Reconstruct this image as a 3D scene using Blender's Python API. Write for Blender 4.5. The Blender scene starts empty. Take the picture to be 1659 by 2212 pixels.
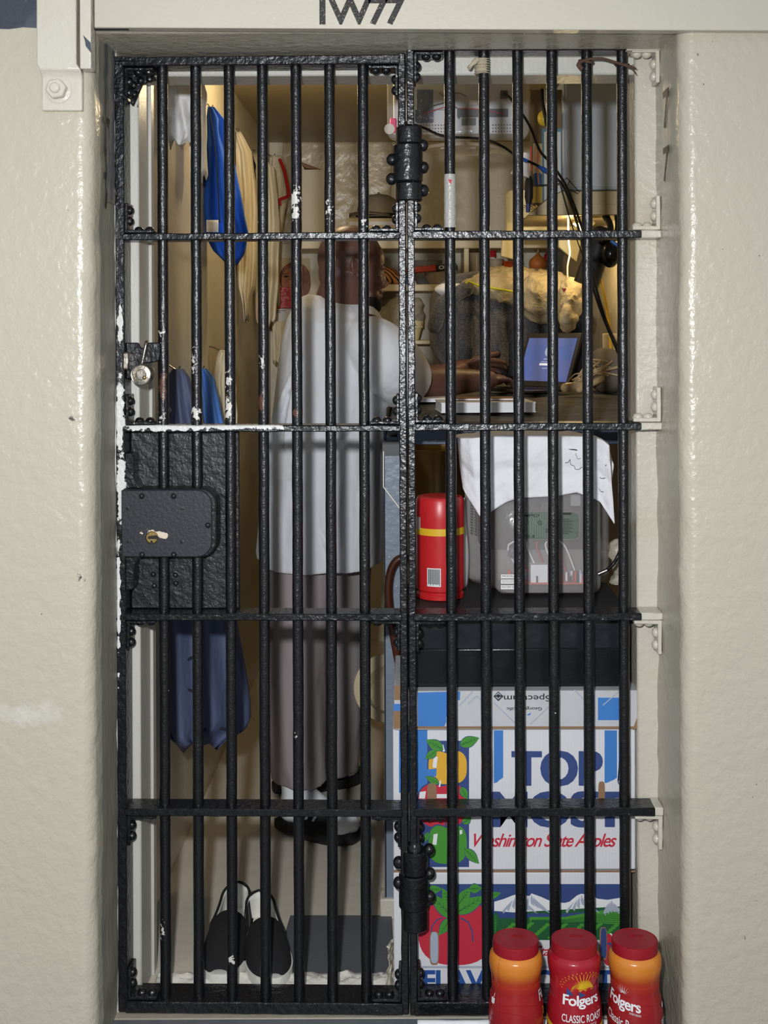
import bpy, bmesh, math, random
from mathutils import Vector, Matrix, noise

# ------------------------------------------------------------------ camera, world, flash, exposure
SC = bpy.context.scene
COL = SC.collection
D, H = 2.64, 1.48                 # camera distance to the bars, camera height above the cell floor
PX, PY, ROLL = 875.0, 720.0, 0.0038

cam_d = bpy.data.cameras.new('camera')
cam = bpy.data.objects.new('camera', cam_d)
COL.objects.link(cam)
cam.location = (0, -D, H)
cam.rotation_euler = (Matrix.Rotation(math.pi/2, 3, 'X') @ Matrix.Rotation(-ROLL, 3, 'Z')).to_euler()
cam_d.sensor_fit = 'AUTO'
cam_d.sensor_width = 36
cam_d.lens = 36 * 2640 / 2212
cam_d.shift_x = (829.5 - PX) / 2212
cam_d.shift_y = (PY - 1106) / 2212
cam_d.clip_start = 0.05
SC.camera = cam

w = bpy.data.worlds.new('corridor_air')
SC.world = w
w.use_nodes = True
w.node_tree.nodes['Background'].inputs[0].default_value = (0.86, 0.93, 1.0, 1)
w.node_tree.nodes['Background'].inputs[1].default_value = 0.37

def lamp(name, kind, loc, power, col, radius=0.03, target=None, angle=60, blend=1.0):
    l = bpy.data.lights.new(name, kind)
    l.energy = power
    l.color = col
    if kind == 'AREA':
        l.size = radius
    else:
        l.shadow_soft_size = radius
    if kind == 'SPOT':
        l.spot_size = math.radians(angle)
        l.spot_blend = blend
    o = bpy.data.objects.new(name, l)
    COL.objects.link(o)
    o.location = loc
    if target is not None:
        o.rotation_euler = (Vector(target) - Vector(loc)).to_track_quat('-Z', 'Y').to_euler()
    return o

lamp('flash', 'SPOT', (-0.11, -D + 0.05, H + 0.165), 208, (0.97, 0.985, 1.0), 0.034, (-0.55, 0, 0.80), 130, 1.0)
lamp('added_cell_light', 'POINT', (-0.32, 1.40, 2.30), 6.2, (1.0, 0.79, 0.48), 0.05)  # warm light added inside the cell, from an unseen ceiling bulb

vs = SC.view_settings
vs.view_transform = 'Standard'
vs.look = 'None'
vs.exposure = 0.4
vs.gamma = 1.0
vs.use_curve_mapping = False

# ------------------------------------------------------------------ helpers
def at(px, py, s):
    dx, dy = px - PX, py - PY
    return Vector(((dx - ROLL*dy)*s/1000, (s - 1)*D, H - (dy + ROLL*dx)*s/1000))

def lin(c):
    out = []
    for v in c:
        v = v/255
        out.append(v/12.92 if v <= 0.04045 else ((v + 0.055)/1.055)**2.4)
    return (*out, 1.0)

MATS = {}
def M(name, col, rough=0.5, metal=0.0, bump=(), layers=(), spec=0.5, trans=0.0, alpha=1.0, ior=1.45, emit=None, sheen=0.0, coat=0.0, ramp=None, sss=0.0):
    """procedural Principled material; bump = ((scale, strength, detail), ...); layers = dicts of noise patches over the colour"""
    if name in MATS:
        return MATS[name]
    m = bpy.data.materials.new(name)
    m.use_nodes = True
    nt = m.node_tree
    N, L = nt.nodes, nt.links
    p = N['Principled BSDF']
    p.inputs['Roughness'].default_value = rough
    p.inputs['Metallic'].default_value = metal
    p.inputs['Specular IOR Level'].default_value = spec
    p.inputs['Transmission Weight'].default_value = trans
    p.inputs['IOR'].default_value = ior
    p.inputs['Alpha'].default_value = alpha
    p.inputs['Sheen Weight'].default_value = sheen
    p.inputs['Coat Weight'].default_value = coat
    if sss:
        p.inputs['Subsurface Weight'].default_value = sss
        p.inputs['Subsurface Radius'].default_value = (0.01, 0.004, 0.002)
    tc = N.new('ShaderNodeTexCoord')
    def mapped(stretch):
        mp = N.new('ShaderNodeMapping')
        mp.inputs['Scale'].default_value = stretch
        L.new(tc.outputs['Object'], mp.inputs['Vector'])
        return mp.outputs['Vector']
    base = N.new('ShaderNodeRGB')
    base.outputs[0].default_value = lin(col)
    cur = base.outputs[0]
    if ramp:                                   # printed colour bands along object z: [(z, colour), ...]
        sx = N.new('ShaderNodeSeparateXYZ')
        L.new(tc.outputs['Object'], sx.inputs[0])
        mr = N.new('ShaderNodeMapRange')
        z0, z1 = ramp[0][0], ramp[-1][0]
        mr.inputs['From Min'].default_value, mr.inputs['From Max'].default_value = z0, z1
        L.new(sx.outputs['Z'], mr.inputs['Value'])
        cr = N.new('ShaderNodeValToRGB')
        while len(cr.color_ramp.elements) < len(ramp):
            cr.color_ramp.elements.new(0.5)
        for e, (z, c) in zip(cr.color_ramp.elements, ramp):
            e.position = (z - z0)/(z1 - z0)
        for e, (z, c) in zip(cr.color_ramp.elements, ramp):
            e.color = lin(c)
        L.new(mr.outputs[0], cr.inputs[0])
        cur = cr.outputs[0]
    rough_cur = None
    for ly in layers:
        vec = mapped(ly.get('stretch', (1, 1, 1)))
        if ly.get('kind') == 'wave':
            nz = N.new('ShaderNodeTexWave')
            nz.bands_direction = ly.get('dir', 'Z')
            nz.inputs['Scale'].default_value = ly['scale']
            nz.inputs['Distortion'].default_value = ly.get('dist', 0)
            fac = nz.outputs['Fac']
        else:
            nz = N.new('ShaderNodeTexNoise')
            nz.inputs['Scale'].default_value = ly['scale']
            nz.inputs['Detail'].default_value = ly.get('detail', 4)
            nz.inputs['Roughness'].default_value = ly.get('nr', 0.6)
            fac = nz.outputs['Fac']
        L.new(vec, nz.inputs['Vector'])
        mr = N.new('ShaderNodeMapRange')
        mr.inputs['From Min'].default_value = ly.get('lo', 0.4)
        mr.inputs['From Max'].default_value = ly.get('hi', 0.6)
        mr.inputs['To Max'].default_value = ly.get('amt', 1.0)
        val = fac
        if 'spots' in ly:                      # worn patches with a place of their own
            tot = None
            for c, r in ly['spots']:
                sub = N.new('ShaderNodeVectorMath'); sub.operation = 'SUBTRACT'
                L.new(tc.outputs['Object'], sub.inputs[0])
                sub.inputs[1].default_value = c
                dv = N.new('ShaderNodeVectorMath'); dv.operation = 'DIVIDE'
                L.new(sub.outputs[0], dv.inputs[0])
                dv.inputs[1].default_value = r
                ln = N.new('ShaderNodeVectorMath'); ln.operation = 'LENGTH'
                L.new(dv.outputs[0], ln.inputs[0])
                m2 = N.new('ShaderNodeMapRange')
                m2.inputs['From Min'].default_value = 1.0
                m2.inputs['From Max'].default_value = 0.0
                L.new(ln.outputs['Value'], m2.inputs['Value'])
                if tot is None:
                    tot = m2.outputs[0]
                else:
                    mx = N.new('ShaderNodeMath'); mx.operation = 'MAXIMUM'
                    L.new(tot, mx.inputs[0]); L.new(m2.outputs[0], mx.inputs[1])
                    tot = mx.outputs[0]
            ad = N.new('ShaderNodeMath'); ad.operation = 'MULTIPLY_ADD'
            L.new(tot, ad.inputs[0]); ad.inputs[1].default_value = ly.get('gain', 0.6)
            L.new(fac, ad.inputs[2])
            mu = N.new('ShaderNodeMath'); mu.operation = 'SUBTRACT'
            L.new(ad.outputs[0], mu.inputs[0]); mu.inputs[1].default_value = ly.get('gain', 0.6)*0.5
            val = mu.outputs[0]
        L.new(val, mr.inputs['Value'])
        mix = N.new('ShaderNodeMix'); mix.data_type = 'RGBA'
        L.new(mr.outputs[0], mix.inputs['Factor'])
        L.new(cur, mix.inputs['A'])
        mix.inputs['B'].default_value = lin(ly['col'])
        cur = mix.outputs['Result']
    L.new(cur, p.inputs['Base Color'])
    if emit:
        L.new(cur, p.inputs['Emission Color'])
        p.inputs['Emission Strength'].default_value = emit
    prev = None
    for bb in bump:
        sc_, st = bb[0], bb[1]
        vec = mapped(bb[3] if len(bb) > 3 else (1, 1, 1))
        nz = N.new('ShaderNodeTexNoise')
        nz.inputs['Scale'].default_value = sc_
        nz.inputs['Detail'].default_value = bb[2] if len(bb) > 2 else 2
        L.new(vec, nz.inputs['Vector'])
        bp = N.new('ShaderNodeBump')
        bp.inputs['Strength'].default_value = st
        bp.inputs['Distance'].default_value = min(0.02, 0.35/sc_)
        L.new(nz.outputs['Fac'], bp.inputs['Height'])
        if prev:
            L.new(prev, bp.inputs['Normal'])
        prev = bp.outputs[0]
    if prev:
        L.new(prev, p.inputs['Normal'])
    MATS[name] = m
    return m

_tcache = {}
def text_data(body, bold=0.0, shear=0.0, space=1.0):
    key = (body, bold, shear, space)
    if key not in _tcache:
        cu = bpy.data.curves.new('lettering', 'FONT')
        cu.body = body; cu.size = 1; cu.offset = bold; cu.shear = shear; cu.space_character = space
        cu.resolution_u = 4
        o = bpy.data.objects.new('lettering', cu)
        COL.objects.link(o)
        dg = bpy.context.evaluated_depsgraph_get()
        me = bpy.data.meshes.new_from_object(o.evaluated_get(dg))
        vs_ = [(v.co.x, v.co.y) for v in me.vertices]
        fs = [tuple(f.vertices) for f in me.polygons]
        bpy.data.objects.remove(o); bpy.data.curves.remove(cu); bpy.data.meshes.remove(me)
        x0, x1 = min(v[0] for v in vs_), max(v[0] for v in vs_)
        y0, y1 = min(v[1] for v in vs_), max(v[1] for v in vs_)
        _tcache[key] = ([((a-x0)/(x1-x0), (b-y0)/(y1-y0)) for a, b in vs_], fs)
    return _tcache[key]

class MB:
    """collects shapes into one mesh object"""
    def __init__(self):
        self.bm = bmesh.new()
        self.mi = 0
    def face(self, vs_, mi=None):
        try:
            f = self.bm.faces.new(vs_)
            f.material_index = self.mi if mi is None else mi
            return f
        except ValueError:
            return None
    def poly(self, pts, mi=None):
        return self.face([self.bm.verts.new(p) for p in pts], mi)
    def box(self, x0, x1, y0, y1, z0, z1, mi=None, mat=None):
        c = [Vector((x, y, z)) for z in (z0, z1) for y in (y0, y1) for x in (x0, x1)]
        if mat is not None:
            c = [mat @ p for p in c]
        v = [self.bm.verts.new(p) for p in c]
        for q in ((0,2,3,1),(4,5,7,6),(0,1,5,4),(2,6,7,3),(0,4,6,2),(1,3,7,5)):
            self.face([v[i] for i in q], mi)
        return self
    def rings(self, rings, mi=None, cap=True, closed=True, loop=False):
        R_ = [[self.bm.verts.new(p) for p in r] for r in rings]
        n = len(R_[0])
        last = len(R_) if loop else len(R_) - 1
        for i in range(last):
            a, b = R_[i], R_[(i+1) % len(R_)]
            for j in range(n if closed else n-1):
                k = (j+1) % n
                self.face([a[j], a[k], b[k], b[j]], mi)
        if cap and closed and not loop:
            self.face(list(reversed(R_[0])), mi)
            self.face(R_[-1], mi)
        return self
    def tube(self, pts, r, seg=10, mi=None, cap=True, loop=False, flat=1.0):
        pts = [Vector(p) for p in pts]
        rs = r if isinstance(r, (list, tuple)) else [r]*len(pts)
        rings = []
        t = None; nrm = None
        for i, p in enumerate(pts):
            if loop:
                d = pts[(i+1) % len(pts)] - pts[i-1]
            else:
                d = pts[min(i+1, len(pts)-1)] - pts[max(i-1, 0)]
            d.normalize()
            if nrm is None:
                up = Vector((0, 0, 1)) if abs(d.z) < 0.9 else Vector((1, 0, 0))
                nrm = (up - d*up.dot(d)).normalized()
            else:
                nrm = (nrm - d*nrm.dot(d)).normalized()
            b = d.cross(nrm)
            rings.append([p + (nrm*math.cos(a)*flat + b*math.sin(a))*rs[i] for a in [2*math.pi*k/seg for k in range(seg)]])
        return self.rings(rings, mi, cap=cap, loop=loop)
    def cyl(self, p0, p1, r0, r1=None, seg=20, mi=None, cap=True):
        return self.tube([p0, p1], [r0, r0 if r1 is None else r1], seg, mi, cap)
    def lathe(self, prof, o, seg=40, mi=None, axis='Z', cap=True):
        rings = []
        for r, h in prof:
            ring = []
            for k in range(seg):
                a = 2*math.pi*k/seg
                c, s = r*math.cos(a), r*math.sin(a)
                v = {'Z': (c, s, h), 'Y': (c, h, s), 'X': (h, c, s)}[axis]
                ring.append(Vector(o) + Vector(v))
            rings.append(ring)
        return self.rings(rings, mi, cap)
    def ell(self, c, r, mi=None, rot=None, seg=20, rng=12):
        c = Vector(c)
        if not isinstance(r, (tuple, list)):
            r = (r, r, r)
        rings = []
        for i in range(1, rng):
            t = math.pi*i/rng
            ring = []
            for k in range(seg):
                a = 2*math.pi*k/seg
                v = Vector((r[0]*math.sin(t)*math.cos(a), r[1]*math.sin(t)*math.sin(a), r[2]*math.cos(t)))
                if rot is not None:
                    v = rot @ v
                ring.append(c + v)
            rings.append(ring)
        R_ = [[self.bm.verts.new(p) for p in q] for q in rings]
        top = Vector((0, 0, r[2])); bot = Vector((0, 0, -r[2]))
        if rot is not None:
            top = rot @ top; bot = rot @ bot
        vt, vb = self.bm.verts.new(c+top), self.bm.verts.new(c+bot)
        for j in range(seg):
            k = (j+1) % seg
            self.face([vt, R_[0][j], R_[0][k]], mi)
            self.face([vb, R_[-1][k], R_[-1][j]], mi)
            for i in range(len(R_)-1):
                self.face([R_[i][j], R_[i+1][j], R_[i+1][k], R_[i][k]], mi)
        return self
    def capsule(self, p0, p1, r0, r1, mi=None, seg=16):
        p0, p1 = Vector(p0), Vector(p1)
        d = (p1-p0)
        L_ = max(d.length, 1e-6)
        d = d/L_
        pts, rs = [], []
        for i in range(6):
            a = math.pi/2*(1 - i/5)
            pts.append(p0 - d*r0*math.sin(a)); rs.append(max(r0*math.cos(a), r0*0.05))
        for i in range(6):
            a = math.pi/2*i/5
            pts.append(p1 + d*r1*math.sin(a)); rs.append(max(r1*math.cos(a), r1*0.05))
        up = Vector((0, 0, 1)) if abs(d.z) < 0.9 else Vector((1, 0, 0))
        n = (up - d*up.dot(d)).normalized(); b = d.cross(n)
        return self.rings([[p + (n*math.cos(2*math.pi*k/seg) + b*math.sin(2*math.pi*k/seg))*r for k in range(seg)] for p, r in zip(pts, rs)], mi)
    def prism(self, pts, y0, y1, mi=None):
        """outline in x,z (Vectors or pairs) pushed from y0 to y1"""
        q = [(p.x, p.z) if isinstance(p, Vector) else p for p in pts]
        return self.rings([[Vector((x, y0, z)) for x, z in q], [Vector((x, y1, z)) for x, z in q]], mi)
    def grid(self, f, nu, nv, mi=None):
        V = [[self.bm.verts.new(f(i/(nu-1), j/(nv-1))) for j in range(nv)] for i in range(nu)]
        for i in range(nu-1):
            for j in range(nv-1):
                self.face([V[i][j], V[i+1][j], V[i+1][j+1], V[i][j+1]], mi)
        return self
    def text(self, body, f, mi=None, bold=0.0, shear=0.0, space=1.0):
        """lettering whose unit square is mapped by f(u, v)"""
        vs_, fs = text_data(body, bold, shear, space)
        V = [self.bm.verts.new(f(u, v)) for u, v in vs_]
        for q in fs:
            self.face([V[i] for i in q], mi)
        return self
    def build(self, name, mats, parent=None, smooth=True, angle=38, bevel=0, seg=2, subsurf=0, solid=0, recalc=True, origin=None):
        if recalc:
            bmesh.ops.recalc_face_normals(self.bm, faces=self.bm.faces)
        me = bpy.data.meshes.new(name)
        if origin is not None:
            bmesh.ops.translate(self.bm, verts=self.bm.verts, vec=-Vector(origin))
        self.bm.to_mesh(me)
        self.bm.free()
        for m in (mats if isinstance(mats, (list, tuple)) else [mats]):
            me.materials.append(m)
        if smooth:
            me.polygons.foreach_set('use_smooth', [True]*len(me.polygons))
            me.set_sharp_from_angle(angle=math.radians(angle))
        o = bpy.data.objects.new(name, me)
        COL.objects.link(o)
        if origin is not None:
            o.location = origin
        if parent is not None:
            o.parent = parent
            if parent.type == 'EMPTY' and not parent.get('_local'):
                o.location = -Vector(parent.location)
        if solid:
            md = o.modifiers.new('thickness', 'SOLIDIFY'); md.thickness = solid; md.offset = 0
        if bevel:
            md = o.modifiers.new('soft_edges', 'BEVEL'); md.width = bevel; md.segments = seg; md.limit_method = 'ANGLE'; md.angle_limit = math.radians(35)
        if subsurf:
            md = o.modifiers.new('rounding', 'SUBSURF'); md.levels = subsurf; md.render_levels = subsurf
        return o

def remesh(o, voxel, smooth=4, fac=0.5):
    md = o.modifiers.new('r', 'REMESH'); md.mode = 'VOXEL'; md.voxel_size = voxel; md.use_smooth_shade = True
    if smooth:
        md = o.modifiers.new('s', 'SMOOTH'); md.factor = fac; md.iterations = smooth
    dg = bpy.context.evaluated_depsgraph_get()
    me = bpy.data.meshes.new_from_object(o.evaluated_get(dg))
    old = o.data
    o.modifiers.clear()
    mats = list(old.materials)
    o.data = me
    if not len(me.materials):
        for m in mats:
            me.materials.append(m)
    me.name = o.name
    me.polygons.foreach_set('use_smooth', [True]*len(me.polygons))
    bpy.data.meshes.remove(old)
    return o

def tag(o, label, cat, group=None):
    o['label'] = label; o['category'] = cat; o['kind'] = 'thing'
    if group:
        o['group'] = group
    return o
def thing(name, label, cat, loc, group=None):
    o = bpy.data.objects.new(name, None)
    COL.objects.link(o)
    o.empty_display_size = 0.05
    o.location = loc
    return tag(o, label, cat, group)
def struct(o):
    o['kind'] = 'structure'
    return o
def nz(x, y, z, sc=1.0, seed=0.0):
    return noise.noise(Vector((x*sc + seed*7.3, y*sc + seed*3.1, z*sc - seed*5.7)))
def arc(cx, cy, rx, ry, a0, a1, n):
    return [(cx + rx*math.cos(math.radians(a0 + (a1-a0)*i/n)), cy - ry*math.sin(math.radians(a0 + (a1-a0)*i/n))) for i in range(n+1)]
def spline(pts, n):
    """smooth path through points"""
    P = [Vector(p) for p in pts]
    out = []
    for i in range(len(P)-1):
        p0, p1, p2, p3 = P[max(i-1, 0)], P[i], P[i+1], P[min(i+2, len(P)-1)]
        for k in range(n):
            t = k/n
            out.append(0.5*((2*p1) + (p2-p0)*t + (2*p0-5*p1+4*p2-p3)*t*t + (-p0+3*p1-3*p2+p3)*t**3))
    out.append(P[-1])
    return out

# ------------------------------------------------------------------ materials
CREAM = M('cream_wall_paint', (179, 172, 154), 0.30, bump=((38, 0.30, 2), (130, 0.38, 2)), layers=(
    dict(scale=1.3, lo=0.42, hi=0.72, col=(175, 169, 153), amt=0.6),
    dict(scale=80, lo=0.775, hi=0.79, col=(82, 78, 71), detail=2, amt=0.8),
    dict(scale=70, lo=0.62, hi=0.72, col=(74, 71, 65), detail=5, spots=(((-0.62, -0.17, 0.94), (0.03, 0.05, 0.13)), ((-0.655, -0.18, 0.99), (0.02, 0.05, 0.04)), ((-0.67, -0.18, 1.31), (0.02, 0.05, 0.03)), ((0.735, -0.18, 1.27), (0.02, 0.05, 0.03)), ((-0.63, -0.1, 0.0), (0.06, 0.2, 0.14))), gain=0.5),
    dict(scale=14, lo=0.5, hi=0.75, col=(208, 206, 202), spots=(((-0.78, -0.18, 0.72), (0.16, 0.05, 0.05)), ((-0.86, -0.18, 0.79), (0.08, 0.05, 0.05))), gain=0.5, amt=0.4)))
CREAM_BEAM = M('cream_beam_paint', (186, 180, 165), 0.33, bump=((90, 0.2, 2),), layers=(dict(scale=2, lo=0.45, hi=0.7, col=(177, 171, 156), amt=0.6),
    dict(scale=42, lo=0.75, hi=0.77, col=(98, 94, 87), amt=0.7)))
CREAM_STEEL = M('cream_steel_paint', (192, 186, 173), 0.27, bump=((60, 0.35, 2), (170, 0.2, 1)), layers=(dict(scale=5, lo=0.5, hi=0.75, col=(183, 170, 143), amt=0.5),))
CREAM_FRAME = M('grey_cream_frame_paint', (186, 184, 176), 0.38, bump=((60, 0.22, 2, (1, 1, 0.3)), (200, 0.2, 1)), layers=(dict(scale=40, lo=0.70, hi=0.73, col=(53, 53, 55), amt=0.8),))
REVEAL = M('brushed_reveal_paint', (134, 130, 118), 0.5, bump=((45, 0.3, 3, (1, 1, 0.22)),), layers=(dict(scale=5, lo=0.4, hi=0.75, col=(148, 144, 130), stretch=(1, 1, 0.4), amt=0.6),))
BARE = M('grey_blue_old_paint', (82, 88, 98), 0.5, bump=((80, 0.3, 3),), layers=(dict(scale=18, lo=0.5, hi=0.62, col=(134, 130, 119), stretch=(1, 1, 0.3)),))
DKWIN = M('dark_scraped_paint', (69, 76, 85), 0.5, bump=((120, 0.3, 3),), layers=(dict(scale=22, lo=0.56, hi=0.62, col=(166, 161, 146)), dict(scale=9, lo=0.5, hi=0.6, col=(53, 60, 69))))
CRACK = M('dark_joint', (60, 58, 52), 0.8)
CELLWALL = M('cell_wall_paint', (212, 203, 180), 0.42, bump=((26, 0.2, 2), (110, 0.2, 2)), layers=(dict(scale=2.2, lo=0.4, hi=0.7, col=(200, 190, 164), amt=0.7),
    dict(scale=30, lo=0.74, hi=0.77, col=(120, 108, 84), amt=0.6)))
CEIL = M('cell_ceiling_paint', (186, 172, 138), 0.5, bump=((24, 0.15, 2),))
CELLFLOOR = M('cell_floor_paint', (208, 200, 186), 0.42, bump=((14, 0.1, 2),), layers=(dict(scale=5, lo=0.4, hi=0.7, col=(196, 188, 174), amt=0.8), dict(scale=60, lo=0.72, hi=0.75, col=(110, 104, 94), amt=0.6)))
CORRFLOOR = M('grey_corridor_floor', (100, 105, 110), 0.5, layers=(dict(scale=6, lo=0.4, hi=0.7, col=(87, 92, 98)),))
chip = lambda t: dict(scale=85, lo=t, hi=t+0.02, col=(196, 192, 184), detail=3)
BLACK = M('black_gloss_paint', (14, 15, 17), 0.30, spec=0.55, bump=((75, 0.55, 2), (190, 0.35, 2)), layers=(chip(0.765), dict(scale=5, lo=0.45, hi=0.7, col=(24, 24, 27))))
BLACKBAR = M('black_bar_paint', (13, 14, 16), 0.34, spec=0.6, bump=((85, 0.4, 2, (1, 1, 0.5)), (240, 0.5, 2)), layers=(
    chip(0.78),
    dict(scale=95, lo=0.585, hi=0.61, col=(200, 196, 188), detail=5, spots=((at(635, 440, 1.005), (0.03, 0.06, 0.085)), (at(420, 893, 1.005), (0.03, 0.06, 0.036)), (at(490, 885, 1.005), (0.03, 0.06, 0.055))), gain=0.56),
    dict(scale=110, lo=0.66, hi=0.69, col=(196, 192, 186), detail=5, spots=((at(709, 450, 1.005), (0.03, 0.06, 0.07)), (at(784, 480, 1.005), (0.03, 0.06, 0.04)), (at(346, 720, 1.005), (0.03, 0.06, 0.05)), (at(417, 780, 1.005), (0.03, 0.06, 0.08)), (at(489, 825, 1.005), (0.03, 0.06, 0.05)), (at(640, 1592, 1.005), (0.02, 0.06, 0.02)), (at(497, 2080, 1.005), (0.03, 0.06, 0.03)), (at(347, 2020, 1.005), (0.03, 0.06, 0.05)), (at(346, 900, 1.005), (0.03, 0.06, 0.05)), (at(563, 780, 1.005), (0.02, 0.06, 0.06))), gain=0.42),
    dict(scale=30, lo=0.60, hi=0.66, col=(92, 58, 44), amt=0.8, spots=((at(563, 880, 1.005), (0.02, 0.06, 0.07)), (at(350, 840, 1.005), (0.02, 0.06, 0.08)), (at(488, 860, 1.005), (0.02, 0.06, 0.03)), (at(637, 890, 1.005), (0.02, 0.06, 0.05))), gain=0.6)))
BLACKWORN = M('worn_black_paint', (16, 17, 20), 0.34, bump=((75, 0.55, 2), (190, 0.35, 2)), layers=(chip(0.75),
    dict(scale=60, lo=0.52, hi=0.56, col=(206, 206, 202), detail=4, spots=((at(256, 900, 1), (0.02, 0.05, 0.17)), (at(258, 1060, 1), (0.02, 0.05, 0.18)), (at(256, 700, 1), (0.012, 0.05, 0.10)), (at(252, 1300, 1), (0.01, 0.05, 0.3)), (at(350, 920, 1), (0.30, 0.09, 0.024)), (at(500, 921, 1), (0.22, 0.09, 0.016))), gain=0.75)))
PLATE = M('black_plate_paint', (24, 25, 28), 0.42, spec=0.5, bump=((60, 0.5, 3), (150, 0.4, 2)), layers=(chip(0.78),))
COVER = M('lock_cover_paint', (38, 40, 45), 0.46, spec=0.45, bump=((140, 0.3, 2),), layers=(
    dict(scale=55, lo=0.5, hi=0.54, col=(205, 190, 170), detail=3, spots=((at(330, 1157, 0.99), (0.042, 0.03, 0.030)), (at(352, 1160, 0.99), (0.018, 0.03, 0.02)), (at(300, 1155, 0.99), (0.02, 0.03, 0.008))), gain=0.9),))
STEEL = M('worn_steel', (168, 162, 152), 0.28, metal=1.0, bump=((160, 0.25, 2),), layers=(dict(scale=60, lo=0.5, hi=0.7, col=(120, 112, 104)),))
BRASS = M('brass', (176, 150, 92), 0.32, metal=1.0, bump=((200, 0.2, 2),))
DARK = M('keyway_dark', (18, 16, 14), 0.6)
INK = M('black_stencil_ink', (30, 28, 26), 0.5, layers=(dict(scale=260, lo=0.60, hi=0.66, col=(150, 138, 112)),), bump=((200, 0.3, 2),))
WHITECLOTH = M('white_cotton', (226, 227, 230), 0.85, bump=((420, 0.25, 2), (18, 0.25, 2)), sheen=0.1)
TEE = M('white_tee_jersey', (214, 216, 221), 0.9, bump=((520, 0.2, 1), (8, 0.8, 2, (1.6, 1, 0.5)), (21, 0.35, 2, (1, 1, 0.5))), sheen=0.1)
CREAMCLOTH = M('cream_cotton', (222, 211, 184), 0.9, bump=((300, 0.3, 2), (30, 0.3, 2, (1, 1, 0.2))))
RIBCLOTH = M('ribbed_cream_towel', (222, 212, 186), 0.95, bump=((200, 0.4, 2),), layers=(dict(kind='wave', scale=60, dir='X', lo=0.3, hi=0.7, col=(200, 188, 160), amt=0.6),))
BLUECLOTH = M('royal_blue_jersey', (24, 84, 190), 0.8, bump=((300, 0.25, 2), (22, 0.35, 2, (1, 1, 0.25))))
NAVY = M('navy_nylon', (78, 87, 116), 0.66, bump=((34, 0.4, 2, (1, 1, 0.4)), (600, 0.12, 1)))
NAVYDK = M('dark_navy_cloth', (26, 30, 44), 0.8, bump=((60, 0.3, 2),))
LTBLUE = M('sky_blue_cloth', (92, 140, 214), 0.8, bump=((50, 0.3, 2),))
REDCLOTH = M('red_trim_cloth', (190, 30, 36), 0.8)
GREYPANTS = M('grey_mesh_jersey', (150, 141, 142), 0.85, bump=((700, 0.35, 1), (9, 0.8, 2, (1.5, 1, 0.35))))
SKIN = M('brown_skin', (102, 70, 62), 0.44, spec=0.45, bump=((420, 0.12, 2), (60, 0.1, 2)), layers=(dict(scale=25, lo=0.4, hi=0.7, col=(92, 61, 54), amt=0.7),), sss=0.05)
BEARD = M('black_beard', (20, 16, 15), 0.8, bump=((500, 0.9, 2),))
SOCK = M('white_sock', (222, 224, 228), 0.9, bump=((400, 0.4, 2, (1, 1, 0.15)),))
RUBBER = M('black_rubber', (20, 20, 22), 0.55, bump=((150, 0.15, 2),))
CANVAS = M('black_canvas', (22, 22, 24), 0.9, bump=((700, 0.3, 1),))
SHOEWHITE = M('white_shoe_lining', (214, 212, 204), 0.7, bump=((120, 0.25, 2),))
MATTEBLK = M('dark_mat', (88, 90, 96), 0.75, bump=((200, 0.25, 2, (0.2, 1, 1)),))
BUNKBLUE = M('grey_blue_bunk_paint', (112, 122, 136), 0.4, bump=((50, 0.25, 2),), layers=(dict(scale=60, lo=0.72, hi=0.74, col=(190, 194, 198)), dict(scale=12, lo=0.58, hi=0.66, col=(96, 106, 120), stretch=(1, 1, 0.2))))
BUNKDARK = M('dark_blue_bunk_paint', (60, 74, 98), 0.4, bump=((50, 0.25, 2),))
BLACKTAPE = M('black_tape', (22, 22, 24), 0.4)
BLANKET = M('grey_bunk_blanket', (98, 95, 90), 0.95, bump=((90, 0.5, 3), (12, 0.5, 2, (1, 0.3, 1))), layers=(dict(scale=14, lo=0.5, hi=0.7, col=(130, 125, 116), stretch=(0.3, 2, 1)),))
FLEECE = M('charcoal_fleece', (74, 74, 79), 1.0, bump=((160, 1.0, 2), (16, 0.9, 2, (1, 1, 0.35))), sheen=0.25, layers=(dict(scale=150, lo=0.45, hi=0.65, col=(108, 107, 108), detail=2, amt=0.8),))
KNIT = M('cream_open_knit', (196, 182, 150), 0.95, bump=((150, 1.0, 1), (40, 0.4, 2)), layers=(dict(kind='wave', scale=75, dir='Z', dist=2.5, lo=0.3, hi=0.7, col=(160, 146, 116), amt=0.5), dict(kind='wave', scale=90, dir='X', dist=2.5, lo=0.5, hi=0.8, col=(146, 132, 104), amt=0.45), dict(scale=12, lo=0.6, hi=0.72, col=(212, 160, 130), amt=0.35),))
PAPER = M('white_paper', (226, 227, 230), 0.7, layers=(dict(kind='wave', scale=300, dir='Z', lo=0.3, hi=0.7, col=(208, 208, 212), amt=0.4),))
PAPERPLAIN = M('plain_white_paper', (228, 228, 230), 0.7)
CLEAR = M('clear_smoky_plastic', (214, 210, 208), 0.12, alpha=0.30, spec=0.6, bump=((40, 0.1, 2),))
CLEARTV = M('clear_plastic_shell', (226, 228, 232), 0.1, alpha=0.17, spec=0.7, bump=((50, 0.15, 2),))
TAPE = M('clear_tape', (201, 199, 190), 0.25, alpha=0.62, bump=((120, 0.6, 3),))
PLASTICSHEET = M('plastic_wrap_sheet', (206, 194, 168), 0.28, bump=((22, 0.3, 3), (70, 0.2, 3)), spec=0.5)
PCB = M('green_circuit_board', (88, 101, 92), 0.5, layers=(dict(scale=60, lo=0.5, hi=0.7, col=(78, 90, 82)),))
PCBBLUE = M('blue_circuit_board', (62, 86, 136), 0.5, layers=(dict(scale=120, lo=0.6, hi=0.63, col=(190, 196, 206)),))
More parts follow.
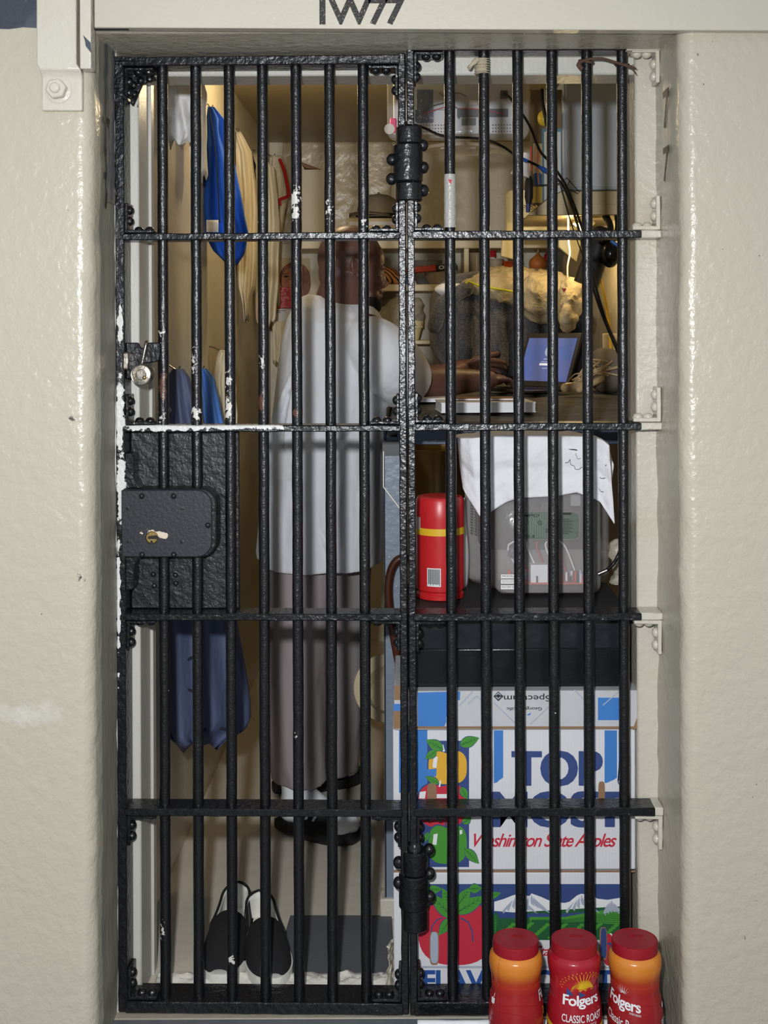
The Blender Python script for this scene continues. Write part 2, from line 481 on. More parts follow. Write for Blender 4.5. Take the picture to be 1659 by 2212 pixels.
GREYMETAL = M('grey_sheet_metal', (226, 230, 238), 0.5, layers=(dict(scale=9, lo=0.4, hi=0.7, col=(204, 208, 218)),))
CRT = M('dark_tube_glass', (52, 50, 54), 0.3)
CRTGREY = M('dusty_grey_plastic', (118, 112, 112), 0.5, bump=((60, 0.2, 2),))
CABLE = M('black_cable', (16, 16, 18), 0.35)
BLUETAPE = M('blue_cable_tape', (40, 90, 180), 0.4)
YCABLE = M('yellow_cable', (210, 170, 40), 0.45)
WCABLE = M('white_cord', (225, 222, 212), 0.5)
RED = M('red_can_plastic', (181, 29, 34), 0.34, spec=0.5, layers=(dict(scale=3, lo=0.4, hi=0.7, col=(188, 37, 41)),))
YEL = M('yellow_print', (211, 169, 34), 0.4)
LID = M('red_jar_lid', (141, 17, 31), 0.42, bump=((300, 0.15, 1),))
BOXWHITE = M('white_printed_cardboard', (203, 203, 207), 0.62, bump=((120, 0.1, 2, (0.1, 1, 1)),), layers=(dict(kind='wave', scale=45, dir='X', lo=0.2, hi=0.8, col=(196, 196, 200), amt=0.3),))
KRAFT = M('brown_cardboard', (135, 104, 77), 0.8, bump=((200, 0.3, 2),))
BLACKCARD = M('black_corrugated_card', (34, 34, 36), 0.7, bump=((120, 0.3, 2),))
BINBLACK = M('black_storage_plastic', (18, 19, 22), 0.24, bump=((10, 0.15, 2), (260, 0.12, 2)), layers=(dict(scale=40, lo=0.68, hi=0.7, col=(70, 72, 78), stretch=(1, 1, 0.15), amt=0.5),))
NAVYINK = M('navy_print', (46, 66, 117), 0.6)
BLUEINK = M('blue_print', (55, 115, 185), 0.6)
REDINK = M('red_print', (181, 35, 55), 0.6)
DKREDINK = M('dark_red_print', (140, 24, 44), 0.6)
GREENINK = M('green_print', (63, 135, 44), 0.6)
DKGREEN = M('dark_green_print', (24, 83, 44), 0.6)
YELINK = M('apple_yellow_print', (208, 158, 45), 0.6)
WHITEINK = M('white_print', (214, 214, 216), 0.6)
GREYINK = M('grey_blue_print', (154, 161, 177), 0.6)
BLKINK = M('black_print', (28, 28, 30), 0.6)
LOCKER = M('grey_locker_enamel', (164, 172, 181), 0.5, bump=((200, 0.1, 1),))
BRONZE = M('dull_steel_shelf', (150, 138, 112), 0.4, metal=0.7)
FANCREAM = M('cream_fan_plastic', (232, 220, 172), 0.45)
SHELFCREAM = M('cream_shelf_paint', (226, 214, 178), 0.4, bump=((40, 0.15, 2),))
ORANGE = M('orange_plastic', (204, 74, 34), 0.4)
ONION = M('onion_skin', (196, 120, 62), 0.45, bump=((60, 0.2, 2, (1, 1, 0.1)),))
BAG = M('cloudy_plastic_bag', (196, 190, 172), 0.25, alpha=0.7, bump=((40, 0.8, 3),))
CANE = M('brown_lacquered_wood', (74, 38, 24), 0.22, coat=0.5, layers=(dict(scale=6, lo=0.4, hi=0.6, col=(60, 30, 18), stretch=(1, 1, 0.3)),))
CAPCLOTH = M('olive_grey_cap_cloth', (140, 130, 108), 0.9, bump=((300, 0.4, 2),))
TAN = M('tan_card', (206, 188, 150), 0.7)
PINK = M('pink_plastic', (236, 92, 140), 0.4)
SCREEN = M('lit_laptop_screen', (70, 100, 170), 0.3, emit=0.33, layers=(dict(scale=7, lo=0.4, hi=0.7, col=(110, 110, 160), amt=0.7),))
SCREENTXT = M('lit_screen_text', (220, 225, 235), 0.3, emit=0.5)
BEZEL = M('dark_laptop_plastic', (40, 36, 36), 0.4)
PHOTO_SKIN = M('printed_face_tone', (196, 128, 92), 0.5)
PHOTO_HAIR = M('printed_auburn_hair', (112, 56, 30), 0.5, layers=(dict(scale=60, lo=0.45, hi=0.65, col=(160, 92, 50), stretch=(1, 1, 0.3)),))
RAG = M('beige_rag', (177, 166, 143), 0.95, bump=((160, 0.5, 2),))
RAGBROWN = M('brown_twine', (84, 62, 50), 0.95, bump=((300, 0.6, 2),))
WICKER = M('woven_straw', (190, 176, 146), 0.85, bump=((180, 0.8, 1),))
TOWEL = M('white_terry_towel', (206, 202, 192), 1.0, bump=((260, 0.9, 2), (20, 0.5, 2)))
STAINLESS = M('stainless_steel', (176, 160, 128), 0.25, metal=1.0)
GLOBE = M('lit_bulb_glass', (255, 224, 160), 0.3, emit=3.0)
SILLTAN = M('tan_sill_paint', (157, 150, 134), 0.5, bump=((60, 0.3, 2),))
WHITETAG = M('white_tag', (226, 226, 224), 0.7)
SOCKBLUE = M('blue_pen_plastic', (50, 100, 170), 0.4)
TEAL = M('teal_print', (84, 130, 150), 0.6)
EYE = M('dark_eye', (22, 16, 14), 0.2)

# ------------------------------------------------------------------ the building
XL, XR, ZT, YW = -0.63, 0.556, 2.092, -0.18     # reveal planes, soffit height, outer wall face
CWL, CWR, YB, ZC = -0.648, 0.735, 3.24, 2.40    # cell walls, back wall, ceiling

def pier(name, x_in, x_out, z0, z1, mats):
    """masonry pier with a soft rounded, hand-plastered edge; material 1 on the reveal"""
    mb = MB()
    sg = 1 if x_out > x_in else -1
    r = 0.030
    prof = [(x_out, YW, 0)]
    for k in range(6):
        prof.append((x_in + sg*(r + (abs(x_out-x_in)-r)*(1-k/5)**2), YW, 0))
    for k in range(1, 9):
        a = math.pi/2*k/8
        prof.append((x_in + sg*r*(1-math.sin(a)), YW + r*(1-math.cos(a)), 0))
    for k in range(1, 7):
        prof.append((x_in, YW + r + (0.06 - YW - r)*k/6, 1))
    prof.append((x_in, 0.20, 1)); prof.append((x_out, 0.20, 0))
    n = 130
    rows = []
    for i in range(n+1):
        z = z0 + (z1-z0)*i/n
        row = []
        for j, (x, y, m_) in enumerate(prof):
            d = 0
            if 4 < j < len(prof)-2:
                d = 0.0035*nz(x, y, z, 9, 2 if sg > 0 else 5) + 0.0022*nz(x, y, z, 34, 3)
            row.append(mb.bm.verts.new((x + sg*d, y - abs(d)*0.6*(j < 14), z)))
        rows.append(row)
    for i in range(n):
        for j in range(len(prof)-1):
            mb.face([rows[i][j], rows[i][j+1], rows[i+1][j+1], rows[i+1][j]], 1 if prof[j+1][2] and prof[j][2] else 0)
    return struct(mb.build(name, mats, angle=70))
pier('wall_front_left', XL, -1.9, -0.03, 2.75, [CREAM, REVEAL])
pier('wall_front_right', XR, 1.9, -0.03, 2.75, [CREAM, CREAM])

mb = MB()
mb.box(XL-0.03, XR+0.03, YW+0.004, 0.20, ZT, 2.75)
struct(mb.build('wall_front_over_door', CREAM, bevel=0.03, seg=5))
# the painted steel beam with the cell number
mb = MB()
a, b = at(204, 60, 0.925), at(1700, 67, 0.925)
mb.prism([(a.x, a.z), (b.x, b.z), (b.x, 2.75), (a.x, 2.75)], YW-0.020, YW+0.01)
beam = struct(mb.build('lintel_beam', CREAM_BEAM, bevel=0.002))
mb = MB()
p0, p1 = at(690, 54, 0.9235), at(876, -5, 0.9235)
mb.text('1W77', lambda u, v: Vector((p0.x + u*(p1.x-p0.x), YW-0.0206, p0.z + v*(p1.z-p0.z))), bold=0.028, space=0.86)
o = mb.build('stencilled_number', INK, beam)
mb = MB()
mb.box(XL+0.005, XR+0.02, YW-0.0125, YW+0.002, ZT+0.0003, ZT+0.0042)
struct(mb.build('trim_2', CRACK))

# numbers on both reveals
for side, x, ys, s0, s1 in (('right', XR-0.0042, ((195, 278), (318, 394)), 0.988, 0.965), ('left', XL+0.0042, ((252, 336), (372, 452)), 0.984, 0.965)):
    for k, (ya, yb) in enumerate(ys):
        mb = MB()
        za, zb = H + (720-ya)*0.976/1000, H + (720-yb)*0.976/1000
        Ya, Yb = (s0-1)*D, (s1-1)*D
        if side == 'left':
            Ya, Yb = Yb, Ya
        mb.text('7', lambda u, v: Vector((x, Ya + u*(Yb-Ya), zb + v*(za-zb))), bold=0.02)
        o = mb.build('stencilled_digit', INK)
        tag(o, ['upper', 'lower'][k] + ' black stencilled seven painted on the ' + ('shaded' if side == 'left' else 'lit') + ' side of the doorway', 'number', 'stencilled sevens on the door reveals')

# dark scraped patch of old paint, top corner of the wall
mb = MB()
pts = [at(*p, 0.9318) for p in ((-60, 61), (20, 63), (50, 59), (84, 61), (84, -60), (-60, -60))]
mb.prism(pts, YW-0.0012, YW+0.01)
struct(mb.build('trim_3', DKWIN))
# old grey paint band next to the gate
mb = MB()
za, zb = H+0.62, H+0.28
mb.grid(lambda u, v: Vector((XL+0.0045+0.0015*nz(0, v*9, 0, 1), -0.075+0.073*u + 0.012*nz(v*12, 1, 0), zb + v*(za-zb))), 4, 30)
struct(mb.build('trim_4', BARE))

# strap bracket with nut
t = thing('strap_bracket', 'cream painted steel strap bolted to the wall by a big hex nut', 'bracket', at(132, 240, 0.93))
mb = MB()
f = lambda x, y: at(x, y, 0.925)
pr = [(-0.055, 0.935), ]
def strap_profile():
    q = [(-90, 0.030), (140, 0.030), (152, 0.029), (163, 0.016), (172, 0.013), (238, 0.013)]
    return q
rows = []
for py, off in strap_profile():
    xl, xr = (82, 168) if py < 145 else (88, 176)
    L_, R_ = at(xl, py, 0.925), at(xr, py, 0.925)
    rows.append([Vector((L_.x, YW-off, L_.z)), Vector((R_.x, YW-off, R_.z)), Vector((R_.x, YW+0.002, R_.z)), Vector((L_.x, YW+0.002, L_.z))])
mb.rings(rows)
mb.build('strap', CREAM_STEEL, t, bevel=0.003, seg=2)
c = at(125, 194, 0.925)
mb = MB()
mb.lathe([(0.026, YW-0.0125), (0.0265, YW-0.0165), (0.024, YW-0.018), (0.005, YW-0.018)], (c.x, 0, c.z), 36, axis='Y')
mb.build('washer', CREAM_STEEL, t)
mb = MB()
hexa = [(c.x + 0.021*math.cos(math.radians(60*k+10)), c.z + 0.021*math.sin(math.radians(60*k+10))) for k in range(6)]
mb.prism(hexa, YW-0.036, YW-0.017)
mb.build('nut', CREAM_STEEL, t, bevel=0.003)
mb = MB()
mb.lathe([(0.010, YW-0.034), (0.0105, YW-0.042), (0.008, YW-0.045), (0.002, YW-0.046)], (c.x, 0, c.z), 24, axis='Y')
mb.build('bolt', CREAM_STEEL, t)

# narrow bar end beside it
t = thing('steel_bar', 'narrow cream steel bar end with chipped paint beside the strap', 'bar', at(190, 152, 0.93))
mb = MB()
a, b = at(177, 152, 0.925), at(200, -90, 0.925)
mb.box(a.x, b.x, YW-0.034, YW+0.002, a.z, b.z)
mb.build('bar', CREAM_STEEL, t, bevel=0.002)
mb = MB()
pts = [at(*p, 0.925) for p in ((184, 80), (200, 96), (201, 118), (190, 104), (188, 92))]
mb.prism(pts, YW-0.0347, YW-0.033)
mb.build('chipped_paint', DKWIN, t)

# floors, cell shell
mb = MB(); mb.box(-1.9, 1.9, -3.4, -0.006, -0.13, 0.003)
struct(mb.build('floor_corridor', CORRFLOOR))
mb = MB(); mb.box(CWL-0.1, CWR+0.1, 0.10, YB+0.1, -0.1, 0.0)
struct(mb.build('floor', CELLFLOOR))
mb = MB(); mb.box(XL-0.02, XR+0.02, -0.007, 0.10, -0.12, 0.0048)
struct(mb.build('trim_5', SILLTAN, bevel=0.003))
mb = MB(); mb.box(CWL-0.12, CWL, 0.20, YB+0.1, 0, ZC)
struct(mb.build('wall_left', CELLWALL))
mb = MB(); mb.box(CWR, CWR+0.12, 0.20, YB+0.1, 0, ZC)
struct(mb.build('wall_right', CELLWALL))
mb = MB(); mb.box(CWL-0.1, CWR+0.1, YB, YB+0.12, 0, ZC)
struct(mb.build('wall_back', CELLWALL))
mb = MB(); mb.box(CWL-0.1, CWR+0.1, 0.20, YB+0.1, ZC, ZC+0.1)
struct(mb.build('ceiling', CEIL))
mb = MB()                                            # inner corners where the frame meets the cell walls
mb.box(CWL-0.02, -0.585, 0.185, 0.215, 0, ZC)
mb.box(0.50, CWR+0.02, 0.185, 0.215, 0, ZC)
mb.box(CWL-0.02, CWR+0.02, 0.172, 0.205, 2.065, ZC)
struct(mb.build('wall_front_inner', CREAM_FRAME))

# door frame: white steel stops behind the bars
def fx(px): return (px-PX)*1.0285/1000
FY0, FY1 = 0.075, 0.180
mb = MB()
mb.box(XL-0.01, fx(301), FY0, FY1, 0.0, 2.10)
mb.box(XL-0.01, XL+0.004, 0.02, FY0+0.01, -0.02, 2.10)
struct(mb.build('trim_6', CREAM_FRAME, bevel=0.004, seg=2))
mb = MB()
mb.box(fx(1371), XR+0.01, 0.062, FY1, 0.0, 2.10)
struct(mb.build('trim_7', CREAM_STEEL, bevel=0.005, seg=2))
mb = MB()
mb.box(XL-0.01, XR+0.01, FY0+0.002, FY1, at(870, 162.5, 1.0285).z, 2.10)
struct(mb.build('trim_1', CREAM_FRAME, bevel=0.005, seg=2))

# ------------------------------------------------------------------ the barred door and the barred panel
def px_x(px): return (px-PX)/1000
def py_z(py): return H - (py-PY)/1000
RD = 0.057                                            # depth of the flat rails
RAILS = [(118, 138), (501, 516), (918, 932), (1326, 1341), (1749, 1765), (2168, 2193)]

def flatbar(mb, x0, x1, z0, z1, y0=0.0, y1=RD, wob=0.0012, seed=1, mi=0, n=None):
    """hammered flat bar with slightly wavy edges, lying along x or z"""
    horiz = (x1-x0) > (z1-z0)
    n = n or max(2, int(max(x1-x0, z1-z0)/0.02))
    rings = []
    for i in range(n+1):
        t = i/n
        if horiz:
            x = x0 + (x1-x0)*t
            d1, d2 = wob*nz(x, 0, 0, 40, seed), wob*nz(x, 1, 0, 40, seed+3)
            rings.append([Vector((x, y0+d2, z0+d1)), Vector((x, y1, z0)), Vector((x, y1, z1)), Vector((x, y0-d1, z1+d2))])
        else:
            z = z0 + (z1-z0)*t
            d1, d2 = wob*nz(z, 2, 0, 40, seed), wob*nz(z, 3, 0, 40, seed+3)
            rings.append([Vector((x0+d1, y0+d2, z)), Vector((x1+d2, y0-d1, z)), Vector((x1, y1, z)), Vector((x0, y1, z))])
    mb.rings(rings, mi)

def dome(mb, c, r, axis, mi=None):
    """rivet head: flattened half ball along the axis"""
    rot = Vector(axis).to_track_quat('Z', 'Y').to_matrix()
    mb.ell(Vector(c), (r, r, r*0.85), mi, rot, 14, 8)

def bracket(name, mat, parent, x, z, dx, dz, lx=0.064, lz=0.066, y0=0.002, th=0.007, rv=0.0105):
    """riveted angle in the corner at x, z, its legs running dx along the rail and dz along the stile"""
    mb = MB()
    xa, xb = sorted((x, x + dx*lx)); za, zb = sorted((z, z + dz*th))
    flatbar(mb, xa, xb, za, zb, y0, RD-0.004, 0.001, seed=x*3+z)
    xa, xb = sorted((x, x + dx*th)); za, zb = sorted((z, z + dz*lz))
    flatbar(mb, xa, xb, za, zb, y0, RD-0.004, 0.001, seed=x*5+z)
    for k in (0.42, 0.78):
        dome(mb, (x + dx*lx*k, y0+0.020, z + dz*th), rv, (0, 0, dz))
        dome(mb, (x + dx*th, y0+0.020, z + dz*lz*k), rv, (dx, 0, 0))
    return mb.build(name, mat, parent, bevel=0.0016, seg=1)

def bar(name, mat, parent, px, y0, y1, r=0.0118):
    mb = MB()
    za, zb = py_z(y1), py_z(y0)
    n = int((zb-za)/0.02)
    pts, rs = [], []
    for i in range(n+1):
        z = za + (zb-za)*i/n
        pts.append((px_x(px) + 0.0007*nz(z, px, 0, 14), RD*0.45, z))
        rs.append(r*(1 + 0.035*nz(z, px, 5, 45)))
    mb.tube(pts, rs, 20)
    return mb.build(name, mat, parent)

HX = px_x(876)
door = thing('barred_gate', 'black barred cell door with lock plate, the man standing behind it', 'cell door', (HX, 0, 0))
door.rotation_euler = (0, 0, math.radians(-1.3))
# stiles
mb = MB(); flatbar(mb, px_x(246), px_x(266), py_z(2193), py_z(120), seed=2)
mb.build('stile', BLACKWORN, door, bevel=0.0022, seg=1)
mb = MB(); flatbar(mb, px_x(861.5), px_x(877.5), py_z(2193), py_z(114), seed=4)
mb.build('stile', BLACK, door, bevel=0.0022, seg=1)
for i, (ya, yb) in enumerate(RAILS):
    mb = MB(); flatbar(mb, px_x(262), px_x(866), py_z(yb), py_z(ya), -0.003, RD+(0.02 if i == 5 else 0), seed=10+i)
    mb.build('rail', BLACKWORN if i == 2 else BLACK, door, bevel=0.0022, seg=1)
for i in range(7):
    bar('bar', BLACKBAR, door, 344.5 + 73.35*i, 125, 2180)
for yr, dz, xo in ((140, -1, 0), (500, 1, 0), (917, 1, 0), (1342, -1, 0), (1766, -1, 0), (2167, 1, 0)):
    bracket('corner_bracket', BLACK, door, px_x(266), py_z(yr), 1, dz)
    bracket('corner_bracket', BLACK, door, px_x(862), py_z(yr), -1, dz)
# bent corner plate at the top outside corner
mb = MB()
flatbar(mb, px_x(246), px_x(315), py_z(128), py_z(118), -0.006, 0.055, seed=31)
mb.prism([(px_x(250), py_z(128)), (px_x(310), py_z(128)), (px_x(326), py_z(158)), (px_x(296), py_z(166)), (px_x(283), py_z(196)), (px_x(274), py_z(216)), (px_x(250), py_z(190))], 0.05, 0.057)
mb.prism([(px_x(242), py_z(160)), (px_x(250), py_z(160)), (px_x(252), py_z(188)), (px_x(276), py_z(206)), (px_x(276), py_z(214)), (px_x(244), py_z(196))], -0.004, 0.02)
for q in ((292, 160), (312, 156), (276, 170), (278, 190)):
    dome(mb, (px_x(q[0]), 0.046, py_z(q[1])), 0.009, (0, -1, 0))
mb.build('corner_plate', BLACK, door, bevel=0.0015, seg=1)
# lock plate and cover
mb = MB()
mb.box(px_x(266), px_x(507), 0.046, 0.056, py_z(1326), py_z(930))
for q in ((316, 1250), (318, 1275), (365, 1252), (366, 1270)):
    dome(mb, (px_x(q[0]), 0.046, py_z(q[1])), 0.006, (0, -1, 0))
mb.build('lock_backing', PLATE, door, bevel=0.003)
def round_right(x0, x1, y0, y1, r):
    o_ = [(x0, y1), (x0, y0)]
    o_ += arc(x1-r, y0+r, r, r, 90, 0, 8) + arc(x1-r, y1-r, r, r, 0, -90, 8)
    return [(px_x(a), py_z(b)) for a, b in o_]
mb = MB()
mb.prism(round_right(262, 466, 1054, 1203, 34), -0.008, 0.047)
lockbox = mb.build('lock_box', PLATE, door, bevel=0.004)
mb = MB()
mb.prism(round_right(261, 457, 1056, 1201, 32), -0.016, -0.007)
lid_ = mb.build('lock_cover', COVER, door, bevel=0.0025)
for q in ((306, 1069), (375, 1069), (306, 1195), (375, 1195), (449, 1132)):
    mb = MB(); dome(mb, (px_x(q[0]), -0.017, py_z(q[1])), 0.0062, (0, -1, 0))
    mb.build('bolt', PLATE, lid_)
for q in ((276, 1095), (394, 1095), (276, 1167), (393, 1167)):
    mb = MB(); mb.lathe([(0.004, -0.0165), (0.0042, -0.0178), (0.0015, -0.018)], (px_x(q[0]), 0, py_z(q[1])), 16, axis='Y')
    mb.build('screw', PLATE, lid_)
kc = (px_x(328), 0, py_z(1158))
mb = MB(); mb.lathe([(0.0135, -0.015), (0.0135, -0.0185), (0.0115, -0.020), (0.001, -0.020)], kc, 36, axis='Y')
cyl_ = mb.build('lock_cylinder', BRASS, door, angle=25)
mb = MB()
mb.prism([(px_x(a), py_z(b)) for a, b in ((320, 1155), (338, 1153), (344, 1157), (340, 1161), (320, 1161))], -0.0204, -0.0195)
mb.lathe([(0.003, -0.0195), (0.003, -0.0205), (0.001, -0.0205)], (px_x(328), 0, py_z(1167)), 12, axis='Y')
mb.build('keyway', DARK, cyl_)
# hooked strips beside the lock
for ya, yb in ((978, 1054), (1203, 1276)):
    mb = MB()
    s_ = 1 if ya < 1100 else -1
    y_out, y_in = (ya, yb) if s_ > 0 else (yb, ya)
    pts = [(266, y_out), (284, y_out), (287, y_out+6*s_), (287, y_in-8*s_), (300, y_in), (266, y_in)]
    pts = [(266, y_out), (279, y_out), (284, y_out+6*s_), (285, y_in-22*s_), (294, y_in-4*s_), (300, y_in), (266, y_in)]
    mb.prism([(px_x(a), py_z(b)) for a, b in pts], 0.0, 0.047)
    mb.build('lock_bolt_guide', BLACKWORN, door, bevel=0.003)
# hasp plate
mb = MB()
pts = [(266, 738), (293, 738), (297, 748), (303, 750), (309, 748), (314, 738), (340, 738), (341, 765), (338, 779), (310, 784), (294, 785), (293, 808), (286, 816), (266, 818)]
mb.prism([(px_x(a), py_z(b)) for a, b in pts], 0.010, 0.018)
hasp = mb.build('hasp_plate', BLACKWORN, door, bevel=0.0025)
mb = MB(); mb.box(px_x(263), px_x(278), -0.012, 0.012, py_z(797), py_z(758))
mb.build('hasp_staple', STEEL, hasp, bevel=0.004)

# padlock hanging on the hasp
pc = Vector((px_x(311), -0.022, py_z(806)))
t = thing('padlock', 'round steel combination padlock hanging on the hasp of the door', 'padlock', pc)
mb = MB()
mb.lathe([(0.015, 0.020), (0.0225, 0.019), (0.0235, 0.014), (0.0235, -0.004), (0.0220, -0.007), (0.0205, -0.0065), (0.0195, -0.005), (0.001, -0.005)], pc, 48, axis='Y')
mb.build('body', STEEL, t, angle=25)
mb = MB()
mb.lathe([(0.0185, -0.004), (0.0185, -0.0065), (0.0115, -0.0075), (0.0112, -0.0060), (0.0106, -0.0085), (0.0098, -0.0085), (0.0092, -0.0066), (0.001, -0.0066)], pc, 48, axis='Y')
dial = mb.build('dial', STEEL, t, angle=25)
mb = MB(); mb.ell(pc + Vector((0.0065, -0.0075, -0.0065)), (0.0042, 0.003, 0.0042))
mb.build('pin', BRASS, dial)
mb = MB()
for k in range(26):
    a = 2*math.pi*k/26
    if 0.2 < k/26 < 0.95 or k % 3:
        mb.box(-0.0005, 0.0005, -0.0073, -0.0062, 0.0135, 0.0135+0.0012+0.0014*(k % 2), mat=Matrix.Translation(pc) @ Matrix.Rotation(a, 4, 'Y'))
mb.build('dial_mark', BRASS, dial)
mb = MB()
mb.tube(spline([pc + Vector(v) for v in ((-0.002, 0.004, 0.018), (0.003, 0.0035, 0.040), (0.0075, 0.0045, 0.062), (0.0075, 0.012, 0.070), (0.004, 0.026, 0.071), (0.000, 0.040, 0.066), (-0.003, 0.044, 0.045), (-0.006, 0.042, 0.025))], 6), 0.0034, 12)
mb.build('shackle', STEEL, t)

# fixed panel
panel = thing('barred_cell_grille', 'black barred side panel fixed to the cream frame, boxes stacked behind it', 'grille', (px_x(890), 0, 0))
mb = MB(); flatbar(mb, px_x(880.5), px_x(896.5), py_z(2195), py_z(104), seed=7)
mb.build('stile', BLACK, panel, bevel=0.0022, seg=1)
PR = [(101, 110, 1357), (499, 516, 1387), (915, 931, 1385), (1326, 1342, 1384), (1747, 1765, 1412), (2165, 2195, 1420)]
for i, (ya, yb, xe) in enumerate(PR):
    mb = MB()
    flatbar(mb, px_x(890), px_x(xe), py_z(yb), py_z(ya), -0.002, RD+(0.02 if i == 5 else 0), seed=40+i)
    if 0 < i < 5:                                     # torn paint edge
        for k in range(4):
            mb.box(px_x(xe-2), px_x(xe+2+4*(k % 2)), 0.004+0.012*k, 0.012+0.012*k, py_z(yb-3+2*(k % 3)), py_z(ya+5-3*(k % 2)))
    mb.build('rail', BLACK, panel, bevel=0.0022, seg=1)
for px in (974, 1049, 1122.5, 1197, 1273, 1350):
    bar('bar', BLACKBAR, panel, px, 104, 2180)
for yr, dz in ((111, -1), (498, 1), (914, 1), (1343, -1), (1766, -1), (2164, 1)):
    bracket('corner_bracket', BLACK, panel, px_x(896), py_z(yr), 1, dz)
# cream ends of the rails on the frame, with their brackets
fr = thing('rail_lugs', 'cream painted lugs and riveted brackets carrying the panel rails on the post', 'bracket', (px_x(1425), 0, 0))
for i, (yr, dz) in enumerate(((104, -1), (498, 1), (914, 1), (1343, -1), (1766, -1))):
    xe = PR[i][2] - 3
    mb = MB()
    flatbar(mb, px_x(xe), px_x(1430), py_z(PR[i][1]), py_z(PR[i][0]), 0.0, RD+0.004, seed=60+i)
    mb.build('lug', CREAM_STEEL, fr, bevel=0.0022, seg=1)
    bracket('corner_bracket', CREAM_STEEL, fr, px_x(1429), py_z(yr), -1, dz, 0.060, 0.075, 0.006, 0.009, 0.0115)

# barrel hinges
def hinge(label, xc, y0, kn, rl, rr):
    t = thing('barrel_hinge', label, 'hinge', (px_x(xc), -0.01, py_z(kn[-1][1])), 'barrel hinges between door and panel')
    for ya, yb, x0, x1 in kn:
        mb = MB()
        r = (x1-x0)/2000
        za, zb = py_z(yb), py_z(ya)
        e = 0.003
        mb.lathe([(r-e, za), (r, za+e), (r*1.004, za+(zb-za)*0.3), (r, zb-e), (r-e, zb)], (px_x((x0+x1)/2), 0.012, 0), 40)
        mb.build('knuckle', BLACK, t)
    for q in rl:
        mb = MB(); mb.ell((px_x(q[0]), 0.012, py_z(q[1])), (0.0125, 0.0125, 0.0135)); mb.build('rivet', BLACK, t)
    for q in rr:
        mb = MB(); mb.ell((px_x(q[0]), 0.016, py_z(q[1])), (0.0125, 0.0125, 0.0135)); mb.build('rivet', BLACK, t)
    mb = MB()
    mb.lathe([(0.001, py_z(y0)), (0.012, py_z(y0+1)), (0.016, py_z(y0+6)), (0.017, py_z(kn[0][0]+6))], (px_x(xc), 0.012, 0), 24)
    mb.build('pin', BLACK, t)
hinge('black barrel hinge at the top, level with the hanging television', 886, 266, ((272, 311, 857, 914), (311, 393, 850, 915), (393, 434, 856, 914)), ((848, 343), (847, 385)), ((915, 312), (916, 360), (916, 410)))
hinge('black barrel hinge low down, in front of the apple box', 892, 1822, ((1840, 1891, 864, 921), (1891, 1964, 857, 922), (1964, 2011, 864, 920)), ((857, 1868), (857, 1912)), ((923, 1842), (924, 1894), (924, 1944)))

# tape and rags on the bars
mb = MB()
x = px_x(974)
mb.grid(lambda u, v: Vector((x + (0.0130+0.0006*nz(u*9, v*14, 0))*math.cos(u*2*math.pi), RD*0.45 + 0.0130*math.sin(u*2*math.pi), py_z(490) + v*(py_z(374)-py_z(490)))), 28, 30)
mb.poly([Vector((x + dx, RD*0.45-0.0138, py_z(z))) for dx, z in ((-0.004, 386), (0.004, 387), (0.001, 398))], 1)
tag(mb.build('tape_wrap', [TAPE, REDINK], smooth=True), 'clear tape wrapped around one bar with a red mark showing', 'tape')
mb = MB()
x = px_x(1045)
pts, rs = [], []
for k in range(24):
    z = py_z(155) + 0.032*k/23
    mb_r = 0.0155 + 0.002*math.sin(k*1.7)
    pts.append((x, RD*0.45, z)); rs.append(mb_r)
mb.tube(pts, rs, 18)
mb.tube(spline([(x-0.012, 0.008, py_z(128)), (x-0.020, 0.004, py_z(136)), (x-0.026, 0.006, py_z(142)), (x-0.030, 0.004, py_z(147))], 5), [0.006]*6+[0.004]*5+[0.005]*5, 10)
tag(mb.build('rag_tie', RAG), 'beige rag knotted around a bar under the top rail', 'rag')
mb = MB()
xa, xb = px_x(1272), px_x(1350)
for x0_, zz in ((xa, 130), (xb, 136)):
    mb.tube([(x0_ + 0.0145*math.cos(a), RD*0.45 + 0.0145*math.sin(a), py_z(zz + 3*math.sin(a*1.5))) for a in [2*math.pi*k/20 for k in range(20)]], 0.003, 8, loop=True)
mb.tube(spline([(xa-0.016, 0.006, py_z(136)), (xa, 0.008, py_z(128)), (xa+0.03, 0.004, py_z(127)), (xb-0.02, 0.006, py_z(134)), (xb, 0.008, py_z(140)), (xb+0.018, 0.006, py_z(146))], 6), 0.0028, 8)
for k in range(6):
    mb.tube([(xb+0.014, 0.006, py_z(144)), (xb+0.022+0.003*(k % 3), 0.004+0.003*(k % 2), py_z(141+4*k))], 0.0012, 5)
mb.tube(spline([(xa-0.014, 0.006, py_z(134)), (xa-0.020, 0.004, py_z(140)), (xa-0.012, 0.005, py_z(150))], 4), [0.004]*4+[0.005]*5, 8)
tag(mb.build('twine_tie', RAGBROWN), 'frayed brown twine strung between two bars near the frame', 'twine')

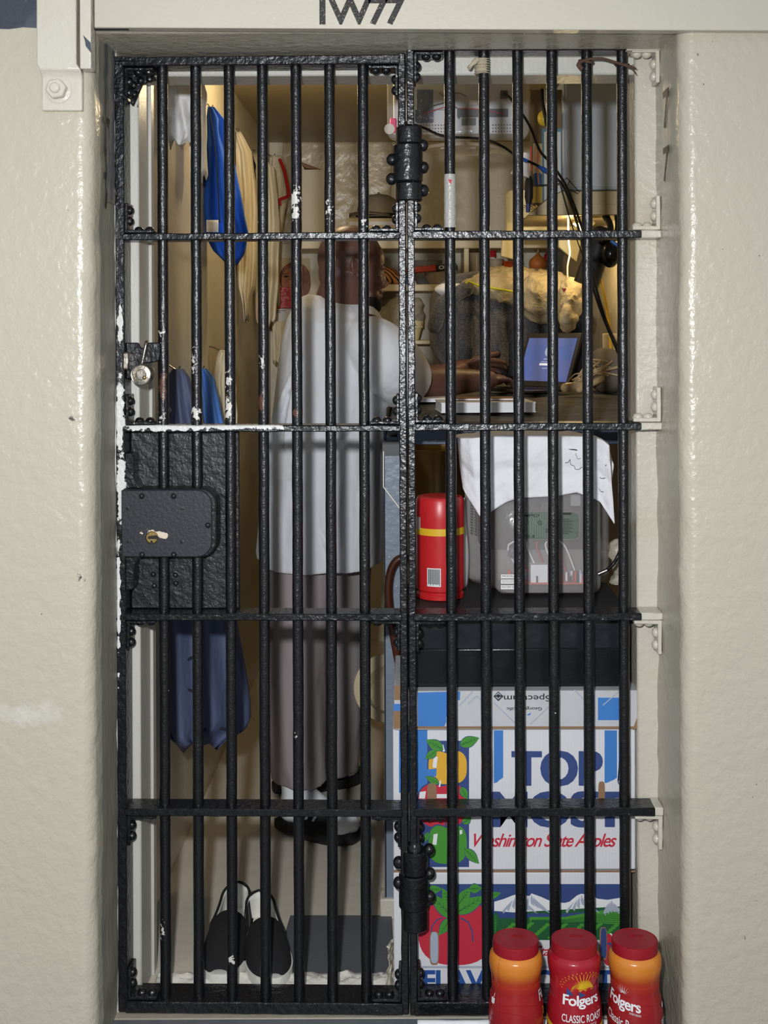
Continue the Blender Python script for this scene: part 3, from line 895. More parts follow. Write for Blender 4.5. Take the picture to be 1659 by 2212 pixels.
# ------------------------------------------------------------------ coffee jars in front of the bars
def jar(label, px, mats_ramp, word):
    s = 0.955
    base = at(px, 2027, s)
    cx, cy, zt = base.x, base.y, base.z                    # zt: top of the lid
    zf = 0.0035
    t = thing('coffee_jar', label, 'jar', (cx, cy, zf), 'coffee jars standing outside the bars')
    o_ = (cx, cy, 0)
    q = lambda z: zt - z
    prof = [(0.052, zf), (0.056, zf+0.006), (0.0565, q(0.215)), (0.0565, q(0.16)), (0.0555, q(0.135)), (0.0525, q(0.115)), (0.0495, q(0.100)), (0.0490, q(0.088)), (0.0500, q(0.075)), (0.0530, q(0.060)),
            (0.0548, q(0.048)), (0.0548, q(0.038)), (0.0530, q(0.030)), (0.0490, q(0.025)), (0.046, q(0.022))]
    fine = []
    for i in range(len(prof)-1):
        for k in range(3):
            fine.append((prof[i][0] + (prof[i+1][0]-prof[i][0])*k/3, prof[i][1] + (prof[i+1][1]-prof[i][1])*k/3))
    fine.append(prof[-1])
    def rad(z):
        for (r0, z0), (r1, z1) in zip(prof, prof[1:]):
            if z0 <= z <= z1:
                return r0 + (r1-r0)*(z-z0)/max(z1-z0, 1e-6)
        return prof[0][0] if z < zf else prof[-1][0]
    mb = MB()
    mb.lathe(fine, o_, 56)
    for zz in (0.080, 0.084, 0.088, 0.092):               # moulded rings round the waist
        r = rad(q(zz))
        mb.tube([(cx + r*math.cos(a), cy + r*math.sin(a), q(zz)) for a in [2*math.pi*k/48 for k in range(48)]], 0.0009, 6, loop=True)
    if word != 'centre':
        for w_ in range(4):                               # wavy grip ridges
            z0 = q(0.115 + 0.016*w_)
            mb.tube([(cx + (rad(z0)+0.0002)*math.cos(a), cy + (rad(z0)+0.0002)*math.sin(a), z0 + 0.004*math.sin(3*a + w_)) for a in [2*math.pi*k/60 for k in range(60)]], 0.0008, 6, loop=True)
    body = mb.build('body', M(*mats_ramp[0], **mats_ramp[1]), t)
    mb = MB()
    mb.lathe([(0.0445, q(0.024)), (0.0470, q(0.0225)), (0.0472, q(0.004)), (0.0466, q(0.001)), (0.0448, q(0.0002)), (0.0435, q(0.0012)), (0.020, q(0.0010)), (0.001, q(0.0010))], o_, 56)
    for k in range(9):                                     # embossed mark on the lid
        a = math.radians(-60 + 15*k)
        mb.tube([(cx + 0.006 + 0.006*math.sin(a), cy + 0.004 + 0.006*math.cos(a), q(0.0009)), (cx + 0.006 + 0.018*math.sin(a), cy + 0.004 + 0.018*math.cos(a), q(0.0009))], 0.0007, 5)
    mb.build('lid', LID, t, angle=30)
    def wrap(a0, a1, z0, z1, lift=0.0006, slant=0.0):
        """unit square onto the jar's side; angle 0 faces the camera, positive to the right"""
        def f(u, v):
            a = math.radians(a0 + (a1-a0)*u)
            z = z0 + (z1-z0)*v + slant*u
            r = rad(z) + lift
            return Vector((cx + r*math.sin(a), cy - r*math.cos(a), z))
        return f
    def patch(mb, f, mi, nu=14, nv=4, keep=lambda u, v: True):
        for i in range(nu):
            for j in range(nv):
                if keep((i+.5)/nu, (j+.5)/nv):
                    mb.poly([f(i/nu, j/nv), f((i+1)/nu, j/nv), f((i+1)/nu, (j+1)/nv), f(i/nu, (j+1)/nv)], mi)
    mb = MB()
    if word == 'centre':
        for k in range(33):                                # sunburst
            a = math.radians(-80 + 160*k/32)
            f = wrap(-44, 70, q(0.0855), q(0.0430), 0.0004)
            r0, r1 = 0.10, 0.92 + 0.10*(k % 2)
            pts = [(0.5 + 0.5*math.sin(a+dw)*rr, math.cos(a+dw)*rr) for rr, dw in ((r0, -0.14), (0.45, -0.038), (r1, -0.012), (r1, 0.012), (0.45, 0.038), (r0, 0.14))]
            mb.poly([f(u, v) for u, v in pts], 1)
        f = wrap(-16, 42, q(0.0855), q(0.0650), 0.0007)
        mb.poly([f(0.5 + 0.5*math.sin(math.radians(-90 + 10*k)), math.cos(math.radians(-90 + 10*k))) for k in range(19)], 1)
        f = wrap(-30, 62, q(0.0930), q(0.0730), 0.0008)
        mount = [(0, 0.35), (0.06, 0.55), (0.20, 0.10), (0.36, 0.45), (0.52, 0.05), (0.66, 0.30), (0.80, 0.72), (0.92, 1.0), (1.0, 0.8)]
        for (u0, v0), (u1, v1) in zip(mount, mount[1:]):
            mb.poly([f(u0, -0.1), f(u1, -0.1), f(u1, v1), f(u0, v0)], 3)
        for tri in (((0.04, -0.1), (0.06, 0.85), (0.22, 0.12)), ((0.38, -0.15), (0.36, 0.5), (0.54, 0.05)), ((0.86, 0.6), (0.95, 1.45), (1.0, 0.8))):
            g = wrap(-30, 62, q(0.0930), q(0.0730), 0.0011)
            mb.poly([g(u, v) for u, v in tri], 2)
        mb.text('Folgers', wrap(-34, 56, q(0.1170), q(0.0910), 0.0017), 0, bold=0.022, space=0.92)
        mb.text('CLASSIC ROAST', wrap(-34, 58, q(0.1430), q(0.1280), 0.0017), 0, bold=0.012)
        mb.text('TOSTADO CLASICO', wrap(-16, 42, q(0.1520), q(0.1465), 0.0017), 0)
        f = wrap(-88, 88, q(0.1660), q(0.1530), 0.0009)
        for i in range(30):
            u0, u1 = i/30, (i+1)/30
            g = lambda u: 0.9*(2*u-1)**2*1.4
            mb.poly([f(u0, -1.0 + g(u0)), f(u1, -1.0 + g(u1)), f(u1, g(u1)), f(u0, g(u0))], 1)
    elif word == 'right':
        mb.text('Folgers', wrap(-78, 2, q(0.1210), q(0.0930), 0.0017, -0.010), 0, bold=0.022, space=0.92)
        mb.text('Classic Roast', wrap(-78, 6, q(0.1490), q(0.1310), 0.0017, -0.014), 0, bold=0.008)
        mb.text('IN NEW ORLEANS', wrap(-22, 2, q(0.1275), q(0.1235), 0.0017, -0.004), 0)
        for k in range(9):
            a = math.radians(-80 + 20*k)
            f = wrap(-60, -18, q(0.0930), q(0.0710), 0.0017)
            mb.poly([f(0.5+0.12*math.sin(a-.2), 0.12*math.cos(a)), f(0.5+0.5*math.sin(a), 0.9*math.cos(a)), f(0.5+0.12*math.sin(a+.2), 0.12*math.cos(a))], 0)
        f = wrap(62, 76, q(0.1310), q(0.1150), 0.0017)
        mb.poly([f(0.1, 0.6), f(0.25, 0.05), (f(0.6, 0.0)), f(0.85, 0.1), f(0.95, 0.6)], 0)
        for k in range(6):
            patch(mb, wrap(56, 78, q(0.153+0.004*k), q(0.151+0.004*k), 0.0017), 0, 5, 1)
    else:
        mb.text('Folgers', wrap(58, 140, q(0.1210), q(0.0930), 0.0017), 0, bold=0.022, space=0.92)
        f = wrap(-74, -58, q(0.1210), q(0.0990), 0.0017)
        mb.poly([f(0.1, 0.5), f(0.25, 0.05), f(0.7, 0.0), f(0.95, 0.15), f(0.95, 0.55)], 0)
        mb.poly([f(0.6, 0.6), f(0.72, 0.6), f(0.85, 1.0), f(0.75, 1.0)], 0)
        patch(mb, wrap(-44.6, -44, q(0.1810), q(0.0110), 0.0007), 4, 1, 24)
        mb.text('O', wrap(66, 76, q(0.1440), q(0.1290), 0.0017), 1, bold=0.01)
    mb.build('label_print', [WHITEINK, YEL, NAVYINK, M('jar_label_red', (141, 22, 35), 0.3), DKREDINK], body, recalc=False)
    return t
def jar_ramp(name, yellow):
    b = at(0, 2027, 0.955).z
    if yellow:
        rp = [(b-0.25, (134, 20, 31)), (b-0.10, (148, 29, 31)), (b-0.075, (170, 55, 29)), (b-0.055, (199, 116, 38)), (b-0.020, (202, 127, 47))]
    else:
        rp = [(b-0.25, (141, 20, 33)), (b-0.10, (152, 22, 35)), (b-0.075, (172, 29, 35)), (b-0.055, (157, 20, 35)), (b-0.020, (152, 22, 40))]
    return ((name, (160, 30, 36), 0.26), dict(ramp=rp, bump=((90, 0.12, 2),), coat=0.3))
jar('coffee jar with an orange shoulder, its word turned away, beside the red-shouldered one', 1114, jar_ramp('jar_plastic', True), 'left')
jar('all red coffee jar with a yellow sunburst, between two orange-shouldered jars', 1240, jar_ramp('red_jar_plastic', False), 'centre')
jar('coffee jar with an orange shoulder close to the door reveal, white word showing', 1371, jar_ramp('jar_plastic', True), 'right')
mb = MB()
a, b = at(902, 2200, 0.975), at(1300, 2230, 0.975)
mb.grid(lambda u, v: Vector((a.x + u*(0.50), -0.030 - 0.024*v + 0.003*nz(u*9, v*3, 0), 0.011 + 0.006*math.sin(math.pi*v) + 0.0015*nz(u*14, v*5, 2))), 40, 8)
tag(mb.build('sill_cloth', WHITECLOTH, solid=0.003), 'white folded cloth lying along the sill behind the coffee jars', 'cloth')

# ------------------------------------------------------------------ boxes behind the panel
def on(s, lift):
    """maps picture points to the plane of a box front at scale s, lifted slightly"""
    def f(px, py):
        p = at(px, py, s)
        p.y -= lift
        return p
    return f
class Print:
    """flat printing on a front: shapes given in the pixels of an enlarged view"""
    def __init__(self, s, ox, oy, sc):
        self.mb = MB(); self.s = s; self.ox, self.oy, self.sc = ox, oy, sc
        self.layer = 0
    def P(self, X, Y, k):
        return on(self.s, 0.0005 + 0.00022*k + 0.000012*self.layer)(self.ox + X/self.sc, self.oy + Y/self.sc)
    def poly(self, pts, mi, k):
        self.layer = (self.layer + 1) % 16
        self.mb.poly([self.P(x, y, k) for x, y in pts], mi)
    def rect(self, x0, y0, x1, y1, mi, k):
        self.poly([(x0, y0), (x1, y0), (x1, y1), (x0, y1)], mi, k)
    def blob(self, cx, cy, rx, ry, mi, k, n=36, sq=2.0, dent=0):
        pts = []
        for i in range(n):
            a = 2*math.pi*i/n
            c, s_ = math.cos(a), math.sin(a)
            x = cx + rx*abs(c)**(2/sq)*(1 if c >= 0 else -1)
            y = cy + ry*abs(s_)**(2/sq)*(1 if s_ >= 0 else -1)
            if dent and s_ < 0:
                y += dent*math.exp(-((x-cx)/(rx*0.35))**2)
            pts.append((x, y))
        self.poly(pts, mi, k)
    def leaf(self, x0, y0, x1, y1, wd, mi, k, veins=None):
        dx, dy = x1-x0, y1-y0
        L_ = math.hypot(dx, dy); nx, ny = -dy/L_, dx/L_
        up, dn = [], []
        for i in range(9):
            t = i/8; h = wd*math.sin(math.pi*t**0.8)
            up.append((x0+dx*t+nx*h, y0+dy*t+ny*h)); dn.append((x0+dx*t-nx*h, y0+dy*t-ny*h))
        self.poly(up + dn[::-1][1:-1], mi, k)
        if veins is not None:
            h = wd*0.07
            self.poly([(x0+nx*h, y0+ny*h), (x1, y1), (x0-nx*h, y0-ny*h)], veins, k+1)
            for i in range(1, 6):
                t = i/7
                for sg in (1, -1):
                    bx, by = x0+dx*t, y0+dy*t
                    ex, ey = x0+dx*(t+0.16)+nx*sg*wd*0.7*math.sin(math.pi*t), y0+dy*(t+0.16)+ny*sg*wd*0.7*math.sin(math.pi*t)
                    self.poly([(bx-dx/L_*h, by-dy/L_*h), (ex, ey), (bx+dx/L_*h, by+dy/L_*h)], veins, k+1)
    def text(self, body, x0, y0, x1, y1, mi, k, flip=False, **kw):
        if flip:
            f = lambda u, v: self.P(x1 + u*(x0-x1), y0 + v*(y1-y0), k)
        else:
            f = lambda u, v: self.P(x0 + u*(x1-x0), y1 + v*(y0-y1), k)
        self.mb.text(body, f, mi, **kw)
    def line(self, pts, wd, mi, k):
        for (x0, y0), (x1, y1) in zip(pts, pts[1:]):
            L_ = math.hypot(x1-x0, y1-y0) or 1
            nx, ny = -(y1-y0)/L_*wd/2, (x1-x0)/L_*wd/2
            self.poly([(x0+nx, y0+ny), (x1+nx, y1+ny), (x1-nx, y1-ny), (x0-nx, y0-ny)], mi, k)
    def build(self, name, mats, parent):
        return self.mb.build(name, mats, parent, smooth=False, recalc=False)
INKS = [NAVYINK, BLUEINK, REDINK, GREENINK, YELINK, WHITEINK, GREYINK, BLKINK, KRAFT, DKGREEN, DKREDINK]
NV, BL, RE, GR, YE, WH, GY, BK, KR, DG, DR = range(11)
SB = 1.03
YF, YBK = (SB-1)*D, 0.36

def carton(name, label, z0, z1, x0, x1):
    t = thing(name, label, 'box', ((x0+x1)/2, (YF+YBK)/2, z0))
    mb = MB()
    n = 24                                             # slightly bowed front
    front, back = [], []
    for i in range(n+1):
        u = i/n
        x = x0 + (x1-x0)*u
        front.append((x, YF)); back.append((x, YBK))
    ring = front + back[::-1]
    mb.rings([[Vector((x, y, z0 + 0.001)) for x, y in ring], [Vector((x, y, z1)) for x, y in ring]])
    mb.build('carton', BOXWHITE, t, bevel=0.0035, seg=2)
    return t
X0, X1 = at(849, 1700, SB).x, at(1373, 1700, SB).x
zA0, zA1 = at(1100, 1881, SB).z, at(1100, 1573, SB).z
# lower carton
t = carton('apple_box', 'white carton printed with a red apple and snowy mountains, standing on the floor', 0.0, zA0-0.003, X0, at(1362, 1700, SB).x)
pr = Print(SB, 820, 1850, 2.44)
pr.rect(205, 145, 1276, 440, NV, 0)
pr.poly([(600, 300), (1276, 262), (1276, 440), (600, 440)], DG, 1)
pr.poly([(790, 318), (900, 318), (975, 318), (1090, 296), (1276, 266), (1276, 362), (1100, 345), (960, 346), (790, 340)], GR, 2)
for i in range(7):
    pr.line([(800, 334+2*i), (980, 332 + 4*i), (1276, 290+11*i)], 2.5, DG, 3)
for i in range(46):
    x = 620 + 640*((i*37) % 46)/46; y = 350 + 80*((i*17) % 46)/46
    pr.blob(x, y, 13, 9, GR, 3, n=10)
pr.poly([(604, 238), (650, 225), (700, 205), (726, 198), (790, 208), (800, 194), (850, 212), (912, 240), (975, 244), (1000, 238), (1040, 205), (1062, 196), (1100, 200), (1150, 222), (1200, 228), (1276, 216), (1276, 300), (604, 300)], WH, 1)
pr.poly([(604, 286), (680, 292), (760, 300), (860, 298), (912, 306), (975, 300), (1080, 292), (1200, 276), (1276, 266), (1276, 306), (980, 322), (604, 326)], NV, 2)
rr = random.Random(4)
for (px_, py_, ln) in ((726, 202, 90), (800, 198, 95), (1062, 200, 92), (1220, 228, 50)):
    for k in range(7):
        dx = (k-3)*ln*0.24 + rr.uniform(-6, 6)
        y_ = py_ + abs(k-3)*ln*0.13
        pr.poly([(px_+dx*0.5, y_), (px_+dx*0.9+10, y_+30), (px_+dx*1.3+16, y_+64), (px_+dx*1.15-2, y_+50), (px_+dx*0.8-6, y_+28)], GY, 2)
pr.blob(400, 400, 196, 172, RE, 2, sq=2.5, dent=40)
pr.poly([(250, 470), (550, 470), (470, 565), (420, 572), (345, 566)], RE, 2)
pr.line([(270, 420), (275, 370), (300, 335), (330, 322)], 6, NV, 3)
pr.line([(425, 322), (468, 345), (488, 395), (492, 450)], 7, NV, 3)
for lf in ((395, 330, 262, 190, 34), (395, 300, 560, 205, 36), (390, 280, 330, 165, 30), (410, 260, 480, 160, 30), (380, 320, 310, 415, 26), (250, 175, 330, 170, 22), (560, 215, 640, 190, 18), (470, 170, 540, 165, 24)):
    pr.leaf(*lf[:4], lf[4]+4, NV, 4)
    pr.leaf(*lf, GR, 5, DG)
pr.leaf(610, 400, 612, 290, 26, DG, 4, GR)
pr.text('Washington State Apples', 528, 470, 1120, 540, RE, 1, shear=0.35, bold=0.01, space=0.9)
pr.rect(222, 577, 1232, 588, GY, 1)
pr.text('FLAVOR CREST', 228, 597, 1236, 712, 1, 1, bold=0.03, space=0.95)
pr.blob(1205, 490, 42, 92, WH, 2); pr.blob(1205, 490, 36, 84, RE, 3)
pr.text('ST', 1178, 452, 1232, 500, NV, 4, bold=0.03)
pr.blob(288, 482, 25, 88, KR, 6, sq=4); pr.blob(288, 478, 20, 82, GY, 7, sq=4)
pr.blob(1178, 458, 20, 88, KR, 6, sq=4); pr.blob(1180, 455, 15, 80, NV, 7, sq=4)
m2 = list(INKS); m2[1] = M('blue_letter_print', (29, 74, 141), 0.6)
pr.build('front_print', m2, t)
# upper carton
t = carton('apple_box', 'white carton printed with three apples and big navy letters, topped by its lid', zA0, zA1, X0, X1)
pr = Print(SB, 820, 1400, 2.676)
pr.rect(80, 1284, 1478, 1296, KR, 0)
pr.rect(232, 535, 517, 1265, NV, 0)
pr.rect(112, 472, 276, 835, BL, 2)
for x0_, x1_, y1_ in ((660, 714, 780), (1300, 1372, 780), (1381, 1397, 788)):
    pr.poly([(x0_, 475), (x1_, 475), (x1_, y1_-32), (x1_-22, y1_-18), (x0_+18, y1_-4), (x0_, y1_)], BL, 1)
pr.blob(362, 905, 150, 140, NV, 3, sq=2.6, dent=26); pr.blob(362, 905, 142, 133, RE, 4, sq=2.6, dent=26)
pr.rect(330, 842, 392, 866, WH, 5); pr.poly([(232, 830), (268, 825), (262, 868), (228, 868)], WH, 5)
for cy_, mi_ in ((685, YE), (1130, GR)):
    hh = 100 if mi_ == YE else 116
    pr.blob(393, cy_, 119, hh+7, NV, 5, sq=2.9, dent=24); pr.blob(393, cy_, 111, hh, mi_, 6, sq=2.9, dent=24)
    pr.poly([(312, cy_-56), (336, cy_-60), (328, cy_+6), (306, cy_+2)], WH, 7)
pr.poly([(462, 1052), (476, 1048), (478, 1070), (464, 1076)], WH, 7)
pr.poly([(272, 700), (330, 694), (326, 740), (272, 740)], BL, 7)
pr.line([(372, 596), (362, 556)], 12, WH, 8); pr.line([(345, 800), (352, 764)], 9, WH, 8)
pr.line([(384, 1036), (380, 1004)], 9, NV, 8)
for lf in ((368, 585, 268, 528, 30), (330, 590, 262, 640, 22), (462, 560, 576, 516, 30), (345, 782, 264, 738, 18), (470, 800, 508, 872, 22), (480, 1010, 530, 975, 22), (490, 1155, 575, 1245, 26), (280, 1060, 262, 1120, 14)):
    pr.leaf(*lf[:4], lf[4]+4, NV, 8)
    pr.leaf(*lf, GR, 9, DG)
for k_, dx_ in enumerate((-9, 0, 9)):
    pr.text('TOP', 771+dx_, 592, 1281+dx_, 797, NV, 2+k_, bold=0.02, space=1.02)
    pr.text('MOST', 649+dx_, 826, 1419+dx_, 1036, NV, 2+k_, bold=0.02, space=1.02)
pr.text('Washington State Apples', 545, 1070, 1370, 1172, RE, 3, shear=0.38, bold=0.012, space=0.86)
for hx, hy in ((302, 846), (1282, 836)):
    pr.blob(hx, hy, 27 if hx < 900 else 19, 68, KR, 10, sq=4)
pr.build('front_print', INKS, t)
# its lid: a cut-down paper carton
zL0, zL1 = zA1, at(1100, 1489, SB).z
t = thing('carton_top', 'grey and blue printed carton lid, print upside down, under the black storage box', 'box', ((X0+X1)/2, 0.2, zL0))
mb = MB()
xl, xr = at(851, 1530, SB).x, at(1383, 1530, SB).x
mb.box(xl, xr, YF-0.012, YBK+0.012, zL0, zL1)
mb.build('carton', M('grey_white_lid_card', (183, 183, 186), 0.7, layers=(dict(scale=7, lo=0.45, hi=0.7, col=(170, 170, 174)),)), t, bevel=0.003, seg=2)
SL = SB - 0.012/D
pr = Print(SL, 820, 1400, 2.676)
pr.rect(80, 350, 132, 458, KR, 0); pr.rect(80, 322, 132, 362, BL, 1); pr.rect(84, 216, 130, 300, KR, 0)
pr.rect(80, 452, 1505, 466, KR, 1)
pr.poly([(220, 256), (466, 250), (464, 300), (408, 304), (406, 380), (384, 400), (386, 425), (372, 456), (222, 458)], BL, 0)
pr.rect(1262, 286, 1397, 416, BL, 0)
pr.poly([(1462, 470), (1490, 395), (1507, 425), (1480, 468)], KR, 2)
pr.text('Spectrum', 718, 262, 986, 308, BK, 1, flip=True, bold=0.006)
pr.text('Georgia-Pacific', 734, 336, 938, 360, BK, 1, flip=True, bold=0.012)
pr.poly([(686, 250), (716, 278), (686, 306), (658, 278)], BK, 1)
for sg in (-1, 1):
    pr.poly([(668, 276+sg*4), (686, 276+sg*20), (704, 276+sg*4)], GY, 2)
    pr.poly([(676, 276+sg*4), (686, 276+sg*12), (696, 276+sg*4)], BK, 3)
for ln in (((660, 314), (790, 440)), ((995, 322), (872, 440)), ((460, 332), (540, 248)), ((510, 324), (560, 276), (600, 310)), ((1125, 240), (1196, 312)), ((1290, 330), (1386, 248))):
    pr.line(ln, 6, 6, 1)
pr.poly([(848, 386), (876, 372), (868, 388)], BL, 1)
pr.build('front_print', INKS, t)
# black storage box on top
zB1 = 0.846
t = thing('storage_box', 'glossy black plastic storage box under the corrugated card and the clear television', 'box', (0.25, 0.22, zL1))
mb = MB()
xl2, xr2 = at(872, 1400, 1.035).x, at(1362, 1400, 1.035).x
zmid = at(1100, 1403, 1.035).z
mb.box(xl2+0.004, xr2-0.004, 0.0954, YBK, zL1, zmid+0.002)
mb.build('body', BINBLACK, t, bevel=0.004)
mb = MB()
mb.box(xl2, xr2, 0.0924, YBK+0.003, zmid, zB1)
mb.build('lid', M('black_storage_lid', (30, 32, 37), 0.2, bump=((14, 0.15, 2),), layers=(dict(scale=40, lo=0.68, hi=0.7, col=(90, 94, 104), stretch=(1, 1, 0.15), amt=0.6),)), t, bevel=0.004)
# corrugated card notched round the bars
t = thing('corrugated_card', 'black corrugated cardboard sheet notched round the bars, under the television', 'cardboard', (0.25, 0.25, zB1))
mb = MB()
zc = zB1 + 0.004
q = [(xl2+0.01, 0.40), (xl2+0.01, 0.075)]
for px in (974, 1049, 1122.5, 1197, 1273, 1350):
    xx = px_x(px)
    q += [(xx-0.016, 0.068), (xx-0.016, 0.085), (xx+0.016, 0.085), (xx+0.016, 0.068)]
q = [p for p in q if p[0] < xr2-0.002] + [(xr2-0.004, 0.085), (xr2-0.004, 0.40)]
mb.rings([[Vector((x, y, zB1+0.0005)) for x, y in q], [Vector((x, y, zB1+0.0115)) for x, y in q]])
mb.build('sheet', BLACKCARD, t)
mb = MB()
for px in (905, 1010, 1086, 1160, 1235, 1312):                # exposed flutes along the cut edges
    for k in range(9):
        for r_ in range(2):
            x = px_x(px) - 0.020 + 0.005*k
            mb.prism([(x, zB1+0.0015+0.0052*r_), (x+0.0016, zB1+0.0052+0.0052*r_), (x+0.0032, zB1+0.0015+0.0052*r_)], 0.0672, 0.069)
mb.build('corrugation', M('card_flute_edge', (84, 78, 74), 0.8), t)

# red canister beside the television
sC = 1.092
cc = at(951, 1298, sC)
zS = zB1 + 0.0116
t = thing('canister', 'red plastic canister with a yellow band, standing on the corrugated card', 'canister', (cc.x, cc.y, zS))
ztop = at(951, 1070, sC).z
rC = 0.0565
mb = MB()
prof = [(rC-0.006, zS), (rC-0.001, zS+0.003), (rC-0.001, at(0, 1282, sC).z), (rC-0.004, at(0, 1279, sC).z), (rC-0.004, at(0, 1276, sC).z), (rC, at(0, 1272, sC).z), (rC, at(0, 1160, sC).z), (rC+0.001, at(0, 1120, sC).z), (rC, at(0, 1082, sC).z), (rC-0.004, at(0, 1075, sC).z), (rC-0.010, ztop), (0.02, ztop)]
mb.lathe(prof, (cc.x, cc.y, 0), 56)
body = mb.build('body', RED, t)
def cwrap(a0, a1, za, zb, lift=0.0006):
    def f(u, v):
        a = math.radians(a0 + (a1-a0)*u)
        return Vector((cc.x + (rC+0.001+lift)*math.sin(a), cc.y - (rC+0.001+lift)*math.cos(a), zb + v*(za-zb)))
    return f
zp = lambda py: at(951, py, sC).z
mb = MB()
def band(f, mi, n=36):
    for i in range(n):
        mb.poly([f(i/n, 0), f((i+1)/n, 0), f((i+1)/n, 1), f(i/n, 1)], mi)
band(cwrap(-95, 95, zp(1135), zp(1150)), 1)
mb.build('label_band', [WHITEINK, YEL, BLKINK], body, recalc=False)
mb = MB()
band(cwrap(-33, 0, zp(1218), zp(1257)), 0, 12)
for k in range(22):
    wd = 0.6 + 0.9*((k*7) % 3)/2
    band(cwrap(-31 + 1.33*k, -31 + 1.33*k + wd*0.8, zp(1220), zp(1252 if k % 5 else 1255), 0.0010), 2, 1)
mb.build('barcode', [WHITEINK, YEL, BLKINK], body, recalc=False)
mb = MB()
for k in range(5):
    band(cwrap(16, 36 - 4*(k % 2), zp(1079+5*k), zp(1081.5+5*k)), 0, 5)
for k, yy in enumerate((1188, 1191, 1232, 1248, 1252)):
    band(cwrap(18, 34 + 6*(k % 2), zp(yy), zp(yy+2)), 0, 5)
f = cwrap(16, 34, zp(1203), zp(1220), 0.0008)
mb.poly([f(0.5+0.45*math.cos(a), 0.5+0.42*math.sin(a)) for a in [2*math.pi*k/16 for k in range(16)]], 0)
f = cwrap(16, 34, zp(1203), zp(1220), 0.0011)
mb.poly([f(0.5+0.25*math.cos(a), 0.5+0.22*math.sin(a)) for a in [2*math.pi*k/16 for k in range(16)]], 2)
mb.build('label_print', [WHITEINK, YEL, BLKINK], body, recalc=False)
mb = MB()
f = cwrap(-80, -52, zp(1112), zp(1139), 0.0016)
band(f, 0, 8)
mb.build('tape', TAPE, body, recalc=False)
mb = MB()
f = lambda x, y, d=0: at(x, y, 1.12) + Vector((0, d, 0))
a = at(999, 1080, 1.12); b = at(1006, 1286, 1.12)
mb.grid(lambda u, v: Vector((a.x - 0.006 + 0.020*u + 0.004*math.sin(v*5), a.y + 0.05*u, zS + v*(a.z-zS))), 6, 24)
tag(mb.build('folded_paper', PAPERPLAIN, solid=0.002), 'white folded paper standing between the red canister and the television', 'paper')

# ------------------------------------------------------------------ clear television under the bunk, with its cloth
t = thing('clear_television', 'clear plastic tube television on the corrugated card, a white cloth over it', 'television', (0.28, 0.32, zS))
def rrect(x0, x1, z0, z1, r, y, n=6):
    out = []
    for cx_, cz_, a0 in ((x1-r, z0+r, -90), (x1-r, z1-r, 0), (x0+r, z1-r, 90), (x0+r, z0+r, 180)):
        for k in range(n+1):
            a = math.radians(a0 + 90*k/n)
            out.append(Vector((cx_ + r*math.cos(a), y, cz_ + r*math.sin(a))))
    return out
xa, xb = at(1066, 0, 1.095).x, at(1292, 0, 1.095).x
xA, xB = at(1001, 0, 1.15).x, at(1312, 0, 1.15).x
zlow, zb1, zf1 = zS+0.003, at(0, 968, 1.12).z, at(0, 962, 1.15).z
rings = [rrect(xa+0.01, xb-0.01, zlow+0.008, zb1-0.05, 0.02, 0.236), rrect(xa, xb, zlow+0.003, zb1-0.04, 0.022, 0.246), rrect(xa-0.012, xb+0.006, zlow+0.002, zb1-0.02, 0.03, 0.30),
         rrect(xA+0.004, xB-0.004, zlow, zf1-0.006, 0.03, 0.385), rrect(xA, xB, zlow, zf1, 0.03, 0.40), rrect(xA, xB, zlow, zf1, 0.03, 0.425)]
mb = MB(); mb.rings(rings); 
mb.build('shell', CLEAR, t, angle=50)
mb = MB()
mb.rings([rrect(xA+0.006, xB-0.006, zlow+0.006, zf1-0.006, 0.03, 0.405), rrect(xA+0.006, xB-0.006, zlow+0.006, zf1-0.006, 0.03, 0.418)])
mb.build('front_bezel', CRTGREY, t)
mb = MB()                                                   # picture tube funnel and neck
zcn = (zlow+zf1)/2 + 0.03; xcn = (xa+xb)/2
mb.rings([rrect(xcn-0.014, xcn+0.014, zcn-0.014, zcn+0.014, 0.013, 0.27), rrect(xcn-0.018, xcn+0.018, zcn-0.018, zcn+0.018, 0.017, 0.30), rrect(xcn-0.06, xcn+0.06, zcn-0.05, zcn+0.05, 0.04, 0.33), rrect(xA+0.03, xB-0.03, zcn-0.12, zcn+0.11, 0.03, 0.39)])
mb.build('picture_tube', CRT, t)
pr = Print(1.0882, 960, 920, 4.1475)                        # printed plate on the back
pr.blob(920, 893, 300, 132, 0, 0, sq=9)
pr.blob(920, 893, 285, 120, 1, 1, sq=9)
for k in range(14):
    pr.line([(640 + 22*k, 780), (640+22*k, 830 + 9*(k % 5)), (660+22*k, 860 + 9*(k % 5)), (660+22*k, 1000)], 3, 2, 2)
pr.text('AMPO', 650, 790, 850, 816, 3, 3, shear=0.4, bold=0.01)
pr.text('FFIX-B', 690, 975, 812, 1002, 3, 3, bold=0.01)
pr.blob(856, 868, 22, 20, 3, 3, n=20); pr.blob(856, 868, 18, 16, 1, 4, n=20); pr.text('UL', 845, 858, 868, 878, 3, 5)
pr.rect(905, 922, 945, 955, 3, 3); pr.rect(909, 926, 941, 951, 1, 4); pr.rect(917, 932, 933, 945, 3, 5); pr.rect(920, 935, 930, 942, 1, 6)
pr.rect(1062, 776, 1136, 796, 3, 3)
for k in range(18):
    pr.rect(1062, 830 + 8*k, 1110 + 60*((k*5) % 4)/4, 833 + 8*k, 3, 3)
for k in range(9):
    pr.rect(650, 838 + 14*k, 690 + 60*((k*5) % 4)/4, 842 + 14*k, 3, 3)
pr.build('rating_plate', [CRTGREY, PCB, M('green_board_trace', (124, 146, 130), 0.5), BLKINK], t)
pr = Print(1.0875, 960, 920, 4.1475)                        # three stickers
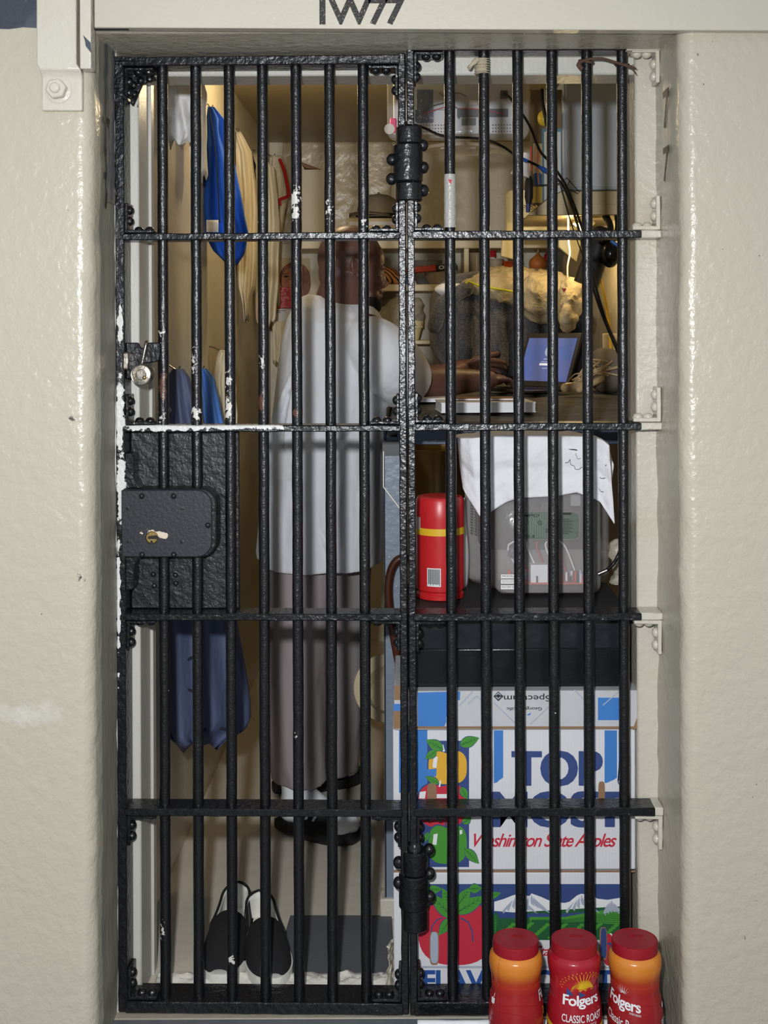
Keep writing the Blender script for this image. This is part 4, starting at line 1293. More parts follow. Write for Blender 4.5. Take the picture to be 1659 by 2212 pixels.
for y0_, y1_, tx in ((1330, 1366, ('MODEL',)), (1375, 1414, ('MANUFACTURED', 'SEPTEMBER')), (1426, 1464, ('FACTORY ID',))):
    pr.rect(506, y0_, 640, y1_, 0, 0)
    for i, w_ in enumerate(tx):
        hgt = (y1_-y0_-12)/len(tx)
        pr.text(w_, 516, y0_+6+hgt*i, 625, y0_+2+hgt*(i+1)-2, 1, 1)
pr.build('sticker', [WHITETAG, BLKINK], t)
mb = MB()                                                   # chassis with parts
zb_ = zlow + 0.022
mb.box(xa+0.02, xb-0.015, 0.262, 0.385, zb_, zb_+0.003, 0)
rr = random.Random(5)
for k in range(44):
    x = rr.uniform(xa+0.03, xb-0.03); y = rr.uniform(0.265, 0.33)
    hgt = rr.uniform(0.008, 0.026)
    mb.cyl((x, y, zb_+0.003), (x, y, zb_+0.003+hgt), rr.uniform(0.002, 0.005), seg=8, mi=rr.choice((1, 2, 3, 3, 4)))
mb.box(xa+0.085, xa+0.125, 0.27, 0.31, zb_+0.003, zb_+0.045, 5)
mb.build('chassis', [ORANGE, SOCKBLUE, ORANGE, GREYMETAL, CRT, PAPERPLAIN], t)
mb = MB()
for k in range(7):
    z0 = zcn - 0.03
    x0_ = xcn - 0.09 + 0.022*k
    mb.tube(spline([(xcn + 0.01*(k-3), 0.29, z0), (xcn + 0.03*math.sin(k*2.1), 0.275, z0-0.035), (x0_, 0.285, z0-0.06), (x0_+0.03, 0.30, zb_+0.02)], 6), 0.0022, 6, mi=k % 2)
mb.tube([(xa+0.042+0.010*math.cos(a), 0.262, zb_+0.075+0.010*math.sin(a)) for a in [2*math.pi*k/20 for k in range(20)]], 0.0025, 6, mi=2, loop=True)
mb.build('wiring', [PAPERPLAIN, REDINK, M('purple_wire', (40, 30, 80), 0.4)], t)
mb = MB()                                                   # vent slots on the tapering side
for r_ in range(12):
    for c_ in range(5):
        u = 0.15 + 0.16*c_
        y = 0.385 - u*0.10
        xx = (xA+0.004) + (xa-0.012 - xA-0.004)*((0.385-y)/0.085) - 0.0012
        z = at(0, 1092 + 6.0*r_, 1.13).z
        mb.poly([(xx, y+0.007, z), (xx+0.006, y-0.004, z), (xx+0.006, y-0.004, z-0.0035), (xx, y+0.007, z-0.0035)])
mb.build('vent', DARK, t, recalc=False, smooth=False)
mb = MB()
for r_ in range(13):
    z = at(0, 1088 + 5.6*r_, 1.12).z
    mb.poly([(xb+0.0085, 0.300, z), (xb+0.012, 0.36, z+0.002), (xb+0.012, 0.36, z-0.002), (xb+0.0085, 0.300, z-0.003)])
mb.build('vent', DARK, t, recalc=False, smooth=False)
mb = MB()
a, b = at(1232, 1068, 1.088), at(1255, 1094, 1.088)
mb.box(a.x, b.x, 0.226, 0.245, b.z, a.z); 
mb.build('latch', CLEARTV, t, bevel=0.003)
mb = MB()
a = at(1292, 1240, 1.088)
mb.cyl(a, at(1311, 1232, 1.088), 0.0048, seg=14)
jack = mb.build('aerial_plug', STEEL, t)
mb = MB()
mb.tube(spline([at(1310, 1232, 1.088), at(1325, 1218, 1.09), at(1336, 1198, 1.09), at(1345, 1172, 1.10), at(1352, 1140, 1.11), at(1362, 1080, 1.12)], 6), 0.0042, 10)
tag(mb.build('aerial_cable', CABLE), 'black aerial cable rising from the back of the clear tube television', 'cable')

cols = [((125, 118), (150, 400)), ((150, 110), (172, 578)), ((230, 100), (325, 822)), ((330, 90), (440, 758)), ((450, 78), (555, 682)), ((600, 74), (650, 642)), ((800, 70), (800, 640)), ((1000, 74), (1000, 632)), ((1150, 82), (1180, 592)),
        ((1280, 88), (1290, 632)), ((1360, 98), (1395, 680)), ((1420, 120), (1470, 800)), ((1470, 160), (1520, 880)), ((1492, 188), (1500, 620)), ((1496, 200), (1545, 372))]
def cloth_pt(u, v):
    k = min(int(u*(len(cols)-1)), len(cols)-2); f_ = u*(len(cols)-1) - k
    tx = cols[k][0][0]*(1-f_) + cols[k+1][0][0]*f_; ty = cols[k][0][1]*(1-f_) + cols[k+1][0][1]*f_
    bx = cols[k][1][0]*(1-f_) + cols[k+1][1][0]*f_; by = cols[k][1][1]*(1-f_) + cols[k+1][1][1]*f_
    if v < 0.25:                                            # over the top
        w_ = v/0.25
        p = at(960 + tx/4.1475, 920 + ty/4.1475, 1.085)
        return Vector((p.x, 0.425 - w_*0.185 + 0.002*nz(u*20, v*9, 1), p.z + 0.004*nz(u*14, v*6, 2) - 0.008*(1-w_)))
    w_ = (v-0.25)/0.75
    X_ = tx + (bx-tx)*w_; Y_ = ty + (by-ty)*w_
    s = 1.085 - 0.004*math.sin(min(w_*6, 3.14))
    p = at(960 + X_/4.1475, 920 + Y_/4.1475, s)
    edge = max(0, abs(u-0.5)-0.36)
    p.y += 0.006*math.sin(u*26 + 2*w_)*w_ + 0.004*nz(u*12, w_*5, 4) - 0.004 + edge*0.30
    return p
mb = MB(); mb.grid(cloth_pt, 90, 50)
o = mb.build('cover_cloth', M('thin_white_cotton', (222, 222, 226), 0.9, bump=((300, 0.25, 2), (24, 0.5, 3), (9, 0.5, 2))), solid=0.0016)
tag(o, 'thin white cotton cloth draped over the clear tube television', 'cloth')
mb = MB()                                                   # pen squiggles on the cloth
pts_ = [[(1080, 330), (1110, 325), (1125, 300), (1132, 345), (1165, 360), (1170, 385), (1205, 388), (1230, 370), (1250, 378)], [(1175, 245), (1195, 295), (1230, 285)], [(1385, 560), (1400, 585), (1425, 590)], [(1390, 460), (1410, 470), (1440, 465)], [(1450, 300), (1470, 330), (1440, 360), (1480, 300)]]
for pl in pts_:
    mb.tube(spline([at(960+x/4.1475, 920+y/4.1475, 1.0795 - 0.0003) for x, y in pl], 4), 0.0005, 5)
mb.tube([at(960+x/4.1475, 920+y/4.1475, 1.0793) for x, y in ((1115, 210), (1180, 215), (1245, 248))], [0.0006, 0.002, 0.0006], 6)
mb.build('pen_squiggle', BLKINK, o)
mb = MB()
for k, (px, py, rx, ry) in enumerate(((1335, 1190, 24, 30), (1342, 1225, 20, 26), (1330, 1262, 18, 14))):
    p = at(px, py, 1.15)
    mb.ell(p, (rx*0.0011, 0.03, ry*0.0011), rot=Matrix.Rotation(0.4*k, 3, 'Y'))
o = mb.build('plastic_bag', BAG); remesh(o, 0.006, 3)
for v in o.data.vertices:
    v.co += Vector((nz(*v.co, 60, 1), nz(*v.co, 60, 2), nz(*v.co, 60, 3)))*0.006
    v.co.z = max(v.co.z, zS+0.001)
tag(o, 'crumpled cloudy plastic bag on the card beside the television', 'bag')

# ------------------------------------------------------------------ bunk, cane, things on and around it
SP = 1.172
zbk = lambda y: 1.254 + (y-0.47)*0.03                     # top of the blanket
t = thing('steel_bunk', 'grey blue steel bunk with a corner post, used as a standing desk by the man', 'bunk', (0.35, 1.4, 0))
xp0, xp1 = at(829, 1300, SP).x, at(868, 1300, SP).x
Yp = (SP-1)*D
mb = MB()
mb.box(xp0, xp1, Yp, Yp+0.006, 0.05, 1.205); mb.box(xp0, xp0+0.006, Yp, Yp+0.05, 0.05, 1.205)
post = mb.build('post', BUNKBLUE, t, bevel=0.002)
mb = MB(); mb.box(xp0-0.002, xp1+0.002, Yp-0.002, Yp+0.008, 1.170, 1.207)
mb.build('tape_wrap', BLACKTAPE, post)
mb = MB(); mb.box(xp0-0.012, xp1+0.012, Yp-0.01, Yp+0.06, 0, 0.052)
mb.build('foot', CREAM_STEEL, t, bevel=0.004)
mb = MB(); mb.box(xp1-0.01, CWR, Yp, Yp+0.008, 1.198, 1.234); mb.box(xp0, xp0+0.008, Yp+0.05, 2.45, 1.198, 1.234)
mb.build('frame', BUNKDARK, t, bevel=0.002)
mb = MB(); mb.box(xp0+0.008, CWR, Yp+0.008, 2.45, 1.205, 1.217)
mb.build('platform', BUNKDARK, t)
mb = MB(); mb.box(xp0, xp0+0.04, 2.40, 2.44, 0, 1.2)
mb.build('post', BUNKBLUE, t, bevel=0.002)
mb = MB()
def blk(u, v):
    x = xp0 + 0.012 + u*(CWR-0.006-xp0-0.012); y = Yp+0.004 + v*1.95
    z = zbk(y) + 0.005*nz(x, y, 0, 9, 1) + 0.003*nz(x, y, 0, 26, 2)
    if v < 0.02:
        z = 1.236 + (z-1.236)*math.sqrt(v/0.02)
    if u < 0.03:
        z = 1.236 + (z-1.236)*math.sqrt(u/0.03)
    return Vector((x, y, z))
mb.grid(blk, 60, 120)
o = mb.build('bunk_blanket', BLANKET); md = o.modifiers.new('thickness', 'SOLIDIFY'); md.thickness = 0.016; md.offset = -1
tag(o, 'worn grey brown blanket spread over the top of the steel bunk', 'blanket')
# cane hooked in front of the post
mb = MB()
cp = [at(884, 1212, 1.152), at(872, 1205, 1.152), at(856, 1212, 1.152), at(844, 1234, 1.152), at(839, 1268, 1.152), at(841, 1310, 1.152), at(848, 1360, 1.152), at(857, 1410, 1.152), at(864, 1450, 1.154), at(872, 1520, 1.158), at(884, 1700, 1.162), at(892, 1900, 1.166)]
end = Vector((0.012, 0.42, 0.004))
mb.tube(spline(cp + [end], 6), 0.0105, 16)
tag(mb.build('walking_cane', CANE), 'brown lacquered walking cane with a curved handle beside the bunk post', 'cane')
mb = MB()
mb.tube([at(828.5, 975, 1.164), at(828.5, 1052, 1.164), at(842, 1070, 1.163), at(868, 1104, 1.162), at(884, 1124, 1.164)], 0.0016, 6)
tag(mb.build('white_string', WCABLE), 'thin white string hanging down in front of the bunk post', 'string')
mb = MB()
c = at(838, 1495, 1.34)
mb.lathe([(0.001, -0.02), (0.05, -0.016), (0.062, 0.0), (0.068, 0.03), (0.10, 0.036), (0.102, 0.04), (0.066, 0.038), (0.055, 0.0), (0.04, -0.010), (0.001, -0.012)], (c.x, c.y, c.z), 40, axis='Y')
tag(mb.build('straw_hat', WICKER), 'woven straw hat hanging behind the bunk post at knee height', 'hat')
mb = MB()
mb.tube([(c.x, c.y, c.z+0.09), (xp0+0.02, Yp+0.055, c.z+0.16), (xp0+0.004, Yp+0.03, c.z+0.165)], 0.0015, 6)
tag(mb.build('hat_cord', WCABLE), 'pale cord holding the straw hat to the bunk post', 'cord')

# books and papers at the bunk's edge
def book(name, label, cat, px0, px1, py0, py1, s, depth, mats, h=None, yaw=0):
    a, b = at(px0, py1, s), at(px1, py0, s)
    zb_ = zbk(a.y) + 0.009 if h is None else h
    o_ = Vector(((a.x+b.x)/2, a.y, zb_))
    t = thing(name, label, cat, o_)
    hgt = (py1-py0)*s/1000
    w_ = (b.x-a.x)/2
    R_ = Matrix.Translation(o_) @ Matrix.Rotation(math.radians(yaw), 4, 'Z')
    c_ = min(0.0016, hgt*0.2)
    mb = MB(); mb.box(-w_+0.002, w_-0.002, 0.002, depth-0.002, c_, hgt-c_, mat=R_); mb.build('pages', PAPER, t)
    mb = MB(); mb.box(-w_, w_, 0, depth, 0, c_, mat=R_); mb.build('cover', mats, t)
    mb = MB(); mb.box(-w_, w_, 0, depth, hgt-c_, hgt, mat=R_); mb.build('cover', mats, t)
    return zb_ + hgt
zt1 = book('paper_block', 'thick white block of paper lying on the blanket near the bars', 'paper', 952, 1159, 877, 899, 1.235, 0.17, PAPERPLAIN, yaw=4)
book('notebook', 'thin notebook with white pages under the man\'s forearm', 'notebook', 845, 986, 860, 868, 1.36, 0.17, PAPERPLAIN)
zt2 = book('magazine', 'brown covered magazine lying on the white block of paper', 'magazine', 978, 1128, 0, 5, 1.262, 0.10, M('brown_magazine_cover', (140, 96, 70), 0.5), h=zt1+0.001, yaw=2)

# laptop
s_l = 1.53
pb = at(1167, 850, s_l)
zq = zbk(pb.y) + 0.008
t = thing('laptop', 'open laptop with a lit blue sign-in screen beside the man\'s hands', 'laptop', (pb.x, pb.y, zq))
yaw = math.radians(48)
wv = Vector((math.cos(yaw), -math.sin(yaw), 0)); nv = Vector((-math.sin(yaw), -math.cos(yaw), 0))
tilt = math.radians(22)
up = (Vector((0, 0, 1))*math.cos(tilt) - nv*math.sin(tilt))
fn = up.cross(wv) * -1 if up.cross(wv).dot(nv) < 0 else up.cross(wv)
org = Vector((pb.x, pb.y, zq + 0.010))
hw_, hh_ = 0.120, 0.194
def scr(u, v, d): return org + wv*(u*hw_) + up*(v*hh_) + fn*d
def slab(mb, u0, u1, v0, v1, d0, d1, mi=0):
    mb.rings([[scr(u0, v0, d0), scr(u1, v0, d0), scr(u1, v1, d0), scr(u0, v1, d0)], [scr(u0, v0, d1), scr(u1, v0, d1), scr(u1, v1, d1), scr(u0, v1, d1)]], mi)
mb = MB(); slab(mb, -1, 1, 0, 1, -0.008, 0.0); lidp = mb.build('lid', BEZEL, t, bevel=0.003)
mb = MB(); slab(mb, -0.88, 0.88, 0.11, 0.90, 0.0004, 0.0012); scr_ = mb.build('screen', SCREEN, lidp)
mb = MB()
mb.poly([scr(0.0+0.16*math.cos(a), 0.66+0.10*math.sin(a), 0.0018) for a in [2*math.pi*k/28 for k in range(28)]], 1)
for u0, u1, v0, v1 in ((-0.24, 0.24, 0.395, 0.435),):
    mb.poly([scr(u0, v0, 0.0018), scr(u1, v0, 0.0018), scr(u1, v1, 0.0018), scr(u0, v1, 0.0018)], 0)
for u0, u1, v0, v1 in ((-0.13, 0.13, 0.500, 0.522), (-0.20, 0.20, 0.455, 0.470), (-0.11, 0.11, 0.335, 0.350)):
    mb.poly([scr(u0, v0, 0.0018), scr(u1, v0, 0.0018), scr(u1, v1, 0.0018), scr(u0, v1, 0.0018)], 1)
mb.build('sign_in_prompt', [SCREENTXT, M('dim_screen_text', (150, 164, 196), 0.3, emit=0.42)], scr_, recalc=False)
mb = MB()
dp = 0.17
def kb(u, w_, z): return Vector((pb.x, pb.y, zq + z)) + wv*(u*hw_) + nv*(w_*dp)
mb.rings([[kb(-1, 0, 0), kb(1, 0, 0), kb(1, 1, 0), kb(-1, 1, 0)], [kb(-1, 0, 0.010), kb(1, 0, 0.010), kb(1, 1, 0.008), kb(-1, 1, 0.008)]])
base_ = mb.build('base', BEZEL, t, bevel=0.002)
mb = MB()
for r_ in range(4):
    for c_ in range(11):
        u0 = -0.9 + 1.8*c_/11; w0 = 0.12 + 0.11*r_
        mb.rings([[kb(u0, w0, 0.0095), kb(u0+0.14, w0, 0.0095), kb(u0+0.14, w0+0.09, 0.0095), kb(u0, w0+0.09, 0.0095)], [kb(u0, w0, 0.0115), kb(u0+0.14, w0, 0.0115), kb(u0+0.14, w0+0.09, 0.011), kb(u0, w0+0.09, 0.011)]])
mb.build('keyboard', RUBBER, base_)

# ------------------------------------------------------------------ the man
SM = 1.37
man = thing('person', 'man in a long white T-shirt and grey trousers, seen side-on with hands over the laptop', 'person', (at(700, 1700, SM).x, 1.02, 0.0))
hy = math.radians(10)
hf = Vector((math.cos(hy), math.sin(hy), 0)); hr = Vector((math.sin(hy), -math.cos(hy), 0)); hu = Vector((0, 0, 1))
HC = at(760, 575, SM) ; HC.y += 0.02
hrot = Matrix((hf, hr, hu)).transposed()
def hp(px, py, side=0.0):
    """point of the head from its outline in the picture; side = towards its right ear"""
    d = at(px, py, SM) - at(760, 575, SM)
    return HC + hf*(d.x/math.cos(hy)) + hu*d.z + hr*side
b = MB()
b.ell(hp(755, 556), (0.097, 0.077, 0.096), rot=hrot, seg=32, rng=20)       # skull
b.ell(hp(735, 590), (0.066, 0.066, 0.075), rot=hrot, seg=24)               # back of head
b.ell(hp(790, 590), (0.055, 0.064, 0.085), rot=hrot, seg=24)               # face
b.ell(hp(800, 560), (0.042, 0.060, 0.055), rot=hrot, seg=24)               # forehead
b.ell(hp(795, 638), (0.036, 0.050, 0.040), rot=hrot, seg=24)               # jaw
b.ell(hp(770, 632), (0.045, 0.056, 0.040), rot=hrot, seg=24)
b.ell(hp(809, 657), (0.020, 0.026, 0.018), rot=hrot)                       # chin
for sd in (-1, 1):
    b.ell(hp(817, 578, sd*0.024), (0.015, 0.026, 0.009), rot=hrot)         # brow
    b.ell(hp(808, 606, sd*0.040), (0.020, 0.016, 0.018), rot=hrot)         # cheekbone
    b.ell(hp(827, 617, sd*0.0125), (0.009, 0.0075, 0.007), rot=hrot)       # nostril wing
b.capsule(hp(822, 586), hp(829, 611), 0.0085, 0.011)
b.ell(hp(831, 612), (0.0115, 0.011, 0.0095), rot=hrot)
b.ell(hp(820, 630), (0.011, 0.024, 0.0075), rot=hrot)                      # lips
b.ell(hp(818, 640), (0.011, 0.022, 0.0085), rot=hrot)
for sd in (-1, 1):                                                          # ears
    e0 = hp(762, 577, sd*0.073)
    ring = []
    for k in range(15):
        a = math.radians(-70 + 250*k/14)
        dx = 0.0155*math.cos(a) ; dz = 0.027*math.sin(a) + 0.003
        ring.append(e0 + hf*(-dx*1.0) + hu*dz + hr*sd*(0.012 + 0.010*max(0, math.cos(a))))
    b.tube(ring, [0.0048]*15, 10)
    b.ell(e0 + hr*sd*0.004 - hf*0.002, (0.014, 0.006, 0.026), rot=hrot)
    b.ell(e0 - hu*0.026 + hf*0.003 + hr*sd*0.009, (0.008, 0.0055, 0.010), rot=hrot)
    b.tube([e0 + hf*(-0.004) + hu*0.013 + hr*sd*0.012, e0 - hf*0.007 + hr*sd*0.015, e0 - hf*0.003 - hu*0.014 + hr*sd*0.012], 0.0035, 8)
    b.ell(e0 + hf*0.010 - hu*0.002 + hr*sd*0.006, (0.004, 0.005, 0.007), rot=hrot)
nk0, nk1 = at(733, 668, SM), hp(747, 608)
nk0.y = HC.y - 0.01
b.capsule(nk0, nk1, 0.080, 0.072, seg=28)
# trunk, under the clothes
b.ell(at(722, 760, SM) + Vector((0, 0.03, 0)), (0.15, 0.15, 0.17), seg=24)
b.ell(at(705, 900, SM) + Vector((0, 0.03, 0)), (0.15, 0.14, 0.24), seg=24)
b.ell(at(695, 1090, SM) + Vector((0, 0.03, 0)), (0.155, 0.15, 0.20), seg=24)
# arms
Sr, Er, Wr = at(792, 726, 1.34), at(903, 826, 1.405), at(1046, 822, 1.475)
b.capsule(Sr, Er, 0.066, 0.053, seg=24)
mid = Er.lerp(Wr, 0.3)
b.capsule(Er, mid, 0.053, 0.051, seg=24)
b.capsule(mid, Wr, 0.050, 0.032, seg=24)
Sl, El, Wl = at(700, 735, 1.50), at(918, 824, 1.60), at(1000, 795, 1.63)
b.capsule(Sl, El, 0.064, 0.050, seg=24)
b.capsule(El, Wl, 0.049, 0.030, seg=24)
def hand(b, W, d, n, thumb, bend, spread=0.05):
    """palm, four bent fingers and a thumb; d along the fingers, n out of the back of the hand, thumb = side of the thumb"""
    d = d.normalized(); n = (n - d*n.dot(d)).normalized(); t_ = d.cross(n)*thumb
    rot = Matrix((d, t_, n)).transposed()
    b.ell(W + d*0.050, (0.056, 0.042, 0.019), rot=rot, seg=24)
    b.ell(W + d*0.072 + n*0.002, (0.030, 0.043, 0.015), rot=rot, seg=24)
    b.capsule(W - d*0.02, W + d*0.03, 0.029, 0.030, seg=20)
    b.ell(W + d*0.030 + t_*0.030 - n*0.006, (0.032, 0.016, 0.016), rot=rot, seg=18)
    for i, (off, L_) in enumerate(((0.031, 0.076), (0.0105, 0.084), (-0.0105, 0.078), (-0.0305, 0.060))):
        p = W + d*(0.094 - 0.006*abs(i-1)) + t_*off
        dirn = (d + t_*(off*spread*20)).normalized()
        a = bend[i] if isinstance(bend, (list, tuple)) else bend
        r_ = 0.0098 - 0.0006*i
        seg_ = (0.46, 0.31, 0.23)
        cur = 0.25*a
        for j, f_ in enumerate(seg_):
            dd = (dirn*math.cos(cur) - n*math.sin(cur))
            q = p + dd*(L_*f_)
            b.capsule(p, q, r_, r_*0.93, seg=12)
            p = q; r_ *= 0.93
            cur += a
    p0 = W + d*0.022 + t_*0.036 - n*0.006
    p1 = p0 + (d*0.62 + t_*0.62 - n*0.12).normalized()*0.040
    p2 = p1 + (d*0.86 + t_*0.30 - n*0.10).normalized()*0.034
    p3 = p2 + (d*0.95 + t_*0.10 + n*0.04).normalized()*0.026
    b.capsule(p0, p1, 0.0135, 0.0118, seg=12); b.capsule(p1, p2, 0.0118, 0.0108, seg=12); b.capsule(p2, p3, 0.0106, 0.0088, seg=12)
hand(b, Wr, at(1118, 812, 1.535) - at(1046, 822, 1.475) + Vector((0, 0.02, 0)), Vector((-0.05, -0.25, 1)), -1, [0.28, 0.30, 0.32, 0.36])
hand(b, Wl, at(1068, 790, 1.66) - at(1000, 795, 1.63), Vector((-0.2, 0.75, 0.7)), 1, [0.30, 0.34, 0.36, 0.40])
# legs and feet
def fl(px, py):
    s = H*1000/(py + ROLL*(px-PX) - PY)
    return at(px, py, s)
feet = []
for (hx, hy_, tx, ty, knee, hip, ank) in ((602, 1790, 770, 1832, at(640, 1430, 1.37), at(672, 1130, 1.37), at(643, 1690, 1.395)), (592, 1716, 784, 1694, at(722, 1420, 1.47), at(722, 1130, 1.42), at(660, 1668, 1.495))):
    heel, toe = fl(hx, hy_), fl(tx, ty)
    d = (toe-heel).normalized()
    a_ = heel + d*0.065 + Vector((0, 0, 0.115))
    b.capsule(hip, knee, 0.092, 0.062, seg=24)
    b.capsule(knee, a_ + Vector((0, 0, 0.16)), 0.060, 0.052, seg=24)
    b.capsule(a_ + Vector((0, 0, 0.16)), a_, 0.050, 0.038, seg=24)
    b.capsule(a_, heel + d*0.18 + Vector((0, 0, 0.070)), 0.032, 0.026, seg=20)
    b.capsule(heel + d*0.06 + Vector((0, 0, 0.074)), heel + d*0.235 + Vector((0, 0, 0.064)), 0.028, 0.024, seg=20)
    feet.append((heel, toe, d, a_))
body = b.build('body', SKIN, man)
remesh(body, 0.0034, 3, 0.5)
# beard, eyes
b = MB()
b.ell(hp(806, 655), (0.026, 0.034, 0.024), rot=hrot); b.ell(hp(811, 664), (0.017, 0.022, 0.014), rot=hrot)
for sd in (-1, 1):
    b.ell(hp(792, 650, sd*0.036), (0.032, 0.016, 0.020), rot=hrot)
    b.ell(hp(777, 630, sd*0.050), (0.014, 0.0075, 0.030), rot=hrot)
    b.capsule(hp(820, 625, sd*0.004), hp(812, 634, sd*0.026), 0.006, 0.006)
o = b.build('beard', BEARD, man); remesh(o, 0.003, 2)
for v in o.data.vertices:
    v.co += Vector((nz(*v.co, 170, 1), nz(*v.co, 170, 2), nz(*v.co, 170, 3)))*0.0024
for sd in (-1, 1):
    b = MB(); b.ell(hp(815, 589, sd*0.031), 0.0105); b.build('eye', EYE, man)
    b = MB(); b.tube([hp(826, 576, sd*0.012), hp(824, 572, sd*0.028), hp(815, 574, sd*0.046)], [0.003, 0.0036, 0.002], 8); b.build('eyebrow', BEARD, man)

# T-shirt
b = MB()
rows = [(648, 666, 808, .20, .076), (656, 650, 816, .19, .098), (672, 632, 824, .13, .130), (700, 618, 838, .08, .160), (745, 606, 846, .03, .178), (800, 598, 844, 0, .186), (870, 590, 838, 0, .186), (950, 580, 832, 0, .182), (1050, 567, 829, 0, .184),
        (1130, 557, 827, 0, .186), (1185, 552, 827, 0, .188), (1212, 551, 827, 0, .188)]
rings = []
def shirt_ring(py, L_, R_, slope, yh, shrink=0.0, hem=False):
    c = at((L_+R_)/2, py, SM); hw = (R_-L_)*SM/2000 - shrink
    ring = []
    for k in range(64):
        a = 2*math.pi*k/64
        ca, sa = math.cos(a), math.sin(a)
        x = hw*abs(ca)**0.86*(1 if ca > 0 else -1); y = (yh-shrink)*abs(sa)**0.86*(1 if sa > 0 else -1)
        low = max(0, (py-760)/450)
        y += 0.010*low*math.sin(a*7 + py*0.004) + 0.006*low*math.sin(a*13 + 1)
        z = c.z - slope*x
        if hem:
            z += -0.012*math.cos(a)*0 + (0.022 if ca < -0.85 else 0) - 0.012*max(0, -sa)
        ring.append(Vector((c.x + x, c.y + 0.03 + y, z)))
    return ring
for i, r in enumerate(rows):
    rings.append(shirt_ring(*r, hem=(i == len(rows)-1)))
rings.append(shirt_ring(1211, 551, 827, 0, .188, 0.010, True))
rings.append(shirt_ring(1160, 553, 827, 0, .186, 0.014))
b.rings(rings)
# sleeves: cones with a hollow cuff
def sleeve(b, pts, rads, squash=1.0):
    pts = [Vector(p) for p in pts]
    d = (pts[-1]-pts[-2]).normalized()
    P_ = spline(pts, 6)
    n_ = len(P_)
    R_ = [rads[0] + (rads[-1]-rads[0])*i/(n_-1) + rads[1]*math.sin(math.pi*i/(n_-1)) for i in range(n_)]
    P_ += [P_[-1] + d*0.0, P_[-1] - d*0.03]
    R_ += [R_[-1]-0.008, R_[-1]-0.012]
    b.tube(P_, R_, 28)
sleeve(b, [at(762, 728, 1.355), at(806, 752, 1.335), at(844, 790, 1.34), at(871, 822, 1.372)], (0.072, 0.016, 0.090))
sleeve(b, [at(700, 735, 1.44), at(780, 765, 1.50), at(850, 803, 1.545)], (0.075, 0.01, 0.08))
# folds as ridges on the cloth
def ridge(pts, r, yoff):
    q = []
    for px, py in pts:
        p = at(px, py, SM)
        cx_ = at(698, py, SM).x; hw = 0.185
        k_ = max(0, 1-((p.x-cx_)/hw)**2)
        p.y = p.y + 0.03 - 0.184*math.sqrt(k_)**0.86 + yoff
        q.append(p)
    q = spline(q, 5)
    n_ = len(q)
    b.tube(q, [r*1.25*(0.25 + 0.75*math.sin(math.pi*(i+0.5)/n_)) for i in range(n_)], 8)
for pts_, r in (([(830, 800), (770, 905), (690, 960), (640, 1000)], 0.010), ([(820, 850), (760, 940), (660, 1010), (590, 1030)], 0.009), ([(812, 890), (720, 985), (600, 1060)], 0.008), ([(640, 800), (610, 880), (590, 960), (575, 1050)], 0.010),
               ([(660, 760), (640, 860), (622, 960)], 0.008), ([(584, 1050), (640, 1085), (700, 1130), (720, 1190)], 0.009), ([(600, 1080), (640, 1140), (655, 1200)], 0.008), ([(790, 960), (780, 1080), (785, 1200)], 0.008), ([(740, 820), (790, 850), (830, 870)], 0.008), ([(745, 1000), (735, 1100), (745, 1190)], 0.007)):
    ridge(pts_, r, 0.004)
tee = b.build('tee_shirt', TEE, man)
remesh(tee, 0.005, 3)
b = MB()                                                     # collar rib
ring = [p + Vector((0, 0, -0.001)) for p in shirt_ring(651, 665, 808, .20, .078)]
b.tube(ring, 0.0045, 8, loop=True)
b.build('collar', TEE, tee)
tee.children[0].location = (0, 0, 0)
b = MB()                                                     # hems
def hem_line(b, ring, r=0.0012):
    b.tube(ring, r, 6, loop=True)

# trousers
b = MB()
def leg_rings(rows):
    rings = []
    for (py, L_, R_, s, yh) in rows:
        c = at((L_+R_)/2, py, s); hw = (R_-L_)*s/2000
        ring = []
        for k in range(48):
            a = 2*math.pi*k/48
            ww = 0.004*math.sin(5*a + py*0.013) + 0.003*math.sin(9*a - py*0.02)
            ring.append(Vector((c.x + (hw+ww*0.4)*math.cos(a), c.y + (yh+ww)*math.sin(a), c.z + (0.006*math.sin(2*a) if py > 1660 else 0))))
        rings.append(ring)
    last = rings[-1]
    c = sum(last, Vector())/len(last)
    rings.append([c + (p-c)*0.93 for p in last])
    rings.append([c + (p-c)*0.86 + Vector((0, 0, 0.05)) for p in last])
    return rings
b.rings(leg_rings([(1150, 590, 730, 1.37, .14), (1230, 580, 724, 1.37, .125), (1330, 579, 712, 1.37, .115), (1450, 580, 704, 1.37, .108), (1580, 581, 702, 1.375, .104), (1645, 583, 703, 1.38, .102), (1682, 588, 706, 1.385, .100)]))
b.rings(leg_rings([(1150, 640, 806, 1.41, .14), (1230, 650, 802, 1.42, .125), (1330, 655, 798, 1.435, .115), (1450, 655, 793, 1.45, .108), (1560, 655, 782, 1.465, .104), (1630, 655, 776, 1.475, .102), (1660, 662, 772, 1.48, .100)]))
tr = b.build('trousers', GREYPANTS, man)
remesh(tr, 0.006, 4)
b = MB()
zz = [at(692, 1232, 1.33), at(696, 1330, 1.32), at(694, 1430, 1.315), at(686, 1560, 1.32), at(683, 1668, 1.33)]
b.tube([Vector((p.x, 1.02-0.075, p.z)) for p in zz], 0.0018, 6)
b.build('side_seam', GREYPANTS, tr); tr.children[0].location = (0, 0, 0)
